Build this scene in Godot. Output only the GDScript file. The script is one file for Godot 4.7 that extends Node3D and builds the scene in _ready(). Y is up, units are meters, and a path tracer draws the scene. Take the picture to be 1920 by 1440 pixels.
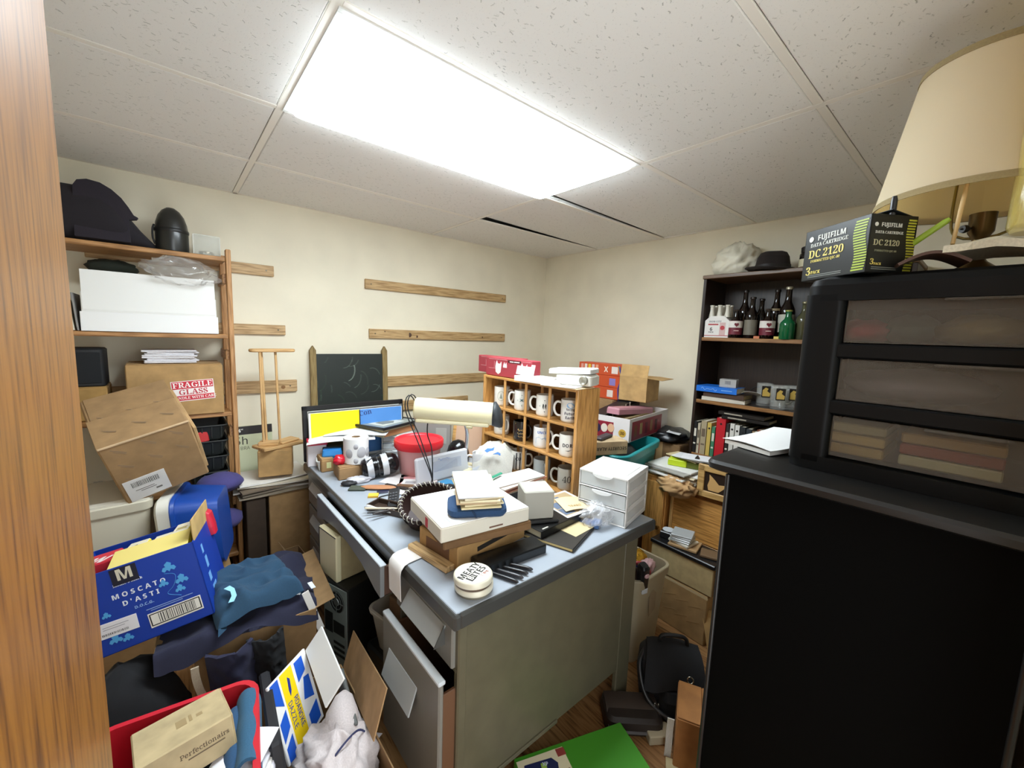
extends Node3D
# Cluttered basement office: x runs along the long side of the ceiling light, y is up, floor at 0; metres.

const V0 := Vector3.ZERO
const CEIL := 2.2
const EAST := 2.457
const NORTH := -1.2
const WEST := -1.36
const SOUTH := 1.78
var mats := {}
var boxes := {}
var noises := {}
var rng := RandomNumberGenerator.new()

func v(x: float, y: float, z: float) -> Vector3:
	return Vector3(x, y, z)

# ---------------------------------------------------------------- materials
func noise_tex(freq: float, kind: int, ramp: Array, size := 256, seed_no := 1, octaves := 4) -> NoiseTexture2D:
	var key := "%s %s %s %s %s" % [freq, kind, str(ramp), size, seed_no]
	if noises.has(key):
		return noises[key]
	var n := FastNoiseLite.new()
	n.noise_type = FastNoiseLite.TYPE_SIMPLEX_SMOOTH if kind == 0 else FastNoiseLite.TYPE_CELLULAR
	n.frequency = freq
	n.seed = seed_no
	n.fractal_octaves = octaves
	var g := Gradient.new()
	var offs := PackedFloat32Array()
	var cols := PackedColorArray()
	for i in ramp.size():
		offs.append(float(i) / (ramp.size() - 1))
		cols.append(ramp[i])
	g.offsets = offs
	g.colors = cols
	var t := NoiseTexture2D.new()
	t.width = size
	t.height = size
	t.seamless = true
	t.noise = n
	t.color_ramp = g
	noises[key] = t
	return t

# a plain material by sRGB hex
func m(hex: String, rough := 0.6, metal := 0.0, coat := 0.0) -> StandardMaterial3D:
	var key := "%s|%s|%s|%s" % [hex, rough, metal, coat]
	if not mats.has(key):
		var s := StandardMaterial3D.new()
		s.albedo_color = Color(hex)
		s.roughness = rough
		s.metallic = metal
		if coat > 0.0:
			s.clearcoat_enabled = true
			s.clearcoat = coat
			s.clearcoat_roughness = 0.15
		mats[key] = s
	return mats[key]

# cloudy / grained material: hex base times a noise between lo and 1, stretched per axis
func grain(hex: String, scale: Vector3, lo := 0.75, rough := 0.6, freq := 0.02, seed_no := 1, world := false, bump := 0.0) -> StandardMaterial3D:
	var key := "g%s|%s|%s|%s|%s|%s|%s|%s" % [hex, scale, lo, rough, freq, seed_no, world, bump]
	if not mats.has(key):
		var s := StandardMaterial3D.new()
		s.albedo_color = Color(hex)
		s.albedo_texture = noise_tex(freq, 0, [Color(lo, lo, lo), Color((1 + lo) / 2, (1 + lo) / 2, (1 + lo) / 2), Color.WHITE], 256, seed_no)
		s.uv1_triplanar = true
		s.uv1_world_triplanar = world
		s.uv1_scale = scale
		s.roughness = rough
		if bump > 0.0:
			s.heightmap_enabled = true
			s.heightmap_scale = bump
			s.heightmap_texture = s.albedo_texture
		mats[key] = s
	return mats[key]

# timber: grain runs along axis 0 x, 1 y, 2 z
func wood(hex: String, axis := 0, rough := 0.5, lo := 0.6, seed_no := 3, coat := 0.0) -> StandardMaterial3D:
	var key := "w%s|%s|%s|%s|%s" % [hex, axis, rough, lo, seed_no]
	if not mats.has(key):
		var s := StandardMaterial3D.new()
		s.albedo_color = Color(hex)
		s.albedo_texture = noise_tex(0.03, 0, [Color(lo, lo * 0.92, lo * 0.82), Color(0.86, 0.83, 0.78), Color(1, 1, 1), Color(0.93, 0.9, 0.86)], 256, seed_no, 5)
		s.uv1_triplanar = true
		s.uv1_scale = [v(0.7, 9, 9), v(9, 0.7, 9), v(9, 9, 0.7)][axis]
		s.roughness = rough
		if coat > 0.0:
			s.clearcoat_enabled = true
			s.clearcoat = coat
			s.clearcoat_roughness = 0.25
		mats[key] = s
	return mats[key]

func card(hex := "b58f5f", seed_no := 5) -> StandardMaterial3D:
	return grain(hex, v(3, 3, 3), 0.86, 0.85, 0.015, seed_no)

func cloth_mat(hex: String, seed_no := 7) -> StandardMaterial3D:
	var key := "c" + hex
	if not mats.has(key):
		var s: StandardMaterial3D = grain(hex, v(14, 14, 14), 0.88, 0.95, 0.05, seed_no, false, 0.02).duplicate()
		s.rim_enabled = true
		s.rim = 0.3
		mats[key] = s
	return mats[key]

# frosted or clear sheet plastic
func plastic(hex: String, alpha: float, rough := 0.4) -> StandardMaterial3D:
	var key := "p%s|%s|%s" % [hex, alpha, rough]
	if not mats.has(key):
		var s := StandardMaterial3D.new()
		s.transparency = BaseMaterial3D.TRANSPARENCY_ALPHA
		s.albedo_color = Color(Color(hex), alpha)
		s.roughness = rough
		mats[key] = s
	return mats[key]

func picture(key: String, w: int, h: int, bg: Color, rects: Array) -> StandardMaterial3D:   # flat print: coloured rectangles, u to the right, v down
	if not mats.has(key):
		var im := Image.create(w, h, false, Image.FORMAT_RGB8)
		im.fill(bg)
		for r in rects:
			im.fill_rect(Rect2i(r[0], r[1], r[2], r[3]), Color(r[4]))
		var s := StandardMaterial3D.new()
		s.albedo_texture = ImageTexture.create_from_image(im)
		s.roughness = 0.55
		mats[key] = s
	return mats[key]

# ---------------------------------------------------------------- meshes
func quad(st: SurfaceTool, a: Vector3, b: Vector3, c: Vector3, d: Vector3) -> void:   # a b c d clockwise seen from outside
	for p in [a, b, c, a, c, d]:
		st.add_vertex(p)

func tri(st: SurfaceTool, a: Vector3, b: Vector3, c: Vector3) -> void:
	for p in [a, b, c]:
		st.add_vertex(p)

func outward(st: SurfaceTool, pts: Array, mid: Vector3) -> void:   # flat convex polygon, wound to face away from mid
	var n: Vector3 = (pts[1] - pts[0]).cross(pts[2] - pts[0])
	var c: Vector3 = V0
	for p in pts:
		c += p
	c /= pts.size()
	if n.dot(c - mid) > 0:
		pts.reverse()
	for i in range(1, pts.size() - 1):
		tri(st, pts[0], pts[i], pts[i + 1])

# box with chamfered edges, centred
func B(w: float, h: float, d: float, b := 0.002) -> ArrayMesh:
	var key := "%.4f %.4f %.4f %.4f" % [w, h, d, b]
	if boxes.has(key):
		return boxes[key]
	b = minf(b, minf(w, minf(h, d)) * 0.45)
	var st := SurfaceTool.new()
	st.begin(Mesh.PRIMITIVE_TRIANGLES)
	st.set_smooth_group(-1)
	var e := v(w, h, d) / 2
	var i := e - v(b, b, b)
	for ax in 3:
		for s in [-1.0, 1.0]:
			var u := (ax + 1) % 3
			var t := (ax + 2) % 3
			var pts := []
			for k in [[-1, -1], [1, -1], [1, 1], [-1, 1]]:
				var p := V0
				p[ax] = s * e[ax]
				p[u] = k[0] * i[u]
				p[t] = k[1] * i[t]
				pts.append(p)
			outward(st, pts, V0)
	for ax in 3:
		var u := (ax + 1) % 3
		var t := (ax + 2) % 3
		for su in [-1.0, 1.0]:
			for s2 in [-1.0, 1.0]:
				var pts := []
				for k in [[-1, 0], [1, 0], [1, 1], [-1, 1]]:
					var p := V0
					p[ax] = k[0] * i[ax]
					p[u] = su * (e[u] if k[1] == 0 else i[u])
					p[t] = s2 * (i[t] if k[1] == 0 else e[t])
					pts.append(p)
				outward(st, pts, V0)
	for sx in [-1.0, 1.0]:
		for sy in [-1.0, 1.0]:
			for sz in [-1.0, 1.0]:
				outward(st, [v(sx * e.x, sy * i.y, sz * i.z), v(sx * i.x, sy * e.y, sz * i.z), v(sx * i.x, sy * i.y, sz * e.z)], V0)
	st.generate_normals()
	boxes[key] = st.commit()
	return boxes[key]

func tf(pos: Vector3, rot := V0, sc := Vector3.ONE) -> Transform3D:
	return Transform3D(Basis.from_euler(rot * PI / 180.0).scaled_local(sc), pos)

# join meshes [[mesh, transform], ...] into one
func join(list: Array) -> ArrayMesh:
	var st := SurfaceTool.new()
	st.begin(Mesh.PRIMITIVE_TRIANGLES)
	for e in list:
		st.append_from(e[0], 0, e[1])
	return st.commit()

func boxes_of(list: Array, b := 0.002) -> ArrayMesh:   # [[w,h,d,x,y,z], ...]
	var l := []
	for e in list:
		l.append([B(e[0], e[1], e[2], b), tf(v(e[3], e[4], e[5]))])
	return join(l)

# turn a profile [[r, y], ...] round the y axis
func lathe(prof: Array, seg := 28, smooth := true) -> ArrayMesh:
	var st := SurfaceTool.new()
	st.begin(Mesh.PRIMITIVE_TRIANGLES)
	st.set_smooth_group(0 if smooth else -1)
	for k in prof.size() - 1:
		var a: Array = prof[k]
		var b: Array = prof[k + 1]
		for i in seg:
			var t0 := TAU * i / seg
			var t1 := TAU * (i + 1) / seg
			var p0 := v(cos(t0) * a[0], a[1], sin(t0) * a[0])
			var p1 := v(cos(t1) * a[0], a[1], sin(t1) * a[0])
			var q0 := v(cos(t0) * b[0], b[1], sin(t0) * b[0])
			var q1 := v(cos(t1) * b[0], b[1], sin(t1) * b[0])
			if a[0] < 1e-5:
				tri(st, p0, q1, q0)
			elif b[0] < 1e-5:
				tri(st, p0, p1, q0)
			else:
				tri(st, p0, p1, q1)
				tri(st, p0, q1, q0)
		if smooth and k + 2 < prof.size():   # keep hard corners
			var c: Array = prof[k + 2]
			var d1 := Vector2(b[0] - a[0], b[1] - a[1]).normalized()
			var d2 := Vector2(c[0] - b[0], c[1] - b[1]).normalized()
			if d1.dot(d2) < 0.72:
				st.set_smooth_group(k + 1)
	st.generate_normals()
	return st.commit()

func tube(pts: Array, r: float, seg := 8, closed := false) -> ArrayMesh:
	var st := SurfaceTool.new()
	st.begin(Mesh.PRIMITIVE_TRIANGLES)
	st.set_smooth_group(0)
	var n := pts.size()
	var rings := []
	var side := V0
	for i in n:
		var a: Vector3 = pts[(i - 1 + n) % n] if closed else pts[maxi(i - 1, 0)]
		var b: Vector3 = pts[(i + 1) % n] if closed else pts[mini(i + 1, n - 1)]
		var dir := (b - a).normalized()
		if side == V0:
			side = dir.cross(Vector3.UP if absf(dir.y) < 0.9 else Vector3.RIGHT).normalized()
		side = (side - dir * side.dot(dir)).normalized()
		var up := dir.cross(side)
		var ring := []
		for k in seg:
			var t := TAU * k / seg
			ring.append(pts[i] + (side * cos(t) + up * sin(t)) * r)
		rings.append(ring)
	for i in (n if closed else n - 1):
		for k in seg:
			var k1 := (k + 1) % seg
			quad(st, rings[i][k], rings[(i + 1) % n][k], rings[(i + 1) % n][k1], rings[i][k1])
	if not closed:
		for k in range(1, seg - 1):
			tri(st, rings[0][0], rings[0][k], rings[0][k + 1])
			tri(st, rings[n - 1][0], rings[n - 1][k + 1], rings[n - 1][k])
	st.generate_normals()
	return st.commit()

func curve(ctrl: Array, n := 20) -> Array:
	var c := Curve3D.new()
	for i in ctrl.size():
		var a: Vector3 = ctrl[maxi(i - 1, 0)]
		var b: Vector3 = ctrl[mini(i + 1, ctrl.size() - 1)]
		var h := (b - a) / 6.0
		c.add_point(ctrl[i], -h, h)
	var out := []
	for i in n + 1:
		out.append(c.sample_baked(c.get_baked_length() * i / n, true))
	return out

# polygon in x-y drawn out along z, centred in z
func slab(poly: Array, d: float) -> ArrayMesh:
	var pp := PackedVector2Array()
	for p in poly:
		pp.append(Vector2(p[0], p[1]))
	var idx := Geometry2D.triangulate_polygon(pp)
	var st := SurfaceTool.new()
	st.begin(Mesh.PRIMITIVE_TRIANGLES)
	st.set_smooth_group(-1)
	var area := 0.0
	for i in pp.size():
		area += pp[i].cross(pp[(i + 1) % pp.size()])
	var ccw := area > 0
	for t in range(0, idx.size(), 3):
		var a := pp[idx[t]]
		var b := pp[idx[t + 1]]
		var c := pp[idx[t + 2]]
		if (b - a).cross(c - a) > 0:
			var s := b
			b = c
			c = s
		tri(st, v(a.x, a.y, d / 2), v(b.x, b.y, d / 2), v(c.x, c.y, d / 2))
		tri(st, v(a.x, a.y, -d / 2), v(c.x, c.y, -d / 2), v(b.x, b.y, -d / 2))
	for i in pp.size():
		var a := pp[i]
		var b := pp[(i + 1) % pp.size()]
		if not ccw:
			var s := a
			a = b
			b = s
		quad(st, v(a.x, a.y, -d / 2), v(a.x, a.y, d / 2), v(b.x, b.y, d / 2), v(b.x, b.y, -d / 2))
	st.generate_normals()
	return st.commit()

# skin over rounded-rectangle rings [y, w, d, corner radius], closed at both ends
func loft(rings: Array, seg := 5) -> ArrayMesh:
	var st := SurfaceTool.new()
	st.begin(Mesh.PRIMITIVE_TRIANGLES)
	var loops := []
	for r in rings:
		var loop := []
		for q in 4:
			var sx: float = [1, -1, -1, 1][q]
			var sz: float = [1, 1, -1, -1][q]
			for k in seg + 1:
				var t := PI / 2 * (q + float(k) / seg)
				loop.append(v(sx * (r[1] / 2 - r[3]) + cos(t) * r[3], r[0], sz * (r[2] / 2 - r[3]) + sin(t) * r[3]))
		loops.append(loop)
	var n: int = loops[0].size()
	for i in loops.size() - 1:
		st.set_smooth_group(i)
		for k in n:
			var k1 := (k + 1) % n
			quad(st, loops[i][k], loops[i][k1], loops[i + 1][k1], loops[i + 1][k])
	st.set_smooth_group(-1)
	for k in range(1, n - 1):
		tri(st, loops[0][0], loops[0][k + 1], loops[0][k])
		tri(st, loops[-1][0], loops[-1][k], loops[-1][k + 1])
	st.generate_normals()
	return st.commit()

# open tub: outside up, over the rim, inside down
func tub(wb: float, db: float, wt: float, dt: float, h: float, r := 0.03, rim := 0.012, wall := 0.004) -> ArrayMesh:
	return loft([[0, wb, db, r * 0.8], [h * 0.9, lerpf(wb, wt, 0.9), lerpf(db, dt, 0.9), r], [h * 0.9, wt + rim * 1.2, dt + rim * 1.2, r + rim * 0.5], [h - 0.004, wt + rim * 2, dt + rim * 2, r + rim], [h, wt + rim * 1.6, dt + rim * 1.6, r + rim * 0.8], [h, wt - wall * 2, dt - wall * 2, r], [wall, wb - wall * 2, db - wall * 2, r * 0.7]])

# closed lump: an ellipsoid pushed about by noise
func lump(rad: Vector3, amt := 0.2, freq := 1.5, seed_no := 1, flat_base := true, seg := 26, ridged := false) -> ArrayMesh:
	var n := FastNoiseLite.new()
	n.seed = seed_no
	n.frequency = freq
	if ridged:
		n.fractal_type = FastNoiseLite.FRACTAL_RIDGED
	var st := SurfaceTool.new()
	st.begin(Mesh.PRIMITIVE_TRIANGLES)
	st.set_smooth_group(0)
	var grid := []
	for j in seg / 2 + 1:
		var row := []
		for i in seg:
			var th := PI * j / (seg / 2)
			var ph := TAU * i / seg
			var dir := v(sin(th) * cos(ph), cos(th), sin(th) * sin(ph))
			var p := dir * rad * (1.0 + amt * n.get_noise_3dv(dir))
			if flat_base:
				p.y = maxf(p.y, -rad.y * 0.75) + rad.y * 0.75
			row.append(p)
		grid.append(row)
	for j in seg / 2:
		for i in seg:
			var i1 := (i + 1) % seg
			quad(st, grid[j][i], grid[j + 1][i], grid[j + 1][i1], grid[j][i1])
	st.generate_normals()
	return st.commit()

# a sheet of cloth or paper with thickness: f(u, w) with u, w in 0..1 gives the upper face
func sheet(f: Callable, nu := 16, nw := 16, thick := 0.004) -> ArrayMesh:
	var st := SurfaceTool.new()
	st.begin(Mesh.PRIMITIVE_TRIANGLES)
	var top := []
	for i in nu + 1:
		var row := []
		for j in nw + 1:
			row.append(f.call(float(i) / nu, float(j) / nw))
		top.append(row)
	var low := []
	for i in nu + 1:
		var row := []
		for j in nw + 1:
			var a: Vector3 = top[mini(i + 1, nu)][j] - top[maxi(i - 1, 0)][j]
			var b: Vector3 = top[i][mini(j + 1, nw)] - top[i][maxi(j - 1, 0)]
			var nrm := b.cross(a).normalized()
			row.append(top[i][j] - nrm * thick)
		low.append(row)
	st.set_smooth_group(0)
	for i in nu:
		for j in nw:
			quad(st, top[i][j], top[i + 1][j], top[i + 1][j + 1], top[i][j + 1])
	st.set_smooth_group(1)
	for i in nu:
		for j in nw:
			quad(st, low[i][j], low[i][j + 1], low[i + 1][j + 1], low[i + 1][j])
	st.set_smooth_group(-1)
	for i in nu:
		quad(st, top[i][0], low[i][0], low[i + 1][0], top[i + 1][0])
		quad(st, top[i + 1][nw], low[i + 1][nw], low[i][nw], top[i][nw])
	for j in nw:
		quad(st, top[0][j + 1], low[0][j + 1], low[0][j], top[0][j])
		quad(st, top[nu][j], low[nu][j], low[nu][j + 1], top[nu][j + 1])
	st.generate_normals()
	return st.commit()

func font(kind := 0) -> SystemFont:
	var f := SystemFont.new()
	f.font_names = PackedStringArray([["Droid Sans", "Droid Serif", "Droid Sans Mono"][kind % 3]])
	f.font_weight = 700 if kind < 3 else 400
	return f

func text_mesh(s: String, height: float, kind := 0, depth := 0.0006) -> TextMesh:
	var t := TextMesh.new()
	t.text = s
	t.font = font(kind)
	t.font_size = 32
	t.pixel_size = height / 24.0
	t.depth = depth
	t.curve_step = 2.0
	t.line_spacing = -6.0
	return t

# lettering bent round a cylinder of radius r about the y axis, facing +z
func bent_text(s: String, height: float, r: float, kind := 0) -> ArrayMesh:
	var src := text_mesh(s, height, kind).surface_get_arrays(0)
	var pos: PackedVector3Array = src[Mesh.ARRAY_VERTEX]
	for i in pos.size():
		var p := pos[i]
		var a := p.x / r
		pos[i] = v(sin(a) * (r + 0.0006 + p.z), p.y, cos(a) * (r + 0.0006 + p.z))
	src[Mesh.ARRAY_VERTEX] = pos
	src[Mesh.ARRAY_NORMAL] = null
	src[Mesh.ARRAY_TANGENT] = null
	var am := ArrayMesh.new()
	am.add_surface_from_arrays(Mesh.PRIMITIVE_TRIANGLES, src)
	return am

# ---------------------------------------------------------------- nodes
var taken := {}
func numbered(n: String) -> String:
	var k: int = taken.get(n, -1) + 1
	taken[n] = k
	return n if k == 0 else "%s_%03d" % [n, k]

func tag(o: Node3D, label: String, cat: String, group := "") -> void:
	o.set_meta("label", label)
	o.set_meta("category", cat)
	if group:
		o.set_meta("group", group)

func T(n: String, label: String, cat: String, pos := V0, rot := V0, group := "") -> Node3D:
	var o := Node3D.new()
	o.name = numbered(n)
	add_child(o, true)
	o.position = pos
	o.rotation_degrees = rot
	tag(o, label, cat, group)
	return o

func P(par: Node3D, n: String, mesh: Mesh, material: Material, pos := V0, rot := V0) -> MeshInstance3D:
	var o := MeshInstance3D.new()
	o.name = n
	o.mesh = mesh
	o.material_override = material
	par.add_child(o, true)
	o.position = pos
	o.rotation_degrees = rot
	return o

func S(n: String, label: String, cat: String, mesh: Mesh, material: Material, pos := V0, rot := V0, group := "") -> MeshInstance3D:
	var o := P(self, numbered(n), mesh, material, pos, rot)
	tag(o, label, cat, group)
	return o

func W(n: String, mesh: Mesh, material: Material, pos := V0, rot := V0) -> MeshInstance3D:   # a piece of the setting
	var o := P(self, n, mesh, material, pos, rot)
	o.set_meta("kind", "structure")
	return o

func stuff(o: Node3D) -> Node3D:
	o.set_meta("kind", "stuff")
	return o

func letters(par: Node3D, s: String, h: float, material: Material, pos: Vector3, rot := V0, kind := 0) -> MeshInstance3D:
	return P(par, "lettering", text_mesh(s, h, kind), material, pos, rot)

# the other copies of a thing
func dup(o: Node3D, pos: Vector3, rot: Vector3, label: String) -> Node3D:
	var c: Node3D = o.duplicate()
	c.name = numbered(str(o.name).rstrip("_0123456789"))
	add_child(c, true)
	c.position = pos
	c.rotation_degrees = rot
	c.set_meta("label", label)
	return c

# closed cardboard box, origin at the middle of its base
func carton(label: String, pos: Vector3, rot: Vector3, w: float, h: float, d: float, material: Material, tape := true, group := "", n := "cardboard_box") -> Node3D:
	var t := T(n, label, "box", pos, rot, group)
	P(t, "body", B(w, h - 0.004, d, 0.004), material, v(0, h / 2 - 0.002, 0))
	P(t, "flap", B(w - 0.004, 0.004, d / 2 - 0.003, 0.0015), material, v(0, h - 0.002, d / 4 - 0.0005))
	P(t, "flap", B(w - 0.004, 0.004, d / 2 - 0.003, 0.0015), material, v(0, h - 0.002, -d / 4 + 0.0005))
	if tape:
		P(t, "tape", boxes_of([[w + 0.001, 0.0008, 0.045, 0, h, 0], [0.0008, h * 0.3, 0.045, w / 2, h * 0.85, 0], [0.0008, h * 0.3, 0.045, -w / 2, h * 0.85, 0]], 0.0003), m("c9a878", 0.35))
	return t

# open box: thin walls and base as one body, flaps given as [side 0 -x 1 +x 2 -z 3 +z, angle from upright outwards, length]
func open_carton(label: String, pos: Vector3, rot: Vector3, w: float, h: float, d: float, material: Material, flaps: Array, n := "open_carton", cat := "box") -> Node3D:
	var t := T(n, label, cat, pos, rot)
	var k := 0.004
	P(t, "body", boxes_of([[w, k, d, 0, k / 2, 0], [k, h, d, -w / 2 + k / 2, h / 2, 0], [k, h, d, w / 2 - k / 2, h / 2, 0], [w, h, k, 0, h / 2, -d / 2 + k / 2], [w, h, k, 0, h / 2, d / 2 - k / 2]], 0.001), material)
	for f in flaps:
		var yaw: float = [-90, 90, 180, 0][f[0]]
		var along: float = d if f[0] < 2 else w
		var out: float = (w if f[0] < 2 else d) / 2 - k / 2
		var o := P(t, "flap", join([[B(along - 0.004, f[2], k * 0.8, 0.001), tf(v(0, f[2] / 2, 0))]]), material)
		o.basis = Basis(Vector3.UP, deg_to_rad(yaw)) * Basis(Vector3.RIGHT, deg_to_rad(f[1]))
		o.position = Basis(Vector3.UP, deg_to_rad(yaw)) * v(0, h, out)
	return t

# a book lying flat, spine towards +z; cover boards round a block of pages
func book(label: String, pos: Vector3, rot: Vector3, w: float, t_: float, d: float, cover: Material, group := "", pages := "e6dcc2", n := "book") -> Node3D:
	var t := T(n, label, "book", pos, rot, group)
	var c := 0.0025
	P(t, "cover", boxes_of([[w, c, d, 0, c / 2, 0], [w, c, d, 0, t_ - c / 2, 0], [w, t_, c, 0, t_ / 2, d / 2 - c / 2]], 0.0008), cover)
	P(t, "pages", B(w - 0.006, t_ - c * 2, d - 0.006, 0.0004), m(pages, 0.9), v(0, t_ / 2, -0.001))
	return t

# book standing, spine facing +z, thickness along x
func upright_book(label: String, pos: Vector3, rot: Vector3, t_: float, h: float, d: float, cover: Material, group := "", n := "book") -> Node3D:
	var t := T(n, label, "book", pos, rot, group)
	var c := 0.002
	P(t, "cover", boxes_of([[c, h, d, -t_ / 2 + c / 2, h / 2, 0], [c, h, d, t_ / 2 - c / 2, h / 2, 0], [t_, h, c, 0, h / 2, d / 2 - c / 2]], 0.0007), cover)
	P(t, "pages", B(t_ - c * 2, h - 0.006, d - 0.008, 0.0004), m("e2d8bf", 0.9), v(0, h / 2, -0.002))
	return t

func each(par: Node3D, n: String, list: Array, material: Material, pos := V0, b := 0.002) -> void:   # boxes_of, but every box a part of its own
	for e in list:
		P(par, n, B(e[0], e[1], e[2], b), material, pos + v(e[3], e[4], e[5]))

func arc(c: Vector3, r: float, a0: float, a1: float, n := 14, plane := 0) -> Array:   # plane 0 xy, 1 xz, 2 zy
	var out := []
	for i in n + 1:
		var a := lerpf(a0, a1, float(i) / n)
		out.append(c + [v(cos(a), sin(a), 0), v(cos(a), 0, sin(a)), v(0, sin(a), cos(a))][plane] * r)
	return out

# a wavy line standing for handwriting or print too small to read, centred, facing +z
func scribble(par: Node3D, w: float, h: float, material: Material, pos: Vector3, rot := V0, bend := 0.0) -> void:
	var l := []
	var n := 40
	for k in n + 1:
		var t := float(k) / n
		var x := (t - 0.5) * w
		var p := v(x, h * 0.5 * sin(t * 19.0) * (0.55 + 0.45 * sin(t * 7.0 + 1.0)), 0)
		if bend > 0.0:
			p = v(sin(x / bend) * bend, p.y, cos(x / bend) * bend - bend)
		l.append(p)
	P(par, "script", tube(l, h * 0.085, 5), material, pos, rot)

func barcode(par: Node3D, w: float, h: float, pos: Vector3, rot := V0, seed_no := 1) -> void:
	var r := RandomNumberGenerator.new()
	r.seed = seed_no
	var l := []
	var x := -w / 2
	while x < w / 2:
		var k := r.randf_range(0.012, 0.045) * w
		l.append([k * 0.6, h, 0.0004, x + k / 2, 0, 0])
		x += k + r.randf_range(0.01, 0.03) * w
	P(par, "barcode", boxes_of(l, 0.0001), m("161616", 0.7), pos, rot)

# ================================================================ the room
func _ready() -> void:
	rng.seed = 11
	# camera
	var cam := Camera3D.new()
	cam.name = "camera"
	cam.fov = 86.60
	cam.near = 0.02
	cam.transform = Transform3D(Basis(Vector3(0.764980, 0.036383, 0.643026), Vector3(0.049059, 0.992211, -0.114503), Vector3(-0.642183, 0.119139, 0.757236)), Vector3(-0.34012, 1.46779, 1.65978))
	add_child(cam)
	cam.current = true
	# surroundings: bright even background, added as fill light through the doorway
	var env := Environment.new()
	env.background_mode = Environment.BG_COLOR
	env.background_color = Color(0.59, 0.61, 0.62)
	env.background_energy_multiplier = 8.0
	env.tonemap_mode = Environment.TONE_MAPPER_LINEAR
	env.tonemap_exposure = 1.5
	env.sdfgi_enabled = true
	env.ssao_enabled = true
	env.ssil_enabled = true
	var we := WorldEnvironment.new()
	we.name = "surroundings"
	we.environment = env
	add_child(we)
	ceiling_light()
	room()
	wall_things()
	shelf_corner()
	floor_pile()
	desk()
	desk_back()
	desk_middle()
	desk_near()
	mug_rack()
	behind_desk()
	right_floor()
	bookcase()
	dresser_side()

# the troffer: emitting lens, frame and a light of the same size just under it
func ceiling_light() -> void:
	var t := T("ceiling_light", "bright white rectangular fluorescent panel light set in the tiled ceiling", "light", v(0.61, CEIL, 0.3))
	var lens := StandardMaterial3D.new()
	lens.albedo_color = Color(0.9, 0.93, 0.95)
	lens.emission_enabled = true
	lens.emission = Color(0.92, 0.97, 1.0)
	lens.emission_energy_multiplier = 13.5
	lens.roughness = 0.5
	# prismatic sheet, dropped below the frame so its glowing sides light the ceiling
	P(t, "diffuser", loft([[-0.024, 1.15, 0.535, 0.02], [-0.018, 1.17, 0.555, 0.02], [0.0, 1.19, 0.575, 0.004], [0.012, 1.19, 0.575, 0.004]]), lens)
	var fr := m("e9ebe8", 0.4)
	P(t, "frame", boxes_of([[1.225, 0.012, 0.015, 0, 0.003, 0.295], [1.225, 0.012, 0.015, 0, 0.003, -0.295], [0.015, 0.012, 0.575, 0.605, 0.003, 0], [0.015, 0.012, 0.575, -0.605, 0.003, 0]], 0.001), fr)
	P(t, "housing", B(1.2, 0.06, 0.58), fr, v(0, 0.06, 0))
	var a := AreaLight3D.new()
	a.name = "ceiling_light_glow"
	add_child(a)
	a.area_size = Vector2(1.14, 0.53)
	a.position = v(0.61, CEIL - 0.03, 0.3)
	a.rotation_degrees = v(-90, 0, 0)
	a.light_color = Color(0.95, 0.985, 1.0)
	a.light_energy = 0.5
	a.area_range = 8.0
	a.shadow_enabled = true

func fissured() -> StandardMaterial3D:
	var im := Image.create(512, 512, false, Image.FORMAT_RGB8)
	im.fill(Color(0.97, 0.97, 0.97))
	var r := RandomNumberGenerator.new()
	r.seed = 4
	for i in 520:
		var x := r.randf() * 512
		var y := r.randf() * 512
		var a := r.randf_range(-0.5, 0.5)
		var len_ := r.randi_range(2, 11)
		var g := r.randf_range(0.68, 0.87)
		for k in len_:
			a += r.randf_range(-0.5, 0.5)
			x += cos(a)
			y += sin(a)
			var px := posmod(int(x), 512)
			var py := posmod(int(y), 512)
			im.set_pixel(px, py, Color(g, g, g * 0.98))
			if len_ > 5:
				im.set_pixel(px, posmod(py + 1, 512), Color(g, g, g) * 1.1)
	for i in 2600:
		var g := r.randf_range(0.82, 0.93)
		im.set_pixel(r.randi() % 512, r.randi() % 512, Color(g, g, g))
	var s := StandardMaterial3D.new()
	s.albedo_color = Color("f7f5f1")
	s.albedo_texture = ImageTexture.create_from_image(im)
	s.heightmap_enabled = true
	s.heightmap_texture = s.albedo_texture
	s.heightmap_scale = 0.25
	s.uv1_triplanar = true
	s.uv1_world_triplanar = true
	s.uv1_scale = v(1.6, 1.6, 1.6)
	s.roughness = 0.95
	return s

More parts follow.
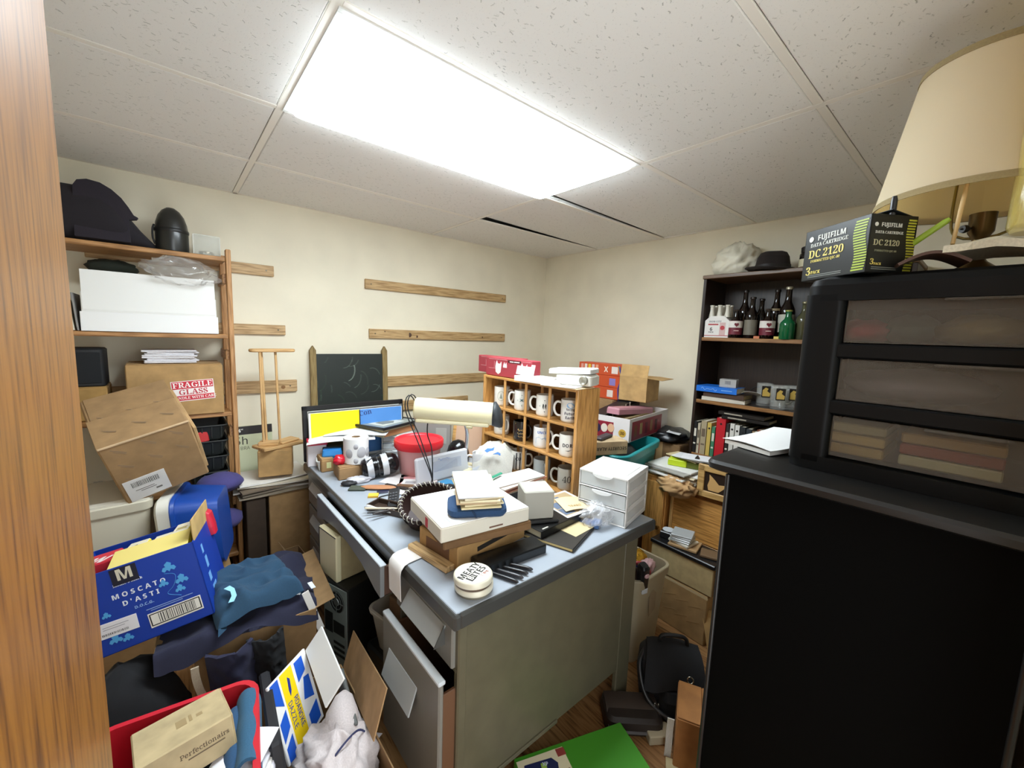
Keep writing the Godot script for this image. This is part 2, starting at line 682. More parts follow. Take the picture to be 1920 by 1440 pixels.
func room() -> void:
	var paint := grain("f1e8d0", v(0.8, 0.8, 0.8), 0.955, 0.6, 0.01, 9, true)
	var w := EAST - WEST
	var d := SOUTH - NORTH
	var cx := (EAST + WEST) / 2
	var cz := (SOUTH + NORTH) / 2
	W("wall_north", B(w + 0.2, CEIL + 0.2, 0.1), paint, v(cx, CEIL / 2 + 0.05, NORTH - 0.05))
	W("wall_east", B(0.1, CEIL + 0.2, d + 0.2), paint, v(EAST + 0.05, CEIL / 2 + 0.05, cz))
	W("wall_west", B(0.1, CEIL + 0.2, d + 0.2), paint, v(WEST - 0.05, CEIL / 2 + 0.05, cz))
	var dl := -0.475
	var dr := 0.42
	W("wall_south", boxes_of([[dl - WEST, CEIL + 0.1, 0.1, (dl + WEST) / 2, CEIL / 2 + 0.05, SOUTH + 0.05], [EAST - dr, CEIL + 0.1, 0.1, (EAST + dr) / 2, CEIL / 2 + 0.05, SOUTH + 0.05], [dr - dl, CEIL - 1.97, 0.1, (dr + dl) / 2, (CEIL + 0.1 + 2.07) / 2, SOUTH + 0.05]]), paint)
	# floor of laminate planks running away from the door
	var fl := W("floor", B(w, 0.06, d), m("5d4630", 0.8), v(cx, -0.042, cz))
	var pl := [wood("a77e52", 2, 0.45, 0.55, 3), wood("9c7248", 2, 0.45, 0.5, 8), wood("b0875b", 2, 0.45, 0.55, 12)]
	var x := WEST
	var row := 0
	while x < EAST - 0.02:
		var pw := minf(0.16, EAST - x)
		var z := NORTH - 0.5 * (row % 3)
		while z < SOUTH:
			var z0 := maxf(z, NORTH)
			var z1 := minf(z + 1.2, SOUTH)
			P(fl, "plank", B(pw - 0.002, 0.012, z1 - z0 - 0.002, 0.0015), pl[(row * 2 + int(z * 3)) % 3], v(x + pw / 2 - cx, 0.036, (z0 + z1) / 2 - cz))
			z += 1.2
		x += 0.16
		row += 1
	# suspended ceiling: deck, tees and lay-in tiles; two tiles near the light sit skewed and leave a gap
	var ce := W("ceiling", B(w + 0.2, 0.04, d + 0.2), m("8b8578", 0.9), v(cx, CEIL + 0.13, cz))
	var fis := fissured()
	var tee := m("f4efe6", 0.5)
	var tx := [-2.46, -1.24, -0.009, 1.225, EAST]
	var tz := [NORTH, -0.601, 0.005, 0.612, 1.222, SOUTH]
	for i in 4:
		for j in 5:
			if i == 2 and j == 2:
				continue
			var x0: float = maxf(tx[i], WEST) + 0.014
			var x1: float = tx[i + 1] - 0.014
			var z0: float = tz[j] + 0.014
			var z1: float = tz[j + 1] - 0.014
			if x1 - x0 < 0.05:
				continue
			var ti := P(ce, "ceiling_tile", B(x1 - x0, 0.016, z1 - z0, 0.003), fis, v((x0 + x1) / 2 - cx, -0.13 + 0.0085, (z0 + z1) / 2 - cz))
			if i == 3 and (j == 1 or j == 2):
				ti.rotation_degrees = v(0.6, 0, -1.0)
				ti.position.y += 0.0125
	for i in range(1, 4):
		if tx[i] > WEST:
			P(ce, "ceiling_tee", B(0.024, 0.006, d, 0.001), tee, v(tx[i] - cx, -0.13 + 0.003, 0))
	for j in range(1, 5):
		for i in 4:
			var x0: float = maxf(tx[i], WEST) + 0.012
			var x1: float = tx[i + 1] - (0.012 if i < 3 else 0.0)
			if x1 - x0 > 0.05:
				P(ce, "ceiling_tee", B(x1 - x0, 0.006, 0.024, 0.001), tee, v((x0 + x1) / 2 - cx, -0.13 + 0.003, tz[j] - cz))
	P(ce, "wall_angle", boxes_of([[w, 0.006, 0.02, 0, 0.003, NORTH + 0.01 - cz], [w, 0.006, 0.02, 0, 0.003, SOUTH - 0.01 - cz], [0.02, 0.006, d, EAST - 0.01 - cx, 0.003, 0], [0.02, 0.006, d, WEST + 0.01 - cx, 0.003, 0]], 0.001), tee, v(0, -0.13, 0))
	# the open door beside the camera, and the frame it hangs in
	var oak := wood("98631f", 1, 0.42, 0.55, 21, 0.15)
	var dk := v(-0.447, 1.0, 1.345)
	var door := W("door_1", B(0.04, 1.99, 0.83, 0.003), oak, dk)
	P(door, "handle", lathe([[0, 0], [0.026, 0], [0.026, 0.006], [0.01, 0.008], [0.01, 0.03], [0.027, 0.04], [0.03, 0.055], [0.02, 0.066], [0, 0.068]]), m("a58a4e", 0.3, 1.0), v(-0.02, -0.03, -0.35), v(0, 0, 90))
	W("trim_1", boxes_of([[0.05, 2.1, 0.13, dl + 0.0, 1.05, SOUTH + 0.05], [0.05, 2.1, 0.13, dr, 1.05, SOUTH + 0.05], [dr - dl + 0.05, 0.05, 0.13, (dr + dl) / 2, 2.09, SOUTH + 0.05]], 0.003), oak)
	W("baseboard_north", B(w, 0.09, 0.014, 0.003), m("54463a", 0.6), v(cx, 0.045, NORTH + 0.007))
	W("baseboard_east", B(0.014, 0.09, d, 0.003), m("54463a", 0.6), v(EAST - 0.007, 0.045, cz))

func wall_things() -> void:
	# pine strips screwed to the wall, left over from shelving
	var list := [
		[-0.62, 0.169, 1.763, 1.824, "top left pine strip on the wall, its short end showing beside the pine shelves"],
		[-0.62, 0.222, 1.417, 1.476, "middle left pine strip on the wall, above the wooden stand with round rods"],
		[-0.62, 0.279, 1.064, 1.137, "lowest left pine strip on the wall, passing behind the rods of the wooden stand"],
		[0.718, 1.963, 1.75, 1.815, "uppermost long pine strip on the wall, clean grain without dark knots"],
		[0.746, 1.965, 1.41, 1.476, "second long pine strip down the wall, with a dark knot near its left part"],
		[0.42, 1.86, 1.062, 1.134, "long pine strip on the wall running from behind the chalkboard to the red boxes"],
		[0.42, 1.587, 0.872, 0.946, "lowest pine strip on the wall, mostly hidden behind the desk lamp"]]
	for k in list.size():
		var e: Array = list[k]
		var w: float = e[1] - e[0]
		var h: float = e[3] - e[2]
		var t := T("wall_strip", e[4], "board", v((e[0] + e[1]) / 2, e[2], NORTH + 0.0105), V0, "pine strips on the wall")
		P(t, "board", B(w, h, 0.02, 0.0025), wood("cfae80" if k < 3 else "c9a878", 0, 0.55, 0.7, 30 + k), v(0, h / 2, 0))
		for s in [-1, 1]:
			P(t, "screw", lathe([[0, 0], [0.005, 0], [0.004, 0.002], [0, 0.002]], 10), m("6b6456", 0.4, 0.8), v(s * (w / 2 - 0.04), h / 2, 0.0095), v(90, 0, 0))
		if k == 4:
			for q in [[-0.31, 0.03, 0.035], [-0.25, 0.02, 0.02], [0.36, 0.03, 0.014], [-0.5, 0.05, 0.01]]:
				P(t, "knot", lathe([[0, 0], [q[2] * 0.5, 0], [q[2] * 0.4, 0.0008], [0, 0.0012]], 12), m("4a2c14", 0.6), v(q[0], q[1], 0.0098), v(90, 0, 20))
		elif k == 2:
			P(t, "knot", lathe([[0, 0], [0.013, 0], [0.01, 0.0008], [0, 0.0012]], 12), m("8a6238", 0.6), v(0.37, 0.03, 0.0098), v(90, 0, 0))
	# chalkboard between two pointed pickets
	var t := T("chalkboard", "dark smudged chalkboard held between two pointed wooden pickets against the wall", "chalkboard", v(0.61, 0, -1.115), v(-2.6, 0, 0))
	var im := Image.create(256, 384, false, Image.FORMAT_RGB8)
	im.fill(Color(0.13, 0.16, 0.14))
	var r := RandomNumberGenerator.new()
	r.seed = 5
	for k in 46:
		var px := r.randf() * 256
		var py := r.randf() * 250
		var a := r.randf_range(1.0, 2.2) if k % 4 else r.randf_range(-0.4, 0.3)
		var g := r.randf_range(0.06, 0.2) if k % 7 else 0.5
		for q in r.randi_range(14, 60):
			px += cos(a)
			py += sin(a)
			a += 0.03
			for o in range(-3, 4):
				var X := clampi(int(px) + o, 0, 255)
				var Y := clampi(int(py), 0, 383)
				var c := im.get_pixel(X, Y)
				im.set_pixel(X, Y, c.lerp(Color(0.55, 0.6, 0.55) if k % 5 else Color(0.25, 0.4, 0.25), minf(1.0, g * (1.6 - absf(o) * 0.4))))
	var bm := StandardMaterial3D.new()
	bm.albedo_texture = ImageTexture.create_from_image(im)
	bm.roughness = 0.55
	P(t, "board", B(0.445, 0.9, 0.014), m("23292a", 0.6), v(0, 0.852, 0))
	var qm := QuadMesh.new()
	qm.size = Vector2(0.44, 0.895)
	P(t, "chalk_surface", qm, bm, v(0, 0.852, 0.0078))
	for s in [-1, 1]:
		P(t, "post", slab([[-0.018, 0], [0.018, 0], [0.018, 1.325], [0, 1.355], [-0.018, 1.325]], 0.026), wood("9a8455", 1, 0.7, 0.65, 41), v(s * 0.238, 0, 0.0))
	P(t, "rail", B(0.45, 0.03, 0.02), wood("9a8455", 0, 0.7, 0.65, 41), v(0, 0.39, -0.004))

# solid with elliptical cross-sections along x: [x, y0, y1, half depth]
func hull(sec: Array, seg := 16) -> ArrayMesh:
	var st := SurfaceTool.new()
	st.begin(Mesh.PRIMITIVE_TRIANGLES)
	st.set_smooth_group(0)
	var loops := []
	for s in sec:
		var loop := []
		for k in seg:
			var t := TAU * k / seg
			loop.append(v(s[0], (s[1] + s[2]) / 2 + sin(t) * (s[2] - s[1]) / 2, cos(t) * s[3]))
		loops.append(loop)
	for i in loops.size() - 1:
		for k in seg:
			var k1 := (k + 1) % seg
			quad(st, loops[i][k], loops[i + 1][k], loops[i + 1][k1], loops[i][k1])
	for k in range(1, seg - 1):
		tri(st, loops[0][0], loops[0][k], loops[0][k + 1])
		tri(st, loops[-1][0], loops[-1][k + 1], loops[-1][k])
	st.generate_normals()
	return st.commit()

func PX(par: Node3D, n: String, mesh: Mesh, material: Material, world: Transform3D) -> MeshInstance3D:   # part given by its place in the room
	var o := P(par, n, mesh, material)
	o.transform = par.transform.affine_inverse() * world
	return o

func place(o: Node3D, b: Basis, mid: Vector3, h: float) -> void:   # tilted box: base from the middle of its volume
	o.transform = Transform3D(b, mid - b.y * h / 2)

func wrinkle(seed_no: int, freq := 9.0) -> FastNoiseLite:
	var n := FastNoiseLite.new()
	n.seed = seed_no
	n.frequency = freq
	n.fractal_type = FastNoiseLite.FRACTAL_RIDGED
	n.fractal_octaves = 2
	return n

func shelf_corner() -> void:
	var pine := wood("c08f5c", 0, 0.5, 0.65, 51)
	var pinev := wood("c08f5c", 1, 0.5, 0.65, 52)
	var t := T("pine_shelving", "tall pine shelving unit in the left corner, loaded with boxes", "shelves", v(-0.61, 0, -1.045))
	for y in [1.806, 1.418, 1.012, 0.625, 0.23]:
		P(t, "shelf", B(1.03, 0.022, 0.28, 0.003), pine, v(0, y - 0.011, 0))
	for x in [-0.515, 0.515]:
		for z in [-0.125, 0.125]:
			P(t, "post", B(0.022, 1.845, 0.045, 0.003), pinev, v(x + (0.012 if x > 0 else -0.012), 0.9225, z))
		for y in [1.70, 1.31, 0.90, 0.52, 0.12]:
			P(t, "rail", B(0.018, 0.05, 0.25, 0.003), wood("b58555", 2, 0.5, 0.65, 53), v(x - (0.006 if x > 0 else -0.006), y, 0))
		P(t, "post", B(0.016, 1.8, 0.03, 0.003), pinev, v(x - (0.006 if x > 0 else -0.006), 0.9, 0.0))
	# top board
	var felt := cloth_mat("262228")
	var h := T("black_hat", "black two-horned felt hat lying at the left end of the top pine shelf", "hat", v(-0.6, 1.807, -1.0))
	P(h, "crown", hull([[-0.22, 0.0, 0.2, 0.005], [-0.2, 0, 0.225, 0.06], [-0.1, 0, 0.238, 0.085], [0.035, 0, 0.24, 0.09], [0.07, 0, 0.232, 0.09], [0.105, 0, 0.205, 0.088], [0.13, 0, 0.172, 0.082], [0.15, 0, 0.14, 0.075], [0.165, 0.0, 0.118, 0.065], [0.19, 0.0, 0.082, 0.055], [0.22, 0.0, 0.046, 0.04], [0.248, 0.0, 0.016, 0.014]], 20), felt)
	P(h, "brim", slab([[-0.02, 0.012], [0.155, 0.012], [0.155, 0.112], [0.18, 0.118], [0.186, 0.126], [0.172, 0.134], [0.156, 0.166], [0.135, 0.2], [0.105, 0.23], [0.07, 0.25], [0.03, 0.255], [0.0, 0.245], [-0.014, 0.22]], 0.03), cloth_mat("2c2730"), v(0, 0.002, 0.06))
	P(h, "back_panel", B(0.12, 0.235, 0.03, 0.01), cloth_mat("332c30"), v(-0.14, 0.119, 0.068))
	var c := T("black_case", "glossy black dome-shaped case standing between the felt hat and the clear box", "case", v(-0.297, 1.807, -0.985))
	var cm := m("20211f", 0.35, 0.0, 0.3)
	P(c, "body", lathe([[0, 0], [0.061, 0], [0.064, 0.01], [0.064, 0.1], [0.06, 0.135], [0.05, 0.168], [0.034, 0.193], [0.016, 0.207], [0, 0.21]], 30), cm)
	P(c, "band", lathe([[0.0645, 0.09], [0.0665, 0.094], [0.0665, 0.104], [0.0645, 0.108]], 30), m("161616", 0.4))
	P(c, "strap", tube(curve([v(-0.064, 0.03, 0.01), v(-0.071, 0.06, 0.012), v(-0.07, 0.1, 0.012), v(-0.064, 0.12, 0.01)], 10), 0.004), m("161616", 0.5))
	var ab := T("acrylic_box", "small clear acrylic display box on the right end of the top pine shelf", "box", v(-0.165, 1.807, -1.0))
	P(ab, "case", boxes_of([[0.108, 0.09, 0.002, 0, 0.05, 0.054], [0.108, 0.09, 0.002, 0, 0.05, -0.054], [0.002, 0.09, 0.108, 0.054, 0.05, 0], [0.002, 0.09, 0.108, -0.054, 0.05, 0], [0.11, 0.003, 0.11, 0, 0.096, 0]], 0.0005), plastic("dfe3da", 0.2, 0.1))
	P(ab, "base", B(0.112, 0.006, 0.112, 0.002), plastic("c9ccc0", 0.6, 0.3), v(0, 0.003, 0))
	P(ab, "edge", boxes_of([[0.003, 0.094, 0.003, 0.054, 0.05, 0.054], [0.003, 0.094, 0.003, -0.054, 0.05, 0.054], [0.108, 0.003, 0.003, 0, 0.098, 0.054]], 0.0005), plastic("f3f3ea", 0.75, 0.4))
	var wt := T("wristwatch", "curled metal watch inside the small clear acrylic box", "watch", v(-0.165, 1.8135, -0.99))
	P(wt, "strap", lathe([[0.03, 0], [0.032, 0.001], [0.032, 0.016], [0.03, 0.017], [0.028, 0.016], [0.028, 0.001], [0.03, 0]], 24), m("9a8d78", 0.3, 0.9))
	P(wt, "dial", lathe([[0, 0], [0.016, 0], [0.017, 0.004], [0.015, 0.006], [0, 0.006]], 20), m("d8d8d0", 0.25, 0.6), v(0, 0.003, 0.027), v(60, 0, 0))
	# second board: white lidded box, plastic bag, folders
	var wb := T("white_box", "long white lidded cardboard box filling the second pine shelf", "box", v(-0.38, 1.419, -1.03))
	P(wb, "body", B(0.475, 0.17, 0.25, 0.002), m("e9e7e2", 0.7), v(0, 0.086, 0))
	P(wb, "lid", boxes_of([[0.468, 0.172, 0.003, 0, 0.088, 0.1275], [0.468, 0.003, 0.25, 0, 0.001, 0]], 0.001), m("efeeea", 0.7), v(0, 0.09, -0.003))
	P(wb, "tray", boxes_of([[0.485, 0.084, 0.003, 0, 0.042, 0.1275], [0.003, 0.084, 0.255, 0.241, 0.042, 0], [0.003, 0.084, 0.255, -0.241, 0.042, 0]], 0.001), m("f1f0ee", 0.7), v(0, 0, 0.0025))
	S("plastic_bag", "crumpled clear plastic bag slumped over the top edge of the long white box", "bag", lump(v(0.115, 0.05, 0.07), 0.5, 1.2, 12, false, 44, true), plastic("f4f4f2", 0.13, 0.1), v(-0.27, 1.715, -0.9), v(10, 0, -8))
	S("dark_scarf", "dark knitted scarf bundled behind the long white box", "scarf", lump(v(0.09, 0.04, 0.05), 0.3, 2.0, 5), cloth_mat("2a3027"), v(-0.52, 1.684, -1.09))
	for k in 3:
		S("folder", ["thin grey folder upright at the left of the long white box", "cream folder leaning beside the white box on the second shelf", "dark folder leaning furthest left on the second pine shelf"][k], "folder", B(0.006, 0.16 - 0.03 * (k % 2), 0.2, 0.001), m(["8d8a86", "d8cfb8", "4a4640"][k], 0.7), v(-0.637 - k * 0.014, 1.5 - 0.015 * (k % 2), -1.0), v(0, 0, 4 + 2 * k))
	# third board: glass carton, bags of sleeves, black box
	var fr := carton("closed brown carton with a red FRAGILE GLASS sticker on the third pine shelf", v(-0.312, 1.013, -1.02), V0, 0.365, 0.255, 0.26, card("b8925f"), true)
	var lb := P(fr, "label", B(0.168, 0.1, 0.001, 0.0003), m("f0e8e4", 0.6), v(0.06, 0.125, 0.131), v(0, 0, 4))
	P(lb, "red_band", boxes_of([[0.162, 0.036, 0.001, 0, 0.029, 0.0006], [0.162, 0.024, 0.001, 0, -0.034, 0.0006]], 0.0003), m("c8283a", 0.6))
	letters(lb, "FRAGILE", 0.026, m("f4eeea", 0.6), v(0, 0.029, 0.0016), V0, 1)
	letters(lb, "GLASS", 0.026, m("b8283a", 0.6), v(0, -0.006, 0.0016), V0, 1)
	letters(lb, "HANDLE WITH CARE", 0.0125, m("f4eeea", 0.6), v(0, -0.034, 0.0016), V0, 1)
	var sl := T("sleeve_stack", "stack of white plastic mailing sleeves on top of the glass carton", "stack", v(-0.33, 1.27, -1.02))
	for k in 8:
		P(sl, "sleeve", B(0.2 + 0.012 * sin(k * 2.1), 0.0075, 0.17, 0.003), plastic("e8e6ea", 0.92, 0.35) if k % 2 else m("dcd9dc", 0.5), v(0.006 * sin(k * 3.3), 0.0045 + k * 0.0078, 0.005 * cos(k * 1.7)), v(0, 5 * sin(k * 1.3), 0.5 * sin(k)))
	carton("small plain tan carton under the black speaker on the third pine shelf", v(-0.66, 1.013, -1.03), V0, 0.2, 0.155, 0.2, card("b48d52"))
	var sp := T("black_speaker", "small black cube speaker on the tan carton, third pine shelf", "speaker", v(-0.632, 1.1685, -1.02))
	P(sp, "cabinet", loft([[0, 0.13, 0.15, 0.02], [0.005, 0.14, 0.16, 0.025], [0.165, 0.14, 0.16, 0.025], [0.172, 0.125, 0.145, 0.02]]), m("17181a", 0.6))
	P(sp, "grille", B(0.115, 0.14, 0.006, 0.002), cloth_mat("1b1d20"), v(0, 0.085, 0.08))
	# fourth board: stacked black baskets
	for k in 4:
		var bk := T("wire_basket", ["lowest black plastic basket in the stack on the fourth pine shelf", "second black basket from the bottom of the stack", "third black basket up in the stack, red packets in it", "topmost black plastic basket of the stack under the glass carton"][k], "basket", v(-0.207, 0.627 + k * 0.082, -1.015), V0, "black baskets on the pine shelf")
		P(bk, "tray", tub(0.13, 0.2, 0.17, 0.24, 0.078, 0.015, 0.006, 0.003), m("1b1e1c", 0.5))
		for q in 4:
			P(bk, "slat", B(0.006, 0.06, 0.004, 0.001), m("2c302d", 0.5), v(-0.06 + q * 0.04, 0.038, 0.112), v(14, 0, 0))
	S("red_packet", "red packet sticking out of the stacked black baskets", "packet", B(0.05, 0.055, 0.12, 0.004), m("c03030", 0.5), v(-0.235, 0.892, -0.96), v(0, 10, 6))
	S("orange_tube", "orange and white tube lying behind the tilted big carton", "tube", lathe([[0, 0], [0.018, 0], [0.02, 0.01], [0.02, 0.15], [0.012, 0.165], [0, 0.17]], 16), m("d8703c", 0.5), v(-0.66, 0.645, -0.97), v(80, 30, 0))
	S("white_cloth", "white cloth scrap hanging at the left behind the big carton", "cloth", lump(v(0.05, 0.05, 0.04), 0.25, 2.0, 8), cloth_mat("d8d4cc"), v(-0.62, 0.627, -0.98))

func floor_pile() -> void:
	# hidden support and the bins behind the pile
	carton("wide brown carton on the floor under the white and blue bins", v(-0.5, 0, -0.69), V0, 0.68, 0.345, 0.36, card("a07c50"))
	var wb := T("white_bin", "cream white plastic bin behind the blue wine box", "bin", v(-0.675, 0.346, -0.68), v(0, 4, 0))
	P(wb, "body", tub(0.44, 0.28, 0.48, 0.32, 0.39, 0.03, 0.01), m("cfc7b2", 0.5))
	P(wb, "lid", loft([[0, 0.49, 0.33, 0.03], [0.012, 0.49, 0.33, 0.03], [0.02, 0.46, 0.3, 0.03]]), m("d8d2c2", 0.45), v(0, 0.387, 0))
	var bt := T("blue_tub", "blue plastic tub standing on its side with a white lid, behind the wine box", "tub", v(-0.215, 0.352, -0.6), v(0, -14, 4))
	P(bt, "body", join([[tub(0.3, 0.24, 0.36, 0.29, 0.16, 0.05, 0.012), tf(v(0.06, 0.19, 0), v(0, 0, 90))]]), m("1f4aa0", 0.35))
	P(bt, "lid", join([[loft([[0, 0.385, 0.31, 0.05], [0.04, 0.385, 0.31, 0.05], [0.052, 0.36, 0.28, 0.05]]), tf(v(-0.1, 0.193, 0), v(0, 0, 90))]]), m("e4e0d4", 0.45))
	for k in 2:
		S("purple_blanket", ["folded purple blanket lying uppermost beside the black baskets", "lower folded purple blanket beside the blue tub"][k], "blanket", lump(v(0.1 - k * 0.01, 0.05, 0.09), 0.12, 2.5, 21 + k), cloth_mat("443e72" if k else "4c4680"), v(-0.17, 0.626 - k * 0.19, -0.82 + 0.02 * k), v(0, 10, 0))
	# the big tilted carton with a barcode sticker
	var b := Basis(v(0.956, 0.275, -0.1), v(-0.213, 0.888, 0.408), v(0.201, -0.369, 0.907)).orthonormalized()
	var bc := T("tilted_carton", "big brown printed carton tipped forward with a white barcode sticker", "box")
	place(bc, b, v(-0.427, 0.966, -0.651), 0.303)
	var pk := card("a9865c", 6)
	P(bc, "body", B(0.283, 0.303, 0.37, 0.006), pk, v(0, 0.1515, 0))
	P(bc, "flap", B(0.276, 0.004, 0.19, 0.0015), pk, v(-0.004, 0.3045, 0.085), v(1.6, 0, 0))
	P(bc, "flap", B(0.27, 0.004, 0.17, 0.0015), pk, v(0.006, 0.304, -0.1))
	P(bc, "flap", B(0.012, 0.22, 0.34, 0.002), card("c4a070"), v(0.146, 0.15, 0.01), v(0, 0, -2))
	P(bc, "edge_strip", B(0.28, 0.008, 0.008, 0.002), card("cfb08a"), v(0, 0.303, 0.184))
	var ink := m("8f765a", 0.8)
	for k in 7:
		P(bc, "printed_line", boxes_of([[0.05, 0.004, 0.0004, 0, 0, 0], [0.04, 0.003, 0.0004, 0.006, -0.006, 0]], 0.0001), ink, v(-0.09 + 0.09 * (k % 3), 0.27 - 0.075 * (k / 3), 0.1853), v(0, 0, -38))
	for k in 6:
		P(bc, "printed_line", boxes_of([[0.05, 0.0004, 0.004, 0, 0, 0], [0.04, 0.0004, 0.003, 0.006, 0, 0.006]], 0.0001), ink, v(-0.09 + 0.09 * (k % 3), 0.3074, 0.09 - 0.1 * (k / 3)), v(0, -38, 0))
	var lb := P(bc, "label", B(0.132, 0.108, 0.001, 0.0003), m("e9e6e2", 0.5), v(-0.06, 0.066, 0.1858))
	barcode(lb, 0.085, 0.026, v(-0.002, 0.026, 0.0007), V0, 2)
	P(lb, "print_line", boxes_of([[0.06, 0.003, 0.0004, -0.01, -0.005, 0.0006], [0.05, 0.003, 0.0004, 0.0, -0.014, 0.0006], [0.02, 0.008, 0.0004, 0.03, -0.028, 0.0006]], 0.0001), m("77736c", 0.7))
	# open carton of clothes and the clothes
	var kr := card("9c7c54", 8)
	var oc := open_carton("open brown carton of clothes on the floor under the wine box", v(-0.13, 0, -0.08), v(0, -4, 0), 0.36, 0.435, 0.42, kr, [[1, 75, 0.07], [0, 80, 0.1]])
	PX(oc, "white_flap", B(0.024, 0.17, 0.005, 0.001), m("d9d6d0", 0.6), tf(v(0.026, 0.425, 0.135), v(-4, 0, 17)))
	S("black_coat", "black coat heaped at the left of the open clothes carton", "coat", lump(v(0.16, 0.24, 0.16), 0.18, 2.0, 23), cloth_mat("141417"), v(-0.5, 0, 0.06))
	var nv := wrinkle(4, 1.2)
	S("navy_jeans", "dark navy jeans draped over the open carton of clothes", "trousers", sheet(func(a: float, q: float):
		var x := -0.40 + a * 0.46
		var z := -0.30 + q * 0.47
		var over := maxf(0.0, z - 0.125)
		var y := 0.462 + 0.028 * nv.get_noise_2d(a * 1.4, q * 1.6) - over * (1.1 + 0.5 * sin(a * 9.0)) - maxf(0.0, x - 0.02) * 0.5
		return v(x + 0.02 * sin(q * 5), y, z - over * 0.5), 40, 40, 0.012), cloth_mat("23243a"))
	S("navy_trouser_leg", "navy trouser leg hanging down the front of the open clothes carton", "trousers", sheet(func(a: float, q: float):
		return v(-0.30 + a * 0.13 + 0.02 * q, 0.44 - q * 0.24, 0.175 + 0.05 * sin(a * PI) * (1.0 - 0.3 * q) + 0.012 * nv.get_noise_2d(a * 2, q * 3)), 14, 16, 0.01), cloth_mat("262740"))
	S("black_trouser_leg", "black trouser leg hanging right of the navy one on the clothes carton", "trousers", sheet(func(a: float, q: float):
		return v(-0.19 + a * 0.11 + 0.01 * q, 0.43 - q * 0.17, 0.165 + 0.04 * sin(a * PI) + 0.012 * nv.get_noise_2d(a * 2 + 5, q * 3)), 14, 14, 0.01), cloth_mat("16171a"))
	S("cream_drawstring", "cream waistband strip curling down in front of the clothes carton", "strap", sheet(func(a: float, q: float): return v(-0.335 + 0.02 * a + 0.05 * q * q, 0.42 - 0.17 * q, 0.19 + 0.02 * q), 3, 14, 0.006), cloth_mat("b8a890"))
	var tq := wrinkle(14, 1.3)
	var tl := T("teal_sweatpants", "folded teal blue sweatpants on top of the navy jeans", "trousers", v(-0.15, 0.482, 0.0))
	P(tl, "folded_cloth", sheet(func(a: float, q: float):
		var e := minf(minf(a, 1 - a), minf(q, 1 - q))
		return v((a - 0.5) * 0.26 + 0.04 * (q - 0.5), 0.012 + 0.058 * sqrt(minf(1.0, e * 9.0)) + 0.03 * tq.get_noise_2d(a * 0.9, q * 1.3), (q - 0.5) * 0.27 + 0.03 * (0.5 - a)), 36, 36, 0.025), cloth_mat("24455f"))
	P(tl, "logo_patch", slab([[-0.012, 0.03], [0.006, 0.034], [0.016, 0.018], [0.016, -0.01], [0.004, -0.028], [-0.012, -0.026], [0.002, -0.006], [0.003, 0.012]], 0.002), m("8cc4dc", 0.7), v(-0.07, 0.088, 0.1), v(-62, 8, 0))
	P(tl, "white_tag", lump(v(0.014, 0.004, 0.026), 0.2, 3.0, 4), m("dfe2e4", 0.8), v(0.12, 0.02, 0.1), v(15, 50, 0))
	P(tl, "white_tag", B(0.022, 0.003, 0.03, 0.001), m("dfe2e4", 0.8), v(0.19, 0.0, 0.06), v(30, 20, -20))
	wine_box()
	# red tote with a beige box, papers and denim
	var rb := T("red_tote", "red plastic tote in the left foreground holding a beige box and papers", "tote", v(-0.385, 0, 0.555), v(0, -7.5, 0))
	P(rb, "body", tub(0.28, 0.3, 0.33, 0.35, 0.47, 0.04, 0.012), m("c4202f", 0.35))
	S("tote_filling", "dark clothes packed inside the red tote under the papers", "clothes", lump(v(0.145, 0.1, 0.15), 0.12, 2.0, 31), cloth_mat("27303c"), v(-0.385, 0.25, 0.555))
	var pf := T("beige_box", "small beige cardboard box with brown serif print, lying across the red tote", "box")
	place(pf, Basis(v(0.993, 0.058, -0.105), v(-0.078, 0.977, -0.199), v(0.091, 0.205, 0.974)).orthonormalized(), v(-0.356, 0.471, 0.51), 0.082)
	P(pf, "body", B(0.176, 0.082, 0.152, 0.003), card("c8b389", 9), v(0, 0.041, 0))
	P(pf, "flap", B(0.004, 0.079, 0.149, 0.001), card("bfa97e", 9), v(0.088, 0.041, 0))
	letters(pf, "Perfectionairs", 0.0105, m("4a3a28", 0.7), v(0.032, 0.05, 0.0763), V0, 4)
	P(pf, "print_line", B(0.07, 0.003, 0.0004, 0.0001), m("6c5a44", 0.7), v(0.034, 0.038, 0.0763))
	P(pf, "print_mark", boxes_of([[0.02, 0.0006, 0.03, 0.0, 0, 0], [0.006, 0.0006, 0.028, 0.018, 0, -0.002], [0.012, 0.0006, 0.012, 0.035, 0, 0.002]], 0.0001), m("a08a62", 0.7), v(0, 0.0824, -0.005))
	for k in 4:
		S("paper_sheet", ["topmost white letter wedged in the red tote beside the beige box", "white printed form under the top letter in the red tote", "bundle of white pages lowest in the red tote", "loose white page sloping out of the red tote at its right"][k], "paper", sheet(func(a: float, q: float): return v((a - 0.5) * 0.12, 0.006 * sin(a * 3 + k) + 0.01 * q * q, (q - 0.5) * 0.2), 8, 8, 0.002 + 0.004 * k), m(["e6e4ea", "d8d6dc", "e9e6e0", "cfcdd6"][k], 0.7), v(-0.278 + 0.008 * k, 0.44 - 0.011 * k, 0.635 + 0.004 * k), v(6, -38 + 9 * k, 6))
	for k in 2:
		S("denim_roll", ["light blue denim roll standing at the back right of the red tote", "darker blue denim roll standing next to the papers in the red tote"][k], "clothes", sheet(func(a: float, q: float): var t := PI * a; return v(cos(t) * 0.022, sin(t) * 0.05 + 0.004 * sin(q * 14), (q - 0.5) * 0.22), 14, 14, 0.008), cloth_mat("35607f" if k == 0 else "2f5378"), v(-0.232 - 0.03 * k, 0.42 - 0.02 * k, 0.55 + 0.02 * k), v(0, -8, 0))
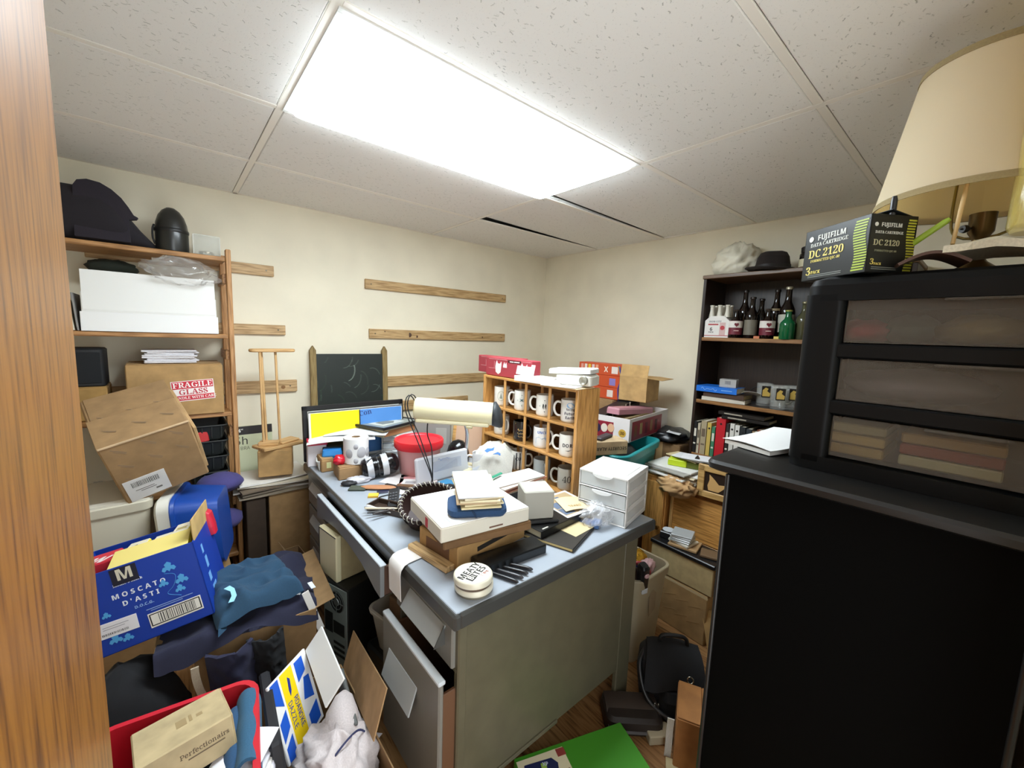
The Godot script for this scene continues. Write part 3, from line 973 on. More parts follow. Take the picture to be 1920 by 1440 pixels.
	S("blue_jacket", "dark blue jacket bundled in the left of the red tote", "clothes", lump(v(0.06, 0.06, 0.07), 0.25, 2.0, 33), cloth_mat("1f3348"), v(-0.46, 0.36, 0.6))
	# carton in the foreground with the printed sign, jersey and folders
	var fc := open_carton("open brown carton in front of the desk holding the blue and yellow sign", v(-0.055, 0, 0.52), V0, 0.26, 0.29, 0.46, card("a5835a", 8), [[3, 105, 0.16]])
	PX(fc, "flap", B(0.46, 0.128, 0.004, 0.001), card("b08c62", 8), Transform3D(Basis(v(-0.123, 0.266, 0.956), v(0.383, 0.901, -0.201), v(-0.915, 0.341, -0.213)).orthonormalized(), v(0.092, 0.344, 0.45)))
	var sg := T("printed_sign", "blue, yellow and white printed folder standing open in the front carton", "sign", v(-0.09, 0.23, 0.43))
	var sb := Basis(v(0.698, -0.125, -0.705), v(-0.161, 0.932, -0.325), v(0.698, 0.341, 0.63)).orthonormalized()
	var bd := PX(sg, "board", B(0.18, 0.226, 0.008, 0.0015), m("e8e6e4", 0.5), Transform3D(sb, v(-0.093, 0.331, 0.41)))
	P(bd, "yellow_band", B(0.056, 0.222, 0.001, 0.0003), m("f2cf10", 0.5), v(-0.014, 0, 0.0042))
	var blue := m("1b56c0", 0.5)
	for q in [[[0.026, 0.105], [0.066, 0.105], [0.066, 0.06], [0.026, 0.045]], [[0.05, 0.045], [0.075, 0.04], [0.075, -0.03], [0.03, -0.012]], [[0.03, -0.06], [0.078, -0.045], [0.078, -0.1], [0.03, -0.108]], [[-0.083, 0.11], [-0.05, 0.11], [-0.05, 0.03], [-0.083, 0.055]], [[-0.083, 0.0], [-0.05, 0.02], [-0.05, -0.03], [-0.083, -0.055]], [[-0.083, -0.07], [-0.05, -0.05], [-0.05, -0.11], [-0.083, -0.11]]]:
		P(bd, "blue_shape", slab(q, 0.001), blue, v(0, 0, 0.0042))
	P(bd, "feather", slab([[-0.004, 0.028], [0.006, 0.02], [0.006, -0.012], [0, -0.026], [-0.005, -0.008]], 0.001), m("24348c", 0.5), v(-0.014, 0.062, 0.0048), v(0, 0, -8))
	letters(bd, "ROANOKE", 0.017, m("26368e", 0.5), v(-0.001, -0.022, 0.005), v(0, 0, -90), 2)
	letters(bd, "DAZZLE", 0.017, m("26368e", 0.5), v(-0.028, -0.014, 0.005), v(0, 0, -90), 2)
	PX(sg, "white_panel", B(0.083, 0.25, 0.006, 0.001), m("dedcd8", 0.6), Transform3D(Basis(v(0.607, 0.794, 0.038), v(0.031, 0.025, -0.999), v(-0.794, 0.608, -0.009)).orthonormalized(), v(-0.02, 0.443, 0.436)))
	S("black_binder", "black ring binder upright between the red tote and the printed sign", "binder", B(0.028, 0.27, 0.29, 0.006), m("1c1d22", 0.55), v(-0.163, 0.31, 0.5), v(-4, -4, 6))
	var jn := wrinkle(44, 2.4)
	var je := T("baseball_jersey", "crumpled white jersey with navy piping in the front carton", "shirt", v(-0.03, 0.19, 0.585))
	P(je, "cloth", lump(v(0.09, 0.075, 0.1), 0.5, 1.5, 46, true, 40, true), cloth_mat("d6cccb"))
	P(je, "sleeve", hull([[-0.1, -0.03, 0.02, 0.03], [-0.05, -0.035, 0.035, 0.05], [0.02, -0.03, 0.03, 0.045], [0.06, -0.015, 0.02, 0.025], [0.075, 0.0, 0.005, 0.005]], 18), cloth_mat("d6cccb"), v(0.03, 0.13, -0.05), v(10, 70, 25))
	P(je, "piping", tube(curve([v(-0.03, 0.125, 0.05), v(0.02, 0.15, 0.04), v(0.06, 0.135, 0.02), v(0.085, 0.1, 0.03), v(0.09, 0.06, 0.05)], 24), 0.0028, 6), m("2c3054", 0.8))
	S("grey_folder", "dark grey plastic folder upright at the right of the front carton", "folder", B(0.2, 0.22, 0.012, 0.003), m("5a5c5a", 0.55), v(0.038, 0.235, 0.47), v(0, 84, 8))

func wine_box() -> void:
	var w := 0.33
	var h := 0.254
	var d := 0.275
	var b := Basis(v(0.983, 0.169, -0.074), v(-0.178, 0.974, -0.139), v(0.048, 0.150, 0.988)).orthonormalized()
	var t := T("wine_carton", "open blue wine carton with white lettering and barcode, tilted on the clothes", "box")
	var edge := v(-0.443, 0.600, -0.043) + b * v(0.152, 0, d / 2)   # turned a little about its near right edge
	b = b * Basis(Vector3.UP, deg_to_rad(-15))
	place(t, b, edge - b * v(w / 2, 0, d / 2), h)
	var k := 0.004
	P(t, "body", boxes_of([[w, k, d, 0, k / 2, 0], [k, h, d, -w / 2 + k / 2, h / 2, 0], [k, h, d, w / 2 - k / 2, h / 2, 0], [w, h, k, 0, h / 2, -d / 2 + k / 2], [w, h, k, 0, h / 2, d / 2 - k / 2]], 0.001), m("0c389c", 0.5))
	P(t, "flap", B(w * 0.6, 0.004, 0.09, 0.001), m("e6d27c", 0.6), v(0.05, h + 0.008, d / 2 - 0.05), v(16, 0, 0))
	P(t, "flap", B(0.004, 0.07, d - 0.02, 0.001), card("c9a86c"), v(w / 2 + 0.002, h + 0.03, -0.01), v(0, 0, -6))
	var f := d / 2 + 0.0007
	var wh := m("dfe3ea", 0.5)
	P(t, "emblem", B(0.062, 0.052, 0.001, 0.0003), m("15162a", 0.5), v(-0.012, h - 0.03, f))
	letters(t, "M", 0.036, m("cfc8b4", 0.5), v(-0.012, h - 0.026, f + 0.0008))
	letters(t, "Monte's Mark", 0.0075, wh, v(-0.01, h - 0.055, f), V0, 1)
	letters(t, "M O S C A T O", 0.0155, wh, v(0.01, h - 0.088, f))
	letters(t, "D ' A S T I", 0.0155, wh, v(0.008, h - 0.116, f))
	letters(t, "D.O.C.G.", 0.009, m("8fb0dc", 0.5), v(0.01, h - 0.14, f))
	var lf := m("4f9fd8", 0.5)
	for q in [[0.09, 0.2, 1.0], [0.067, 0.155, 0.7], [0.112, 0.15, 0.95], [0.102, 0.122, 0.75], [-0.075, 0.04, 0.9], [-0.048, 0.032, 0.75], [-0.078, 0.12, 0.6]]:
		P(t, "leaf", slab([[0, -0.013], [0.005, -0.006], [0.012, -0.012], [0.018, -0.006], [0.014, 0.003], [0.007, 0.004], [0.009, 0.012], [0, 0.019], [-0.009, 0.012], [-0.007, 0.004], [-0.014, 0.003], [-0.018, -0.006], [-0.012, -0.012], [-0.005, -0.006]].map(func(p): return [p[0] * q[2], p[1] * q[2]]), 0.0008), lf, v(q[0], q[1], f))
	P(t, "vine", tube(curve([v(0.075, 0.185, f), v(0.1, 0.172, f), v(0.09, 0.14, f), v(0.07, 0.12, f), v(0.1, 0.1, f)], 20), 0.0006, 5), lf)
	var bl := P(t, "label", B(0.135, 0.047, 0.001, 0.0003), m("e8e4da", 0.5), v(0.076, 0.055, f))
	P(bl, "border", boxes_of([[0.128, 0.003, 0.0004, 0, 0.019, 0.0007], [0.128, 0.003, 0.0004, 0, -0.017, 0.0007], [0.003, 0.036, 0.0004, 0.063, 0, 0.0007], [0.003, 0.036, 0.0004, -0.063, 0, 0.0007]], 0.0001), m("161616", 0.6))
	barcode(bl, 0.095, 0.03, v(0.004, 0.001, 0.0007), V0, 7)
	P(t, "print_line", boxes_of([[0.09, 0.0022, 0.0004, 0.055, 0.093, f], [0.08, 0.0022, 0.0004, 0.06, 0.087, f], [0.035, 0.002, 0.0004, 0.11, 0.093, f]], 0.0001), m("8aa4d4", 0.6))
	var l2 := P(t, "label", B(0.09, 0.046, 0.001, 0.0003), m("e4e2e6", 0.5), v(-0.06, 0.075, f), v(0, 0, -2))
	barcode(l2, 0.06, 0.007, v(-0.01, -0.012, 0.0007), V0, 9)
	P(l2, "print_line", boxes_of([[0.06, 0.002, 0.0004, -0.005, 0.01, 0.0006], [0.05, 0.002, 0.0004, -0.01, 0.003, 0.0006]], 0.0001), m("9a98a0", 0.6))
	P(t, "side_print", boxes_of([[0.0004, 0.03, 0.02, w / 2 + 0.0006, 0.2, 0.06], [0.0004, 0.04, 0.026, w / 2 + 0.0006, 0.15, 0.05], [0.0004, 0.03, 0.03, w / 2 + 0.0006, 0.1, 0.06], [0.0004, 0.012, 0.05, w / 2 + 0.0006, 0.06, 0.04]], 0.0001), m("6fa6e0", 0.5))
	# what is packed in it
	var xf := t.transform
	var inner := [
		["red_white_box", "red and white box with a big letter W at the left of the wine carton", "box", v(0.075, 0.24, 0.1), v(-0.09, 0.13, 0.02), "c8283a"],
		["yellow_box", "yellow box with a bird picture in the wine carton, beside the red box", "box", v(0.055, 0.235, 0.12), v(-0.015, 0.128, 0.0), "e3cf3a"],
		["cream_box", "cream box printed with red lines in the wine carton", "box", v(0.05, 0.225, 0.1), v(0.045, 0.125, -0.03), "dccfae"],
		["lemon_box", "lemon yellow box furthest right in the wine carton", "box", v(0.05, 0.24, 0.1), v(0.105, 0.13, -0.05), "ead22e"]]
	for e in inner:
		var o := T(e[0], e[1], e[2])
		o.transform = xf * Transform3D(Basis(), e[4] - v(0, e[3].y / 2 - 0.012, 0))
		P(o, "body", B(e[3].x, e[3].y, e[3].z, 0.002), m(e[5], 0.5), v(0, e[3].y / 2, 0))
		P(o, "flap", B(e[3].x - 0.004, 0.002, e[3].z - 0.004, 0.0006), m("e6dfc8" if e[0] != "red_white_box" else "d23344", 0.5), v(0, e[3].y + 0.001, 0))
		if e[0] == "red_white_box":
			letters(o, "W", 0.045, m("e9e4e0", 0.5), v(0.0, e[3].y + 0.0028, 0.02), v(-90, -20, 0))
		elif e[0] == "yellow_box":
			P(o, "bird_print", slab([[-0.012, -0.03], [0.008, -0.03], [0.012, -0.01], [0.016, 0.012], [0.006, 0.02], [0.0, 0.034], [-0.008, 0.022], [-0.014, 0.0]], 0.0008), m("4a4c48", 0.6), v(0, e[3].y + 0.0026, 0.01), v(-90, 0, 0))
		else:
			P(o, "print_line", boxes_of([[0.03, 0.0006, 0.004, 0, 0, 0.02], [0.026, 0.0006, 0.004, 0, 0, 0.01], [0.03, 0.0006, 0.004, 0, 0, 0]], 0.0001), m("b8503a" if e[0] == "cream_box" else "a89420", 0.6), v(0, e[3].y + 0.0024, 0))
	var rp := T("red_pouch", "red pouch poking out behind the wine carton next to the blue tub", "pouch")
	rp.transform = xf * Transform3D(Basis(), v(0.165, 0.19, -0.12))
	P(rp, "body", loft([[0, 0.03, 0.05, 0.008], [0.03, 0.034, 0.06, 0.012], [0.08, 0.03, 0.055, 0.01], [0.09, 0.01, 0.05, 0.004]]), m("c41f38", 0.5))

func desk() -> void:
	var o := v(0.66, 0, 0.09)
	var t := T("steel_desk", "big grey steel office desk with two pedestals, covered in clutter", "desk", o)
	var steel := grain("5d5845", v(2, 2, 2), 0.9, 0.38, 0.02, 61)
	var steel2 := m("74726b", 0.35)
	var top := m("9ba2ab", 0.3)
	P(t, "desktop", B(0.935, 0.006, 1.495, 0.002), top, v(0.6625, 0.747, 0.0925) - o)
	P(t, "desktop_edge", boxes_of([[0.022, 0.045, 1.515, 0.196, 0.7255, 0.0925], [0.022, 0.045, 1.515, 1.129, 0.7255, 0.0925], [0.92, 0.045, 0.022, 0.6625, 0.7255, 0.839], [0.92, 0.045, 0.022, 0.6625, 0.7255, -0.654]], 0.006), m("3c3c3a", 0.3), -o)
	# right pedestal: side, posts, back and inner wall; the drawers are its front
	P(t, "side_panel", B(0.80, 0.55, 0.012, 0.002), steel, v(0.62, 0.432, 0.823) - o)
	P(t, "corner_post", B(0.085, 0.7, 0.02, 0.004), steel, v(1.005, 0.352, 0.821) - o)
	P(t, "corner_post", B(0.03, 0.56, 0.022, 0.004), steel, v(0.226, 0.427, 0.82) - o)
	P(t, "inner_panel", B(0.82, 0.55, 0.014, 0.002), steel, v(0.63, 0.432, 0.463) - o)
	P(t, "back_panel", B(0.012, 0.58, 1.46, 0.002), steel, v(1.035, 0.42, 0.085) - o)
	P(t, "rail", boxes_of([[0.014, 0.012, 0.36, 0.217, 0.563, 0.643], [0.014, 0.014, 0.36, 0.217, 0.704, 0.643], [0.4, 0.014, 0.38, 0.42, 0.16, 0.645]], 0.002), steel, -o)
	for q in [[0.25, 0.80], [0.25, 0.48], [1.0, -0.62], [0.25, -0.62], [0.25, -0.32], [1.0, 0.48]]:
		P(t, "leg", B(0.035, 0.16, 0.035, 0.003), m("33332f", 0.5), v(q[0], 0.08, q[1]) - o)
	# left pedestal with three drawers
	P(t, "side_panel", B(0.82, 0.55, 0.36, 0.003), steel, v(0.63, 0.432, -0.475) - o)
	for k in 3:
		var dr := P(t, "drawer", B(0.016, 0.165, 0.34, 0.004), steel2, v(0.212, 0.62 - 0.178 * k, -0.475) - o)
		P(dr, "handle", B(0.004, 0.04, 0.19, 0.001), m("9b9c98", 0.3), v(-0.016, 0.03, 0), v(0, 0, -28))
	# lap drawer, slid out a little
	var arch := [[-0.365, 0.6], [-0.365, 0.705], [0.365, 0.705], [0.365, 0.6], [0.32, 0.605], [0.2, 0.64], [0.05, 0.655], [-0.1, 0.653], [-0.25, 0.632], [-0.32, 0.608]]
	var ld := P(t, "drawer", join([[slab(arch, 0.014), tf(V0, v(0, -90, 0))]]), m("77797a", 0.33), v(0.158, 0, 0.09) - o)
	P(ld, "drawer_box", boxes_of([[0.4, 0.006, 0.69, 0.21, 0.662, 0], [0.4, 0.03, 0.008, 0.21, 0.675, 0.345], [0.4, 0.03, 0.008, 0.21, 0.675, -0.345]], 0.001), m("2f2a26", 0.6))
	P(ld, "drawer_side", B(0.05, 0.1, 0.012, 0.002), m("4d3324", 0.6), v(0.031, 0.652, 0.358))
	P(ld, "lip", B(0.022, 0.006, 0.73, 0.002), m("aeb4ba", 0.3), v(0.004, 0.707, 0))
	# right top drawer and the open file drawer below it
	var td := P(t, "drawer", B(0.018, 0.13, 0.345, 0.004), steel2, v(0.209, 0.633, 0.643) - o)
	P(td, "handle", B(0.005, 0.062, 0.21, 0.0015), m("8e8f8b", 0.3), v(-0.026, 0.022, 0.035), v(0, 0, -34))
	P(td, "handle_end", slab([[0, 0], [0.03, 0.055], [0.034, 0.0]], 0.003), m("3f3f3c", 0.4), v(-0.046, -0.005, 0.141))
	var fd := P(t, "drawer", B(0.016, 0.405, 0.362, 0.004), steel2, v(0.163, 0.352, 0.647) - o)
	P(fd, "lip", B(0.022, 0.012, 0.362, 0.003), m("c3c9cc", 0.3), v(0.002, 0.204, 0))  # light catching this top edge is put into its pale colour
	P(fd, "handle", B(0.005, 0.085, 0.19, 0.0015), m("a3a8a8", 0.3), v(-0.02, 0.07, -0.035), v(0, 0, -18))
	P(fd, "drawer_side", boxes_of([[0.4, 0.36, 0.01, 0.2, -0.02, 0.167], [0.4, 0.36, 0.01, 0.2, -0.02, -0.167], [0.4, 0.008, 0.33, 0.2, -0.19, 0]], 0.002), m("5e3d24", 0.6))
	# in the kneehole
	var pc := T("computer_tower", "black computer tower with its grey rear and fan grille facing out of the kneehole", "computer", v(0.331, 0, -0.055), v(0, -71, 0))
	P(pc, "case", B(0.157, 0.41, 0.4, 0.004), m("131413", 0.5), v(0, 0.213, 0))
	var rp := P(pc, "rear_panel", B(0.146, 0.395, 0.004, 0.001), m("8a958f", 0.5, 0.2), v(0, 0.213, 0.201))
	var dk := m("141615", 0.6)
	P(rp, "fan_grille", join([[lathe([[0.045, 0], [0.048, 0.002], [0.045, 0.003]], 28), tf(V0)], [lathe([[0.03, 0], [0.033, 0.002], [0.03, 0.003]], 28), tf(V0)], [lathe([[0.0, 0], [0.016, 0], [0.015, 0.003], [0, 0.003]], 20), tf(V0)], [B(0.09, 0.002, 0.004, 0.0005), tf(v(0, 0.002, 0))], [B(0.004, 0.002, 0.09, 0.0005), tf(v(0, 0.002, 0))]]), m("8a928e", 0.4, 0.6), v(0.012, 0.135, 0.003), v(90, 0, 0))
	P(rp, "fan_opening", lathe([[0, 0], [0.047, 0], [0.047, 0.001], [0, 0.001]], 28), dk, v(0.012, 0.135, 0.002), v(90, 0, 0))
	each(rp, "port_plate", [[0.05, 0.09, 0.002, -0.04, 0.03, 0.003], [0.07, 0.055, 0.002, 0.025, 0.02, 0.003], [0.07, 0.012, 0.002, 0.025, -0.05, 0.003], [0.07, 0.012, 0.002, 0.025, -0.075, 0.003], [0.07, 0.012, 0.002, 0.025, -0.1, 0.003], [0.03, 0.03, 0.002, -0.048, 0.155, 0.003]], dk, V0, 0.0005)
	var bb := T("beige_case", "cream beige equipment case lying on the computer tower in the kneehole", "case", v(0.29, 0.419, -0.092), v(0, -81, 0))
	P(bb, "body", B(0.152, 0.198, 0.3, 0.004), grain("ab9a72", v(3, 3, 3), 0.9, 0.6), v(0, 0.1, -0.012))
	P(bb, "front_panel", B(0.155, 0.202, 0.024, 0.004), m("dcd3ad", 0.5), v(0, 0.101, 0.145))  # cream front and tan body: lit and shaded sides put into the colours
	P(bb, "trim_line", boxes_of([[0.15, 0.003, 0.003, 0, 0.196, 0.158], [0.003, 0.19, 0.003, -0.072, 0.1, 0.158]], 0.0005), m("2a2822", 0.6))
	var sb := T("black_storage_box", "black storage box under the clear tub in the kneehole", "box", v(0.385, 0, 0.27), v(0, -82, 0))
	P(sb, "body", loft([[0, 0.25, 0.28, 0.02], [0.19, 0.27, 0.3, 0.02]]), m("121413", 0.5))
	P(sb, "lid", loft([[0, 0.28, 0.31, 0.02], [0.022, 0.28, 0.31, 0.02], [0.028, 0.26, 0.29, 0.02]]), m("171918", 0.45), v(0, 0.19, 0))
	var ct := T("clear_tub", "frosted clear plastic tub with brown contents in the kneehole", "tub", v(0.385, 0.2185, 0.27), v(0, -78, 0))
	P(ct, "body", tub(0.2, 0.25, 0.245, 0.3, 0.17, 0.03, 0.008, 0.003), plastic("d6d2c6", 0.55, 0.4))
	S("brown_box", "brown cardboard box standing in the clear tub under the desk", "box", B(0.17, 0.2, 0.2, 0.003), card("7c6046"), v(0.4, 0.325, 0.28), v(0, -78, 0))
	carton("tall brown carton on the floor at the far left of the desk, dark side outwards", v(-0.02, 0, -0.97), V0, 0.09, 0.55, 0.36, card("3f3022"))
	carton("tall tan carton on the floor between the pine shelves and the desk", v(0.15, 0, -0.97), V0, 0.22, 0.555, 0.36, card("a17e52"))
	open_carton("low open brown carton at the foot of the left desk pedestal", v(0.125, 0, -0.5), v(0, 4, 0), 0.07, 0.3, 0.3, card("8f6f4a"), [[0, 30, 0.06]])

func desk_back() -> void:
	# stand and cartons between shelves and desk
	var cols := ["8d7f6c", "b9ad98", "d8d2c6", "6e5f4e", "cfc6b4", "e6e2da"]
	for k in 6:
		S("newspaper", ["lowest folded newspaper on the tall tan carton beside the desk", "second folded newspaper up on the tall tan carton", "white folded newspaper in the middle of the pile by the desk", "dark brown envelope in the paper pile beside the desk", "thin cream booklet near the top of the paper pile beside the desk", "topmost white sheet of the paper pile under the small tan carton"][k], "newspaper", sheet(func(a: float, q: float): return v((a - 0.5) * 0.36, 0.012 * sin(a * 3.0 + k) * (a - 0.4), (q - 0.5) * 0.26), 10, 4, 0.008), m(cols[k], 0.85), v(0.085 + 0.012 * sin(k * 2.0), 0.568 + 0.0115 * k, -0.93 + 0.02 * cos(k * 1.9)), v(0, 7 * sin(k * 2.7), 0))
	var pk := T("shelf_bracket_pack", "pale green 24 inch shelf package leaning on the wall behind the wooden stand", "package", v(0.03, 0.56, -1.168), v(-3, 0, 0))
	P(pk, "card", B(0.2, 0.31, 0.012, 0.002), m("cfd3b0", 0.5), v(0, 0.155, 0))
	P(pk, "top_band", B(0.2, 0.05, 0.001, 0.0003), m("2a2526", 0.5), v(0, 0.285, 0.0065))
	letters(pk, "24\"", 0.022, m("e9e9e2", 0.5), v(-0.072, 0.285, 0.0072), V0, 0)
	letters(pk, "Sh", 0.046, m("2d2b26", 0.5), v(-0.062, 0.222, 0.0066), V0, 3)
	letters(pk, "2 BRA", 0.02, m("6c6e58", 0.5), v(-0.055, 0.178, 0.0066), V0, 3)
	carton("small tan carton on the newspapers, carrying the wooden stand", v(0.1, 0.645, -0.9), v(0, -14, 0), 0.165, 0.15, 0.14, card("c39a63"), true)
	var ws := T("wooden_stand", "pine stand of three thin round rods under an oval top, on the small carton", "stand", v(0.1, 0.7955, -0.905), v(0, 4, 0))
	var pn := wood("d8b07a", 0, 0.5, 0.75, 63)
	var pny := wood("d8b07a", 1, 0.5, 0.75, 63)
	P(ws, "base", B(0.235, 0.018, 0.13, 0.004), pn, v(0.02, 0.009, 0), v(0, 16, 0))
	P(ws, "block", B(0.1, 0.022, 0.05, 0.003), pn, v(-0.035, 0.029, 0.02), v(0, -28, 0))
	P(ws, "block", B(0.11, 0.012, 0.08, 0.004), pn, v(0.06, 0.024, -0.01), v(0, 20, 3))
	P(ws, "top", loft([[0, 0.215, 0.055, 0.027], [0.004, 0.225, 0.064, 0.031], [0.014, 0.225, 0.064, 0.031], [0.018, 0.215, 0.055, 0.027]], 8), pn, v(0, 0.532, 0))
	for q in [[-0.075, 0.02, -0.4], [-0.05, -0.015, -1.2], [0.02, 0.0, -1.0]]:
		P(ws, "rod", lathe([[0, 0], [0.0065, 0], [0.0065, 0.51], [0, 0.51]], 12), pny, v(q[0] * 0.9 + 0.005, 0.026, q[1]), v(0, 0, -q[2]))
	# pictures at the left end of the desk
	var bf := T("framed_poster", "large black picture frame at the back left of the desk behind the yellow poster", "picture frame", v(0.475, 0.7505, -0.662), v(-5, 0, 0))
	P(bf, "frame", boxes_of([[0.57, 0.025, 0.02, 0, 0.287, 0], [0.57, 0.025, 0.02, 0, 0.0125, 0], [0.025, 0.3, 0.02, -0.2725, 0.15, 0], [0.025, 0.3, 0.02, 0.2725, 0.15, 0]], 0.003), m("1b1b1c", 0.35))
	P(bf, "mat", B(0.525, 0.255, 0.008, 0.001), m("b9bcb4", 0.5), v(0, 0.15, 0))
	var yp := T("poster_board", "yellow and blue poster in a thin frame, standing at the back left of the desk", "poster", v(0.475, 0.7505, -0.625), v(-4, 0, 0))
	P(yp, "frame", B(0.53, 0.275, 0.01, 0.002), m("dfe0da", 0.4), v(0, 0.1375, 0))
	P(yp, "yellow_panel", B(0.255, 0.25, 0.002, 0.0005), m("f2da10", 0.45), v(-0.127, 0.14, 0.006))
	P(yp, "blue_panel", B(0.25, 0.25, 0.002, 0.0005), m("4f86c8", 0.45), v(0.13, 0.14, 0.006))
	P(yp, "trim_line", boxes_of([[0.006, 0.275, 0.003, 0.262, 0.1375, 0.006], [0.006, 0.25, 0.003, 0.003, 0.14, 0.007], [0.53, 0.005, 0.003, 0, 0.272, 0.006]], 0.0005), m("24262c", 0.5))
	letters(yp, "Con", 0.028, m("2a3a70", 0.5), v(0.035, 0.245, 0.0075), v(0, 0, 8), 1)
	var mo := T("mini_drawers", "small clear three-drawer organizer under the framed picture on the desk", "organizer", v(0.68, 0.7505, -0.565), v(0, -22, 0))
	organizer(mo, 0.19, 0.126, 0.15, 3, "dcdcda")
	var pb := T("picture_box", "shallow cream box under the framed black and white picture", "box", v(0.63, 0.879, -0.6), v(0, -70, 0))
	P(pb, "body", B(0.2, 0.045, 0.26, 0.002), m("c9bd98", 0.6), v(0, 0.0225, 0))
	P(pb, "side_strip", B(0.002, 0.03, 0.24, 0.0004), m("c88a5c", 0.6), v(0.101, 0.0175, 0))
	var fp := T("framed_picture", "black framed picture lying flat on the cream box on the desk", "picture frame", v(0.63, 0.9245, -0.6), v(0, -68, 1.5))
	P(fp, "frame", boxes_of([[0.25, 0.014, 0.014, 0, 0.007, 0.148], [0.25, 0.014, 0.014, 0, 0.007, -0.148], [0.014, 0.014, 0.31, 0.118, 0.007, 0], [0.014, 0.014, 0.31, -0.118, 0.007, 0]], 0.002), m("1d1d1f", 0.3))
	P(fp, "mat", B(0.23, 0.006, 0.29, 0.001), m("8d928c", 0.4), v(0, 0.006, 0))
	P(fp, "print", B(0.12, 0.001, 0.17, 0.0003), m("c9cbc0", 0.5), v(0, 0.0095, 0.01))
	P(fp, "print_figure", slab([[-0.04, -0.05], [0.03, -0.06], [0.045, 0.01], [0.01, 0.05], [-0.02, 0.03], [-0.045, 0.02]], 0.0008), m("7c8078", 0.6), v(0, 0.0104, 0.01), v(-90, 0, 0))
	# clutter under the white sheets
	S("green_box", "dark green box under the white sheets at the back left of the desk", "box", B(0.22, 0.1, 0.12, 0.003), m("1f2a24", 0.6), v(0.37, 0.801, -0.59), v(0, -8, 0))
	var rw := T("lidded_box", "white carton with a red lid at the far left corner of the desk", "box", v(0.236, 0.7505, -0.6), v(0, -10, 0))
	P(rw, "body", B(0.09, 0.115, 0.09, 0.004), m("d8d2d4", 0.5), v(0, 0.0575, 0))
	P(rw, "lid", loft([[0, 0.095, 0.095, 0.01], [0.02, 0.095, 0.095, 0.01]]), m("c01f3c", 0.5), v(0.003, 0.112, 0))
	S("blue_packet", "bright blue packet lying in front of the dark green box on the desk", "packet", loft([[0, 0.085, 0.06, 0.012], [0.02, 0.095, 0.07, 0.014], [0.045, 0.085, 0.06, 0.012]]), m("2f7fc0", 0.45), v(0.286, 0.803, -0.5), v(0, -20, 0))
	S("white_tray", "shallow white tray under the blue packet on the desk", "tray", tub(0.15, 0.1, 0.17, 0.11, 0.05, 0.01, 0.003), m("cfcfc8", 0.5), v(0.3, 0.7505, -0.51), v(0, -14, 0))
	for k in 2:
		S("white_sheet", ["large white sheet spread over the boxes at the back left of the desk", "second white sheet sliding toward the framed picture, back left of desk"][k], "paper", sheet(func(a: float, q: float): return v((a - 0.5) * 0.33, 0.006 * sin(a * 4) + 0.008 * q, (q - 0.5) * 0.2), 10, 8, 0.003), m(["e2e2e2", "d6d8da"][k], 0.7), v(0.36 + 0.1 * k, 0.888 + 0.016 * k, -0.565 - 0.02 * k), v(4, -20 - 16 * k, 3))
	var gb := T("grey_box_file", "grey box file standing upright behind the red bucket", "box file", v(0.79, 0.7505, -0.35), v(0, -40, 0))
	P(gb, "case", B(0.2, 0.235, 0.05, 0.004), m("8f8d88", 0.6), v(0, 0.1175, 0))
	P(gb, "spine_label", B(0.06, 0.09, 0.001, 0.0003), m("a5a39c", 0.6), v(0.05, 0.14, 0.0255))
	S("black_helmet", "glossy black rounded bowl upside down behind the red bucket", "bowl", lathe([[0, 0], [0.062, 0], [0.066, 0.012], [0.064, 0.05], [0.052, 0.09], [0.03, 0.115], [0, 0.125]], 28), m("121214", 0.12), v(0.885, 0.7505, -0.235))
	for k in 2:
		var pf := T("framed_photo", ["honey wooden picture frame leaning behind the lamp neck", "red edged wooden frame leaning behind the honey frame"][k], "picture frame", v(0.97 + 0.03 * k, 0.7505, -0.27 - 0.045 * k), v(-14, -52, 0))
		P(pf, "frame", boxes_of([[0.2, 0.02, 0.014, 0, 0.2, 0], [0.2, 0.02, 0.014, 0, 0.01, 0], [0.02, 0.21, 0.014, -0.09, 0.105, 0], [0.02, 0.21, 0.014, 0.09, 0.105, 0]], 0.003), wood(["d8a868", "b0483a"][k], 0, 0.5, 0.75, 65))
		P(pf, "picture", B(0.165, 0.175, 0.004, 0.001), m(["c9a58a", "6d2a2c"][k], 0.5), v(0, 0.105, 0))

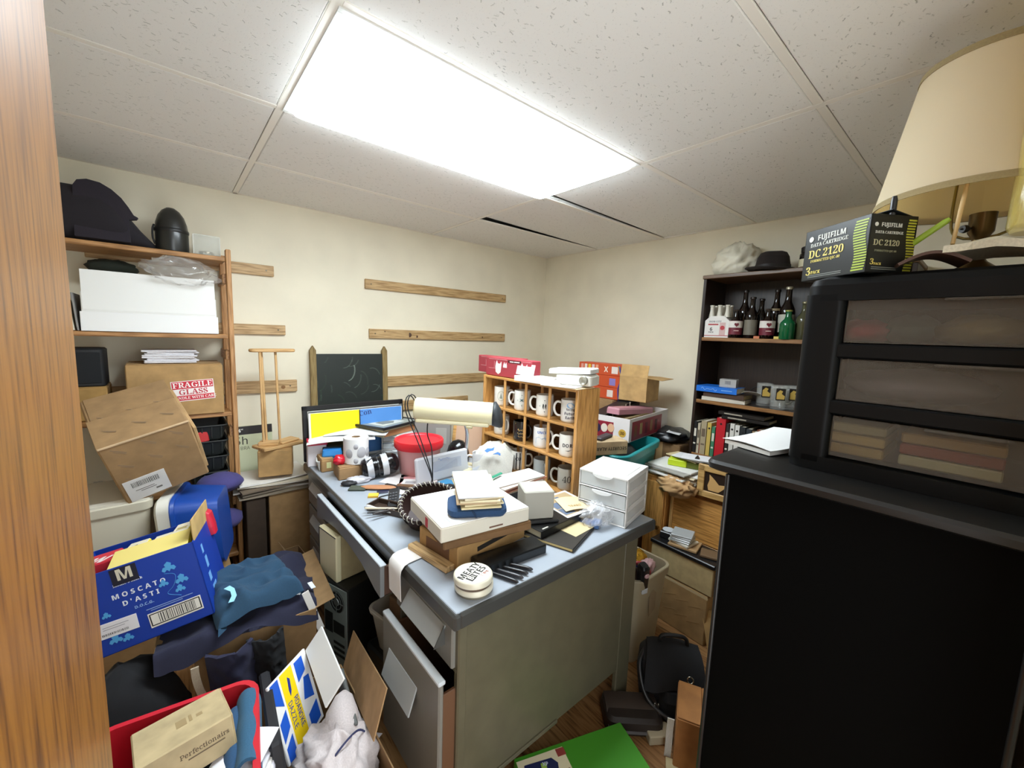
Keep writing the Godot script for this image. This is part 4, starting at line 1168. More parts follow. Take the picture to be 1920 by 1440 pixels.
# drawers set in an open shell, front towards +z
func organizer(t: Node3D, w: float, h: float, d: float, n: int, hex: String, content := "") -> void:
	var sh := plastic(hex, 0.86, 0.4)
	var k := 0.005
	var l := [[w, 0.008, d, 0, h - 0.004, 0], [w, k, d, 0, k / 2, 0], [w, h, k, 0, h / 2, -d / 2 + k / 2]]
	for s in [-1, 1]:
		l.append([k, h - 0.008, k * 3, s * (w / 2 - k / 2), h / 2, d / 2 - k * 1.5])
		l.append([k, h - 0.008, k * 3, s * (w / 2 - k / 2), h / 2, -d / 2 + k * 1.5])
		for i in n + 1:
			l.append([k, h * 0.1, d, s * (w / 2 - k / 2), lerpf(h * 0.05, h - h * 0.05, float(i) / n), 0])
	for i in range(1, n):
		l.append([w, k * 0.8, d, 0, h * i / n, 0])
	P(t, "shell", boxes_of(l, 0.0015), sh)
	each(t, "side_wall", [[0.002, h - 0.02, d - 0.01, -w / 2 + 0.004, h / 2, 0], [0.002, h - 0.02, d - 0.01, w / 2 - 0.004, h / 2, 0]], plastic(hex, 0.5, 0.4), V0, 0.0005)
	P(t, "top_panel", boxes_of([[w * 0.8, 0.002, d * 0.75, 0, h + 0.001, 0]], 0.0008), plastic(hex, 0.8, 0.4))
	var clear := plastic("e4e8e8", 0.5, 0.35)
	for i in n:
		var dh := h / n - 0.012
		var y := h * (i + 0.5) / n
		var dr := P(t, "drawer", join([[boxes_of([[w - 0.016, dh, 0.003, 0, 0, d / 2 - 0.003], [w - 0.016, 0.002, d - 0.02, 0, -dh / 2, 0], [0.002, dh, d - 0.02, -w / 2 + 0.01, 0, 0], [0.002, dh, d - 0.02, w / 2 - 0.01, 0, 0]], 0.0006), tf(V0)]]), clear, v(0, y, 0))
		var lip := []
		for q in 9:
			var a := PI * q / 8
			lip.append([cos(a) * w * 0.2, -sin(a) * dh * 0.28])
		P(dr, "handle", slab(lip, 0.012), plastic("eef0f0", 0.9, 0.35), v(0, dh / 2, d / 2 + 0.002))

func desk_middle() -> void:
	# two little cartons, paper roll, red strap, banded canister
	var lc := carton("little brown carton with a green edge label at the desk front left", v(0.252, 0.7505, -0.505), v(0, -4, 0), 0.06, 0.066, 0.13, card("b08a5a"), false)
	P(lc, "label", B(0.022, 0.03, 0.001, 0.0003), m("c9c890", 0.6), v(0.005, 0.034, 0.0655))
	carton("brown carton under the white paper roll near the desk front", v(0.329, 0.7505, -0.335), v(0, -5, 0), 0.145, 0.064, 0.12, card("a8845a"), false)
	var tp := T("paper_roll", "white toilet paper roll printed with grey faces, on a brown carton", "paper roll", v(0.35, 0.8155, -0.33))
	P(tp, "roll", lathe([[0.02, 0.002], [0.056, 0], [0.059, 0.003], [0.059, 0.125], [0.056, 0.128], [0.021, 0.127], [0.02, 0.002]], 36), m("e2e0de", 0.9))
	P(tp, "core", lathe([[0.0205, 0.0], [0.0205, 0.1272], [0.0185, 0.1272], [0.0185, 0.0]], 24), card("a58560"))
	for q in [[-0.9, 0.055, 1.0], [0.1, 0.06, 1.2], [-0.35, 0.02, 0.6], [-0.35, 0.09, 0.6], [0.75, 0.055, 1.0]]:
		P(tp, "printed_face", join([[lathe([[0, 0], [0.018 * q[2], 0], [0.016 * q[2], 0.0008], [0, 0.0008]], 18), tf(v(0, q[1], 0) + Basis(Vector3.UP, q[0]) * v(0, 0, 0.0586), v(90, rad_to_deg(q[0]), 0), v(1, 1, 1.3))]]), m("a9a7aa", 0.9))
	var rs := T("red_tape_dispenser", "shiny red plastic tape dispenser on the brown carton beside the paper roll", "dispenser", v(0.275, 0.8155, -0.34), v(0, 20, 0))
	P(rs, "body", lump(v(0.032, 0.026, 0.028), 0.35, 2.0, 52, true, 24), m("c8152c", 0.25))
	P(rs, "ring", tube(arc(v(0.02, 0.006, 0.034), 0.011, 0, TAU, 18, 1).slice(0, 18), 0.0022, 6, true), m("d4c8a0", 0.3, 0.9))
	var cn := T("banded_canister", "glossy black canister with two silver white bands lying on its side", "canister", v(0.43, 0.7515, -0.235), v(0, 0, 0))
	var cb := Basis(v(0, 1, 0), 0.0)
	var cp := v(0, 0.054, 0)
	var turn := v(0, -12, -82)
	var blk := m("121215", 0.15)
	var l1 := P(cn, "barrel", lathe([[0, -0.088], [0.03, -0.086], [0.044, -0.078], [0.05, -0.06], [0.052, -0.03], [0.046, -0.018], [0.046, 0.0], [0.052, 0.012], [0.053, 0.045], [0.05, 0.068], [0.04, 0.084], [0.02, 0.092], [0, 0.093]], 32), blk, cp, turn)
	for y in [-0.047, 0.024]:
		P(l1, "band", lathe([[0.051, y - 0.015], [0.0542, y - 0.014], [0.0542, y + 0.014], [0.051, y + 0.015]], 32), m("c6c8cc", 0.35, 0.3))
	P(l1, "rim", lathe([[0.046, -0.012], [0.0505, -0.011], [0.0505, -0.007], [0.046, -0.006]], 32), m("3a3a3e", 0.2))
	P(cn, "cord", tube(curve([v(-0.03, 0.1, 0.02), v(-0.05, 0.115, 0.05), v(-0.09, 0.1, 0.05), v(-0.075, 0.09, 0.03), v(-0.03, 0.105, 0.0), v(0.03, 0.115, -0.02), v(0.06, 0.09, 0.03)], 26), 0.002, 6), m("1a1a1a", 0.6))
	# bucket with red lid, frosted sleeve, lamp, lanyards
	var bu := T("pink_bucket", "pink translucent bucket with a bright red lid in the middle of the desk", "bucket", v(0.625, 0.7505, -0.2))
	P(bu, "body", lathe([[0, 0.002], [0.093, 0.0], [0.096, 0.004], [0.113, 0.15], [0.11, 0.15], [0.092, 0.006]], 40), plastic("f0b4b4", 0.75, 0.4))
	P(bu, "lid", lathe([[0.108, 0.135], [0.121, 0.133], [0.124, 0.14], [0.125, 0.168], [0.121, 0.174], [0.113, 0.172], [0.108, 0.165], [0, 0.164]], 44), m("d8202e", 0.4))
	for q in [[-0.25, 0.085, "b0a060", 0], [0.28, 0.05, "c05a58", 1], [0.05, 0.1, "d84a58", 2]]:
		var pp := Basis(Vector3.UP, q[0] - 0.75) * v(0, 0, 0.108 - 0.0105 * (0.15 - q[1]) / 0.15 * 1.6) + v(0, q[1], 0)
		var shape := []
		for k in 16:
			var rr: float = 0.017 * (1.0 if k % 2 == 0 else (0.6 if q[3] == 0 else 0.85))
			shape.append([cos(TAU * k / 16) * rr, sin(TAU * k / 16) * rr])
		P(bu, "printed_motif", slab(shape, 0.0016), m(q[2], 0.5), pp, v(0, rad_to_deg(q[0] - 0.75), 0))
	var fz := T("frosted_sleeve", "frosted white plastic sleeve with faint blue print standing before the red bucket", "sleeve", v(0.675, 0.7505, -0.035), v(-8, 6, 0))
	P(fz, "sleeve", B(0.31, 0.125, 0.028, 0.008), plastic("e4e8ee", 0.72, 0.3), v(0, 0.063, 0))
	scribble(fz, 0.07, 0.012, m("7e96c4", 0.6), v(0.0, 0.1, 0.0146))
	P(fz, "print_patch", B(0.17, 0.05, 0.0006, 0.0002), plastic("c4d0e6", 0.22, 0.4), v(0.02, 0.07, 0.0143))
	var la := T("desk_lamp", "cream desk lamp with a long tubular shade on a bent chrome neck", "lamp", v(0.835, 0.7505, -0.09))
	var cr := m("e6dcb6", 0.35)
	P(la, "base", lathe([[0, 0], [0.075, 0], [0.078, 0.006], [0.07, 0.018], [0.02, 0.026], [0.012, 0.035], [0, 0.035]], 32), cr)
	P(la, "neck", tube(curve([v(0, 0.02, 0), v(0.006, 0.12, 0.004), v(0.004, 0.2, 0.01), v(-0.025, 0.262, 0.03), v(-0.08, 0.29, 0.09), v(-0.13, 0.3, 0.14)], 26), 0.0095, 12), m("d0d0d0", 0.15, 1.0))
	var sh := P(la, "shade", join([[hull([[-0.2, -0.045, 0.05, 0.04], [-0.19, -0.05, 0.056, 0.048], [0.16, -0.05, 0.056, 0.048], [0.165, -0.05, 0.056, 0.048]], 24), tf(V0)], [B(0.34, 0.02, 0.075, 0.006), tf(v(-0.02, -0.046, 0.0))]]), cr, v(-0.155, 0.352, 0.165), v(0, -40, -2))
	P(sh, "end_cap", join([[hull([[0.162, -0.052, 0.06, 0.052], [0.175, -0.056, 0.062, 0.055], [0.198, -0.06, 0.03, 0.05], [0.21, -0.058, -0.01, 0.03], [0.213, -0.05, -0.03, 0.01]], 20), tf(V0)]]), m("2a2d30", 0.5))
	P(sh, "switch", B(0.03, 0.012, 0.012, 0.003), m("b8ac84", 0.4), v(0.06, -0.06, 0.035))
	for k in 3:
		var s := [v(-0.335, 0.405, 0.0), v(-0.332, 0.411, 0.02), v(-0.262, 0.3, 0.075)][k] as Vector3
		var la2 := T("lanyard", ["black cord lanyard hanging furthest left from the lamp shade", "black cord lanyard hanging in the middle of the lamp shade's left end", "black cord lanyard hanging furthest right from the lamp shade"][k], "lanyard", v(0.552, 0.7505, 0.06))
		var a0 := v(0.835, 0.7505, -0.09) + s
		var l := a0 - la2.position
		P(la2, "cord", tube(curve([l + v(0.07 if k < 2 else 0.02, -0.06 if k < 2 else 0.01, 0.0), l + v(0.03 if k < 2 else 0.01, 0.01, -0.01), l, l + v(-0.004, -0.06, 0.006), l.lerp(v(0.0, 0.06, 0), 0.5) + v(-0.012 * (1 - k), 0, 0), v(0.004 * k, 0.07, 0.0), v(0.002 * k, 0.03, 0.002 * k)], 34), 0.0028, 6), m("151517", 0.7))
		if k == 1:
			P(la2, "clip", lathe([[0, 0], [0.008, 0.002], [0.01, 0.014], [0.006, 0.03], [0, 0.032]], 12), m("55565c", 0.3, 0.8), v(0.004, 0.004, 0.0))
	S("blue_booklet", "bright blue booklet lying under the lanyards", "booklet", B(0.14, 0.006, 0.09, 0.001), m("3f94c8", 0.45), v(0.62, 0.7535, 0.05), v(0, 12, 0))
	for k in 4:
		flyer(k)
	var sh2 := T("leather_sheath", "tan leather sheath lying on the desk below the banded canister", "sheath", v(0.36, 0.758, -0.085), v(0, -38, 0))
	P(sh2, "leather", hull([[-0.075, -0.004, 0.004, 0.004], [-0.05, -0.005, 0.006, 0.022], [0.02, -0.005, 0.007, 0.026], [0.07, -0.005, 0.007, 0.018], [0.085, -0.004, 0.005, 0.008]], 14), m("b07a54", 0.6))
	P(sh2, "strap", B(0.2, 0.006, 0.018, 0.002), m("2a201c", 0.6), v(0.12, 0.004, 0.01), v(0, -24, 0))
	S("leather_coaster", "dark brown tooled leather case right of the tan sheath", "case", B(0.09, 0.016, 0.035, 0.006), cloth_mat("6a4a30"), v(0.465, 0.7585, -0.02), v(0, -42, 0))
	S("sticky_notes", "small block of orange yellow sticky notes on the desk", "notes", B(0.042, 0.009, 0.034, 0.0006), m("e6b43e", 0.7), v(0.312, 0.755, -0.012), v(0, -28, 0))
	S("navy_card", "navy card with white print between the notes and the sheath", "card", B(0.05, 0.004, 0.034, 0.001), m("22243f", 0.5), v(0.365, 0.7525, -0.035), v(0, -20, 0))
	S("green_wallet", "dark green wallet lying near the desk's front edge", "wallet", B(0.075, 0.01, 0.05, 0.003), m("42483c", 0.6), v(0.287, 0.7555, -0.13), v(0, -35, 0))
	S("black_wallet", "black strap wallet lying left of the green wallet", "wallet", lump(v(0.035, 0.012, 0.022), 0.3, 2, 61), m("16171c", 0.5), v(0.27, 0.7505, -0.2), v(0, -30, 0))
	S("crumpled_bag", "small crumpled clear bag between the carton and the wallets", "bag", lump(v(0.05, 0.016, 0.03), 0.5, 2.5, 62), plastic("eceaf0", 0.5, 0.2), v(0.32, 0.7505, -0.215), v(0, -20, 0))
	S("black_cable", "loop of black cable by the sticky notes", "cable", tube(curve([v(-0.02, 0, 0.02), v(-0.035, 0, -0.005), v(-0.01, 0, -0.025), v(0.03, 0.002, -0.02), v(0.05, 0.004, 0.0)], 18), 0.0024, 6), m("19191b", 0.6), v(0.345, 0.7532, 0.04))
	S("clear_cup", "small clear plastic cup next to the cable loop", "cup", lathe([[0, 0], [0.014, 0], [0.017, 0.04], [0.0155, 0.04], [0.013, 0.002], [0, 0.002]], 20), plastic("eef2f4", 0.35, 0.1), v(0.36, 0.7505, 0.075))
	var pt := T("pen_tray", "dark wooden pen tray in front of the leather basket", "tray", v(0.315, 0.7505, 0.17), v(0, -62, 0))
	P(pt, "tray", boxes_of([[0.19, 0.006, 0.07, 0, 0.003, 0], [0.19, 0.025, 0.006, 0, 0.0125, 0.035], [0.19, 0.025, 0.006, 0, 0.0125, -0.035], [0.006, 0.025, 0.07, 0.092, 0.0125, 0], [0.006, 0.025, 0.07, -0.092, 0.0125, 0]], 0.002), m("3a2c24", 0.4))
	var ca := T("calculator", "black pocket remote propped in the pen tray", "remote", v(0.35, 0.775, 0.11), v(30, -30, 14))
	P(ca, "body", B(0.045, 0.014, 0.1, 0.004), m("1b1b1d", 0.45))
	for i in 3:
		for j in 4:
			P(ca, "button", B(0.008, 0.003, 0.007, 0.001), m("55565a", 0.5), v((i - 1) * 0.012, 0.0082, -0.02 + j * 0.014))
	for k in 5:
		S("pen", ["white pen in the dark pen tray", "silver pen crossing the pen tray", "bone coloured letter opener in the pen tray", "black pen lowest in the pen tray", "long dark knife handle lying across the pen tray"][k], "pen", lathe([[0, 0], [0.003, 0.004], [0.0045, 0.012], [0.0045, 0.11], [0.003, 0.124], [0, 0.126]], 10), m(["dcd8d0", "a8a8ac", "c8baa0", "1c1c1e", "241a18"][k], 0.35), v(0.3 + 0.012 * k, 0.763 + 0.004 * (k % 3), 0.215 - 0.004 * k), v(86, -150 + 16 * k, 0))
	# leather basket laced in white
	var ba := T("leather_basket", "dark brown leather basket with white lacing round its rim, tipped forward", "basket", v(0.395, 0.763, 0.335), v(16, 0, 12))
	P(ba, "bowl", lathe([[0, 0.0], [0.07, 0.0], [0.085, 0.01], [0.105, 0.075], [0.102, 0.077], [0.08, 0.014], [0.0, 0.008]], 36), m("33201c", 0.5))
	P(ba, "rim", tube(arc(v(0, 0.078, 0), 0.104, 0, TAU, 36, 1).slice(0, 36), 0.007, 8, true), m("2a1a18", 0.5))
	var lace := []
	for k in 240:
		var a := TAU * k / 240.0
		var b := a * 34.0
		lace.append(v(cos(a) * (0.104 + 0.0085 * cos(b)), 0.078 + 0.0085 * sin(b), sin(a) * (0.104 + 0.0085 * cos(b))))
	P(ba, "lacing", tube(lace, 0.0016, 5, true), m("d8d4c4", 0.6))
	for k in 6:
		P(ba, "fold", tube(curve([v(cos(k * 1.05) * 0.082, 0.008, sin(k * 1.05) * 0.082), v(cos(k * 1.05) * 0.098, 0.04, sin(k * 1.05) * 0.098), v(cos(k * 1.05) * 0.106, 0.072, sin(k * 1.05) * 0.106)], 6), 0.0022, 5), m("1d1312", 0.5))
	for k in 2:
		S("leather_glove", ["brown leather scrap on the desk behind the basket", "small black sunglasses case behind the basket"][k], "case", lump(v(0.045, 0.012, 0.03), 0.3, 2, 66 + k), m("7a5546" if k == 0 else "17171a", 0.5), v(0.585 + 0.03 * k, 0.7505, 0.15 - 0.05 * k))

func flyer(k: int) -> void:
	var t := T("flyer", ["pink flyer nearest the bucket on the desk", "white flyer with grey print overlapping the pink one", "white flyer with a red corner patch under the lanyard clip", "pale flyer lying right of the banded canister"][k], "paper", [v(0.52, 0.7512, -0.085), v(0.49, 0.7532, -0.02), v(0.545, 0.7552, 0.02), v(0.5, 0.7512, -0.17)][k] as Vector3, v(0, [-30, -38, -34, -55][k], 0))
	P(t, "sheet", B(0.1, 0.0014, 0.19, 0.0004), m(["dda8a8", "e0dcda", "dccdcd", "d6d0ce"][k], 0.7), v(0, 0.0008, 0))
	P(t, "printed_patch", boxes_of([[0.05, 0.0005, 0.03, -0.01, 0.0016, -0.05], [0.07, 0.0005, 0.004, 0, 0.0016, 0.0], [0.06, 0.0005, 0.004, 0, 0.0016, 0.012]], 0.0001), m(["c88c8c", "a8a6aa", "c8a4a0", "b8b0ae"][k], 0.7))
	if k == 2:
		P(t, "red_patch", B(0.05, 0.0006, 0.045, 0.0001), m("cc3038", 0.6), v(0.02, 0.0017, 0.065))

func desk_near() -> void:
	# the tall stack near the front edge
	var kb := T("kraft_box", "flat kraft box with a dark slot at the bottom of the desk stack", "box", v(0.44, 0.7505, 0.565), v(0, 7, 0))
	P(kb, "body", B(0.31, 0.074, 0.2, 0.003), card("b8905a", 12), v(0, 0.037, 0))
	P(kb, "slot", B(0.15, 0.016, 0.001, 0.0004), m("1e1812", 0.8), v(0.0, 0.045, 0.1005), v(0, 0, 3))
	P(kb, "printed_panel", B(0.001, 0.04, 0.12, 0.0003), m("6a4a30", 0.6), v(-0.1555, 0.035, 0.0))
	S("wood_offcut", "pale wood offcut with a dark knot beside the kraft box", "board", B(0.035, 0.02, 0.2, 0.003), wood("c9a878", 2, 0.6, 0.45, 71), v(0.266, 0.761, 0.575), v(0, 8, 0))
	carton("flat dark brown box between the kraft box and the white binder box", v(0.43, 0.8255, 0.57), v(0, -10, 0), 0.31, 0.03, 0.265, card("7a5a38", 12), false)
	var wb := T("white_file_box", "flat white file box near the top of the desk stack, blue pouch on it", "box", v(0.412, 0.8565, 0.571), v(0, -7, 0))
	P(wb, "body", B(0.315, 0.046, 0.262, 0.003), m("cfc9ba", 0.6), v(0, 0.023, 0))
	P(wb, "lid_sheet", B(0.31, 0.002, 0.258, 0.0006), m("e4e2de", 0.6), v(0, 0.047, 0))
	each(wb, "printed_line", [[0.006, 0.0004, 0.14, -0.14, 0.0483, 0.04], [0.006, 0.0004, 0.13, -0.128, 0.0483, 0.035], [0.004, 0.0004, 0.14, -0.118, 0.0483, 0.04], [0.04, 0.0004, 0.008, 0.11, 0.0483, -0.04], [0.04, 0.0004, 0.008, 0.11, 0.0483, -0.055]], m("a8acae", 0.6), V0, 0.0001)
	P(wb, "slot", B(0.05, 0.005, 0.001, 0.0003), m("6a4a3a", 0.7), v(0.03, 0.012, 0.1315))
	P(wb, "red_mark", B(0.001, 0.03, 0.02, 0.0003), m("b83038", 0.6), v(-0.158, 0.02, 0.02))
	var po := T("blue_pouch", "blue zipped fabric pouch under the envelopes on the desk stack", "pouch", v(0.398, 0.9055, 0.635), v(0, -31, 0))
	P(po, "fabric", loft([[0, 0.17, 0.12, 0.02], [0.01, 0.186, 0.135, 0.03], [0.022, 0.184, 0.132, 0.03], [0.028, 0.16, 0.11, 0.02]]), cloth_mat("274468"))
	P(po, "seam", tube(curve([v(-0.02, 0.024, 0.062), v(-0.01, 0.014, 0.07), v(-0.004, 0.004, 0.068)], 8), 0.003, 6), cloth_mat("1f3858"))
	for k in 6:
		var e := T("envelope", ["lowest cream envelope in the small stack on the blue pouch", "second cream envelope up in the stack on the blue pouch", "third envelope up, tan edged, on the blue pouch", "fourth envelope up, cream, on the blue pouch", "second envelope from the top on the blue pouch", "topmost white printed letter of the desk stack"][k], "envelope", v(0.428 + 0.005 * sin(k * 2.2), 0.934 + 0.0065 * k, 0.585 + 0.005 * cos(k * 2.0)), v(0, -27 + 5 * sin(k * 1.9), 0), "letters on the blue pouch")
		P(e, "paper", B(0.125, 0.006, 0.24, 0.0012), m(["d8cba0", "dccfa8", "b39a78", "d9cca8", "cfc2a6", "dadce0"][k], 0.7), v(0, 0.003, 0))
		if k == 5:
			each(e, "printed_line", [[0.06, 0.0004, 0.004, 0.01, 0.0063, -0.06], [0.08, 0.0004, 0.003, 0, 0.0063, -0.04], [0.07, 0.0004, 0.003, 0.0, 0.0063, -0.02], [0.08, 0.0004, 0.003, 0, 0.0063, 0.02]], m("b9bcc4", 0.7), V0, 0.0001)
	S("hanging_paper", "printed white paper drooping over the desk's front edge under the kraft box", "paper", sheet(func(a: float, q: float):
		var s := a * 0.2
		var bend := clampf((s - 0.09) / 0.03, 0, 1)
		return v(0.29 - minf(s, 0.09) - 0.03 * sin(bend * PI / 2) - 0.02 * maxf(0.0, s - 0.12), 0.754 - 0.03 * (1 - cos(bend * PI / 2)) - maxf(0.0, s - 0.12) * 0.98, 0.465 + q * 0.085 + 0.12 * s + 0.0 * bend), 18, 6, 0.0012), picture("hp", 96, 128, Color("dedad6"), [[10, 70, 20, 8, "6a6662"], [40, 66, 12, 14, "85817c"], [62, 74, 22, 6, "6a6662"], [14, 90, 60, 4, "a09c98"], [14, 102, 40, 10, "908c88"], [60, 100, 20, 12, "7a7672"], [8, 20, 70, 4, "b0acaa"], [8, 34, 60, 4, "b0acaa"]]))
	S("black_box", "long flat black box beside the kraft box on the desk", "box", B(0.25, 0.032, 0.075, 0.004), m("111213", 0.25), v(0.47, 0.7665, 0.725), v(0, -4, 0))
	for k in 2:
		var tin := T("round_tin", ["lower round tin at the near desk corner, plain lid", "upper round tin with black lettering on its lid, at the near desk corner"][k], "tin", [v(0.29, 0.7505, 0.782), v(0.284, 0.7775, 0.786)][k] as Vector3, v(0, 14 if k else 0, 0))
		P(tin, "body", lathe([[0, 0], [0.05, 0], [0.0515, 0.002], [0.0515, 0.014], [0, 0.014]], 44), m("6b5a4c" if k else "8c8676", 0.4, 0.4))
		P(tin, "lid", lathe([[0.0515, 0.009], [0.0545, 0.009], [0.055, 0.011], [0.055, 0.022], [0.0535, 0.025], [0.051, 0.0262], [0.05, 0.0255], [0, 0.0255]], 44), m("d3cdb9", 0.35, 0.1))
		if k:
			P(tin, "lid_print", lathe([[0, 0], [0.049, 0], [0.049, 0.0006], [0, 0.0006]], 44), m("e2dccb", 0.45), v(0, 0.0256, 0))
			var ink := m("14110f", 0.6)
			letters(tin, "MEATY", 0.0215, ink, v(-0.002, 0.0264, -0.014), v(-90, 8, 0))
			P(tin, "black_patch", B(0.021, 0.0006, 0.023, 0.0001), ink, v(-0.024, 0.0264, 0.013), v(0, 8, 0))
			letters(tin, "B", 0.018, m("e2dccb", 0.5), v(-0.024, 0.0272, 0.013), v(-90, 8, 0))
			letters(tin, "ITES", 0.021, ink, v(0.014, 0.0264, 0.008), v(-90, 8, 0))
			letters(tin, "dog", 0.008, m("8a4a40", 0.6), v(0.024, 0.0264, 0.024), v(-90, 8, 0))
			P(tin, "red_outline", boxes_of([[0.014, 0.0004, 0.001, 0.012, 0.0264, 0.022], [0.001, 0.0004, 0.012, 0.005, 0.0264, 0.028], [0.001, 0.0004, 0.012, 0.019, 0.0264, 0.028]], 0.0001), m("b04a44", 0.6))
	for k in 4:
		S("black_marker", ["black marker nearest the round tins", "second black marker beside the tins, white ring on its cap", "third black marker near the long black box", "black marker furthest from the tins by the desk edge"][k], "marker", lathe([[0, 0], [0.006, 0.001], [0.0065, 0.01], [0.0065, 0.085], [0.005, 0.1], [0.002, 0.106], [0, 0.106]], 12), m("17171a" if k != 1 else "2c2c30", 0.3), v(0.365 + 0.021 * k, 0.7575, 0.745 - 0.005 * k), v(90, 22 + 3 * k, 0))
	# books and foam right of the stack
	var yb := book("yellow and black booklet lying under the black book near the desk edge", v(0.76, 0.7505, 0.69), v(0, 19, 0), 0.27, 0.014, 0.19, m("2a2620", 0.5), "", "c9b278", "booklet")
	P(yb, "cover_print", B(0.11, 0.001, 0.13, 0.0003), m("cdbb90", 0.5), v(0.02, 0.0145, 0.02), v(0, -14, 0))
	P(yb, "cover_print", B(0.05, 0.001, 0.12, 0.0003), m("5a6a94", 0.4), v(0.1, 0.0145, 0.02), v(0, -10, 0))
	var bk := book("black hardcover book with pale page edges, under the grey foam block", v(0.755, 0.7655, 0.61), v(0, 4, 0), 0.28, 0.026, 0.185, m("141414", 0.35), "", "a39a80")
	P(bk, "print_line", B(0.03, 0.0006, 0.006, 0.0002), m("c8c4b8", 0.5), v(-0.105, 0.0263, 0.08))
	S("black_case", "black flat case between the foam block and the black book", "case", B(0.14, 0.012, 0.13, 0.004), m("18191a", 0.4), v(0.69, 0.798, 0.61), v(0, -24, 0))
	S("foam_block", "grey beige foam block standing on the black book", "block", B(0.112, 0.105, 0.108, 0.004), m("aaa79c", 0.7), v(0.69, 0.857, 0.605), v(0, -27, 0))
	var ph := T("photo_card", "white bordered photo print lying at the right end of the black book", "photograph", v(0.868, 0.7935, 0.6), v(0, -7, 4))
	P(ph, "card", B(0.16, 0.0025, 0.2, 0.0006), m("e0dcd8", 0.5), v(0, 0.002, 0))
	P(ph, "picture", B(0.135, 0.0008, 0.17, 0.0002), m("b59d78", 0.4), v(0, 0.0035, 0))
	P(ph, "print_shape", boxes_of([[0.05, 0.0006, 0.05, -0.04, 0.0042, 0.055], [0.035, 0.0006, 0.05, -0.045, 0.0042, 0.0], [0.02, 0.0006, 0.03, 0.0, 0.0042, -0.05]], 0.0002), m("5d6a80", 0.5))
	var sc := T("beige_scrap", "beige printed paper scrap lying over the photo print", "paper", v(0.875, 0.8035, 0.625), v(0, -24, 4))
	P(sc, "sheet", sheet(func(a: float, q: float): return v((a - 0.5) * 0.1, 0.004 * sin(a * 4), (q - 0.5) * 0.12), 6, 6, 0.0012), m("d4bf98", 0.7))
	letters(sc, "DEFEL", 0.014, m("b59c70", 0.7), v(0.0, 0.0055, 0.03), v(-90, 180, 0))
	S("crinkled_wrap", "crinkled clear plastic wrap beside the white drawers", "bag", lump(v(0.085, 0.042, 0.05), 0.5, 2.0, 72, true, 40, true), plastic("f2f2f4", 0.28, 0.1), v(0.93, 0.7505, 0.72), v(0, 10, 0))
	S("blue_packet", "blue packet inside the crinkled clear wrap", "packet", B(0.06, 0.02, 0.03, 0.004), m("4a6a9a", 0.5), v(0.885, 0.7615, 0.745), v(0, 25, 0))
	var og := T("drawer_organizer", "white desktop organizer with three frosted drawers at the right desk edge", "organizer", v(1.045, 0.7505, 0.7), v(0, -77, 0))
	organizer(og, 0.205, 0.194, 0.225, 3, "eceae6")
	for k in 3:
		S("drawer_contents", ["pale fabric bits in the top frosted drawer", "grey bits in the middle frosted drawer", "dark bits in the bottom frosted drawer"][k], "parts", lump(v(0.07, 0.02, 0.075), 0.4, 3.0, 75 + k), m(["d6d2c4", "9a9c9c", "7d8084"][k], 0.7), v(1.045, 0.89 - 0.0645 * k, 0.7), v(0, -77, 0))
	# bundle of mail behind the foam block
	S("dark_box", "flat dark box under the bundle of pink edged mail", "box", B(0.26, 0.07, 0.13, 0.004), m("26262a", 0.5), v(0.79, 0.7865, 0.38), v(0, 2, 0))
	for k in 6:
		S("mail_envelope", ["lowest envelope in the mail bundle before the mug rack", "second envelope up, pink edged, in the mail bundle", "third envelope up in the mail bundle by the mug rack", "fourth envelope up, salmon pink, in the mail bundle", "second envelope from the top of the mail bundle", "topmost white envelope of the mail bundle by the mugs"][k], "envelope", B(0.25, 0.0045, 0.11, 0.001), m(["c8bcb0", "d9a08a", "dcd6ce", "d08f7a", "d8c6b8", "dcdad8"][k], 0.7), v(0.79 + 0.012 * sin(k * 2.4), 0.8245 + 0.0062 * k, 0.38 + 0.006 * cos(k * 1.7)), v(0, 2 + 5 * sin(k * 2.2), 1.2))
	S("green_pen", "green plastic comb lying left of the mail bundle", "comb", B(0.08, 0.008, 0.014, 0.003), m("2f8a6a", 0.5), v(0.71, 0.8685, 0.34), v(0, 18, 0))

func mug(label: String, pos: Vector3, yaw: float, hex: String, kind := 0, inside := "") -> Node3D:
	var t := T("mug", label, "mug", pos, v(0, yaw, 0), "mugs in the wooden rack" if pos.x > 0.96 else "")
	var c: StandardMaterial3D = m(hex, 0.25, 0.0, 0.4)
	P(t, "body", lathe([[0, 0.004], [0.034, 0.002], [0.036, 0], [0.04, 0.003], [0.0425, 0.012], [0.0425, 0.1], [0.0415, 0.104], [0.0395, 0.102], [0.0385, 0.012], [0, 0.008]], 36), c)
	P(t, "handle", tube(curve([v(0.04, 0.085, 0), v(0.062, 0.088, 0), v(0.074, 0.07, 0), v(0.073, 0.045, 0), v(0.06, 0.026, 0), v(0.04, 0.024, 0)], 18), 0.0055, 8), c)
	return t

func decal(t: Node3D, s: String, h: float, y: float, a: float, hex: String, kind := 0) -> void:   # writing bent round the mug, a degrees from its front
	P(t, "lettering", bent_text(s, h, 0.0425, kind), m(hex, 0.5), v(0, y, 0), v(0, a, 0))

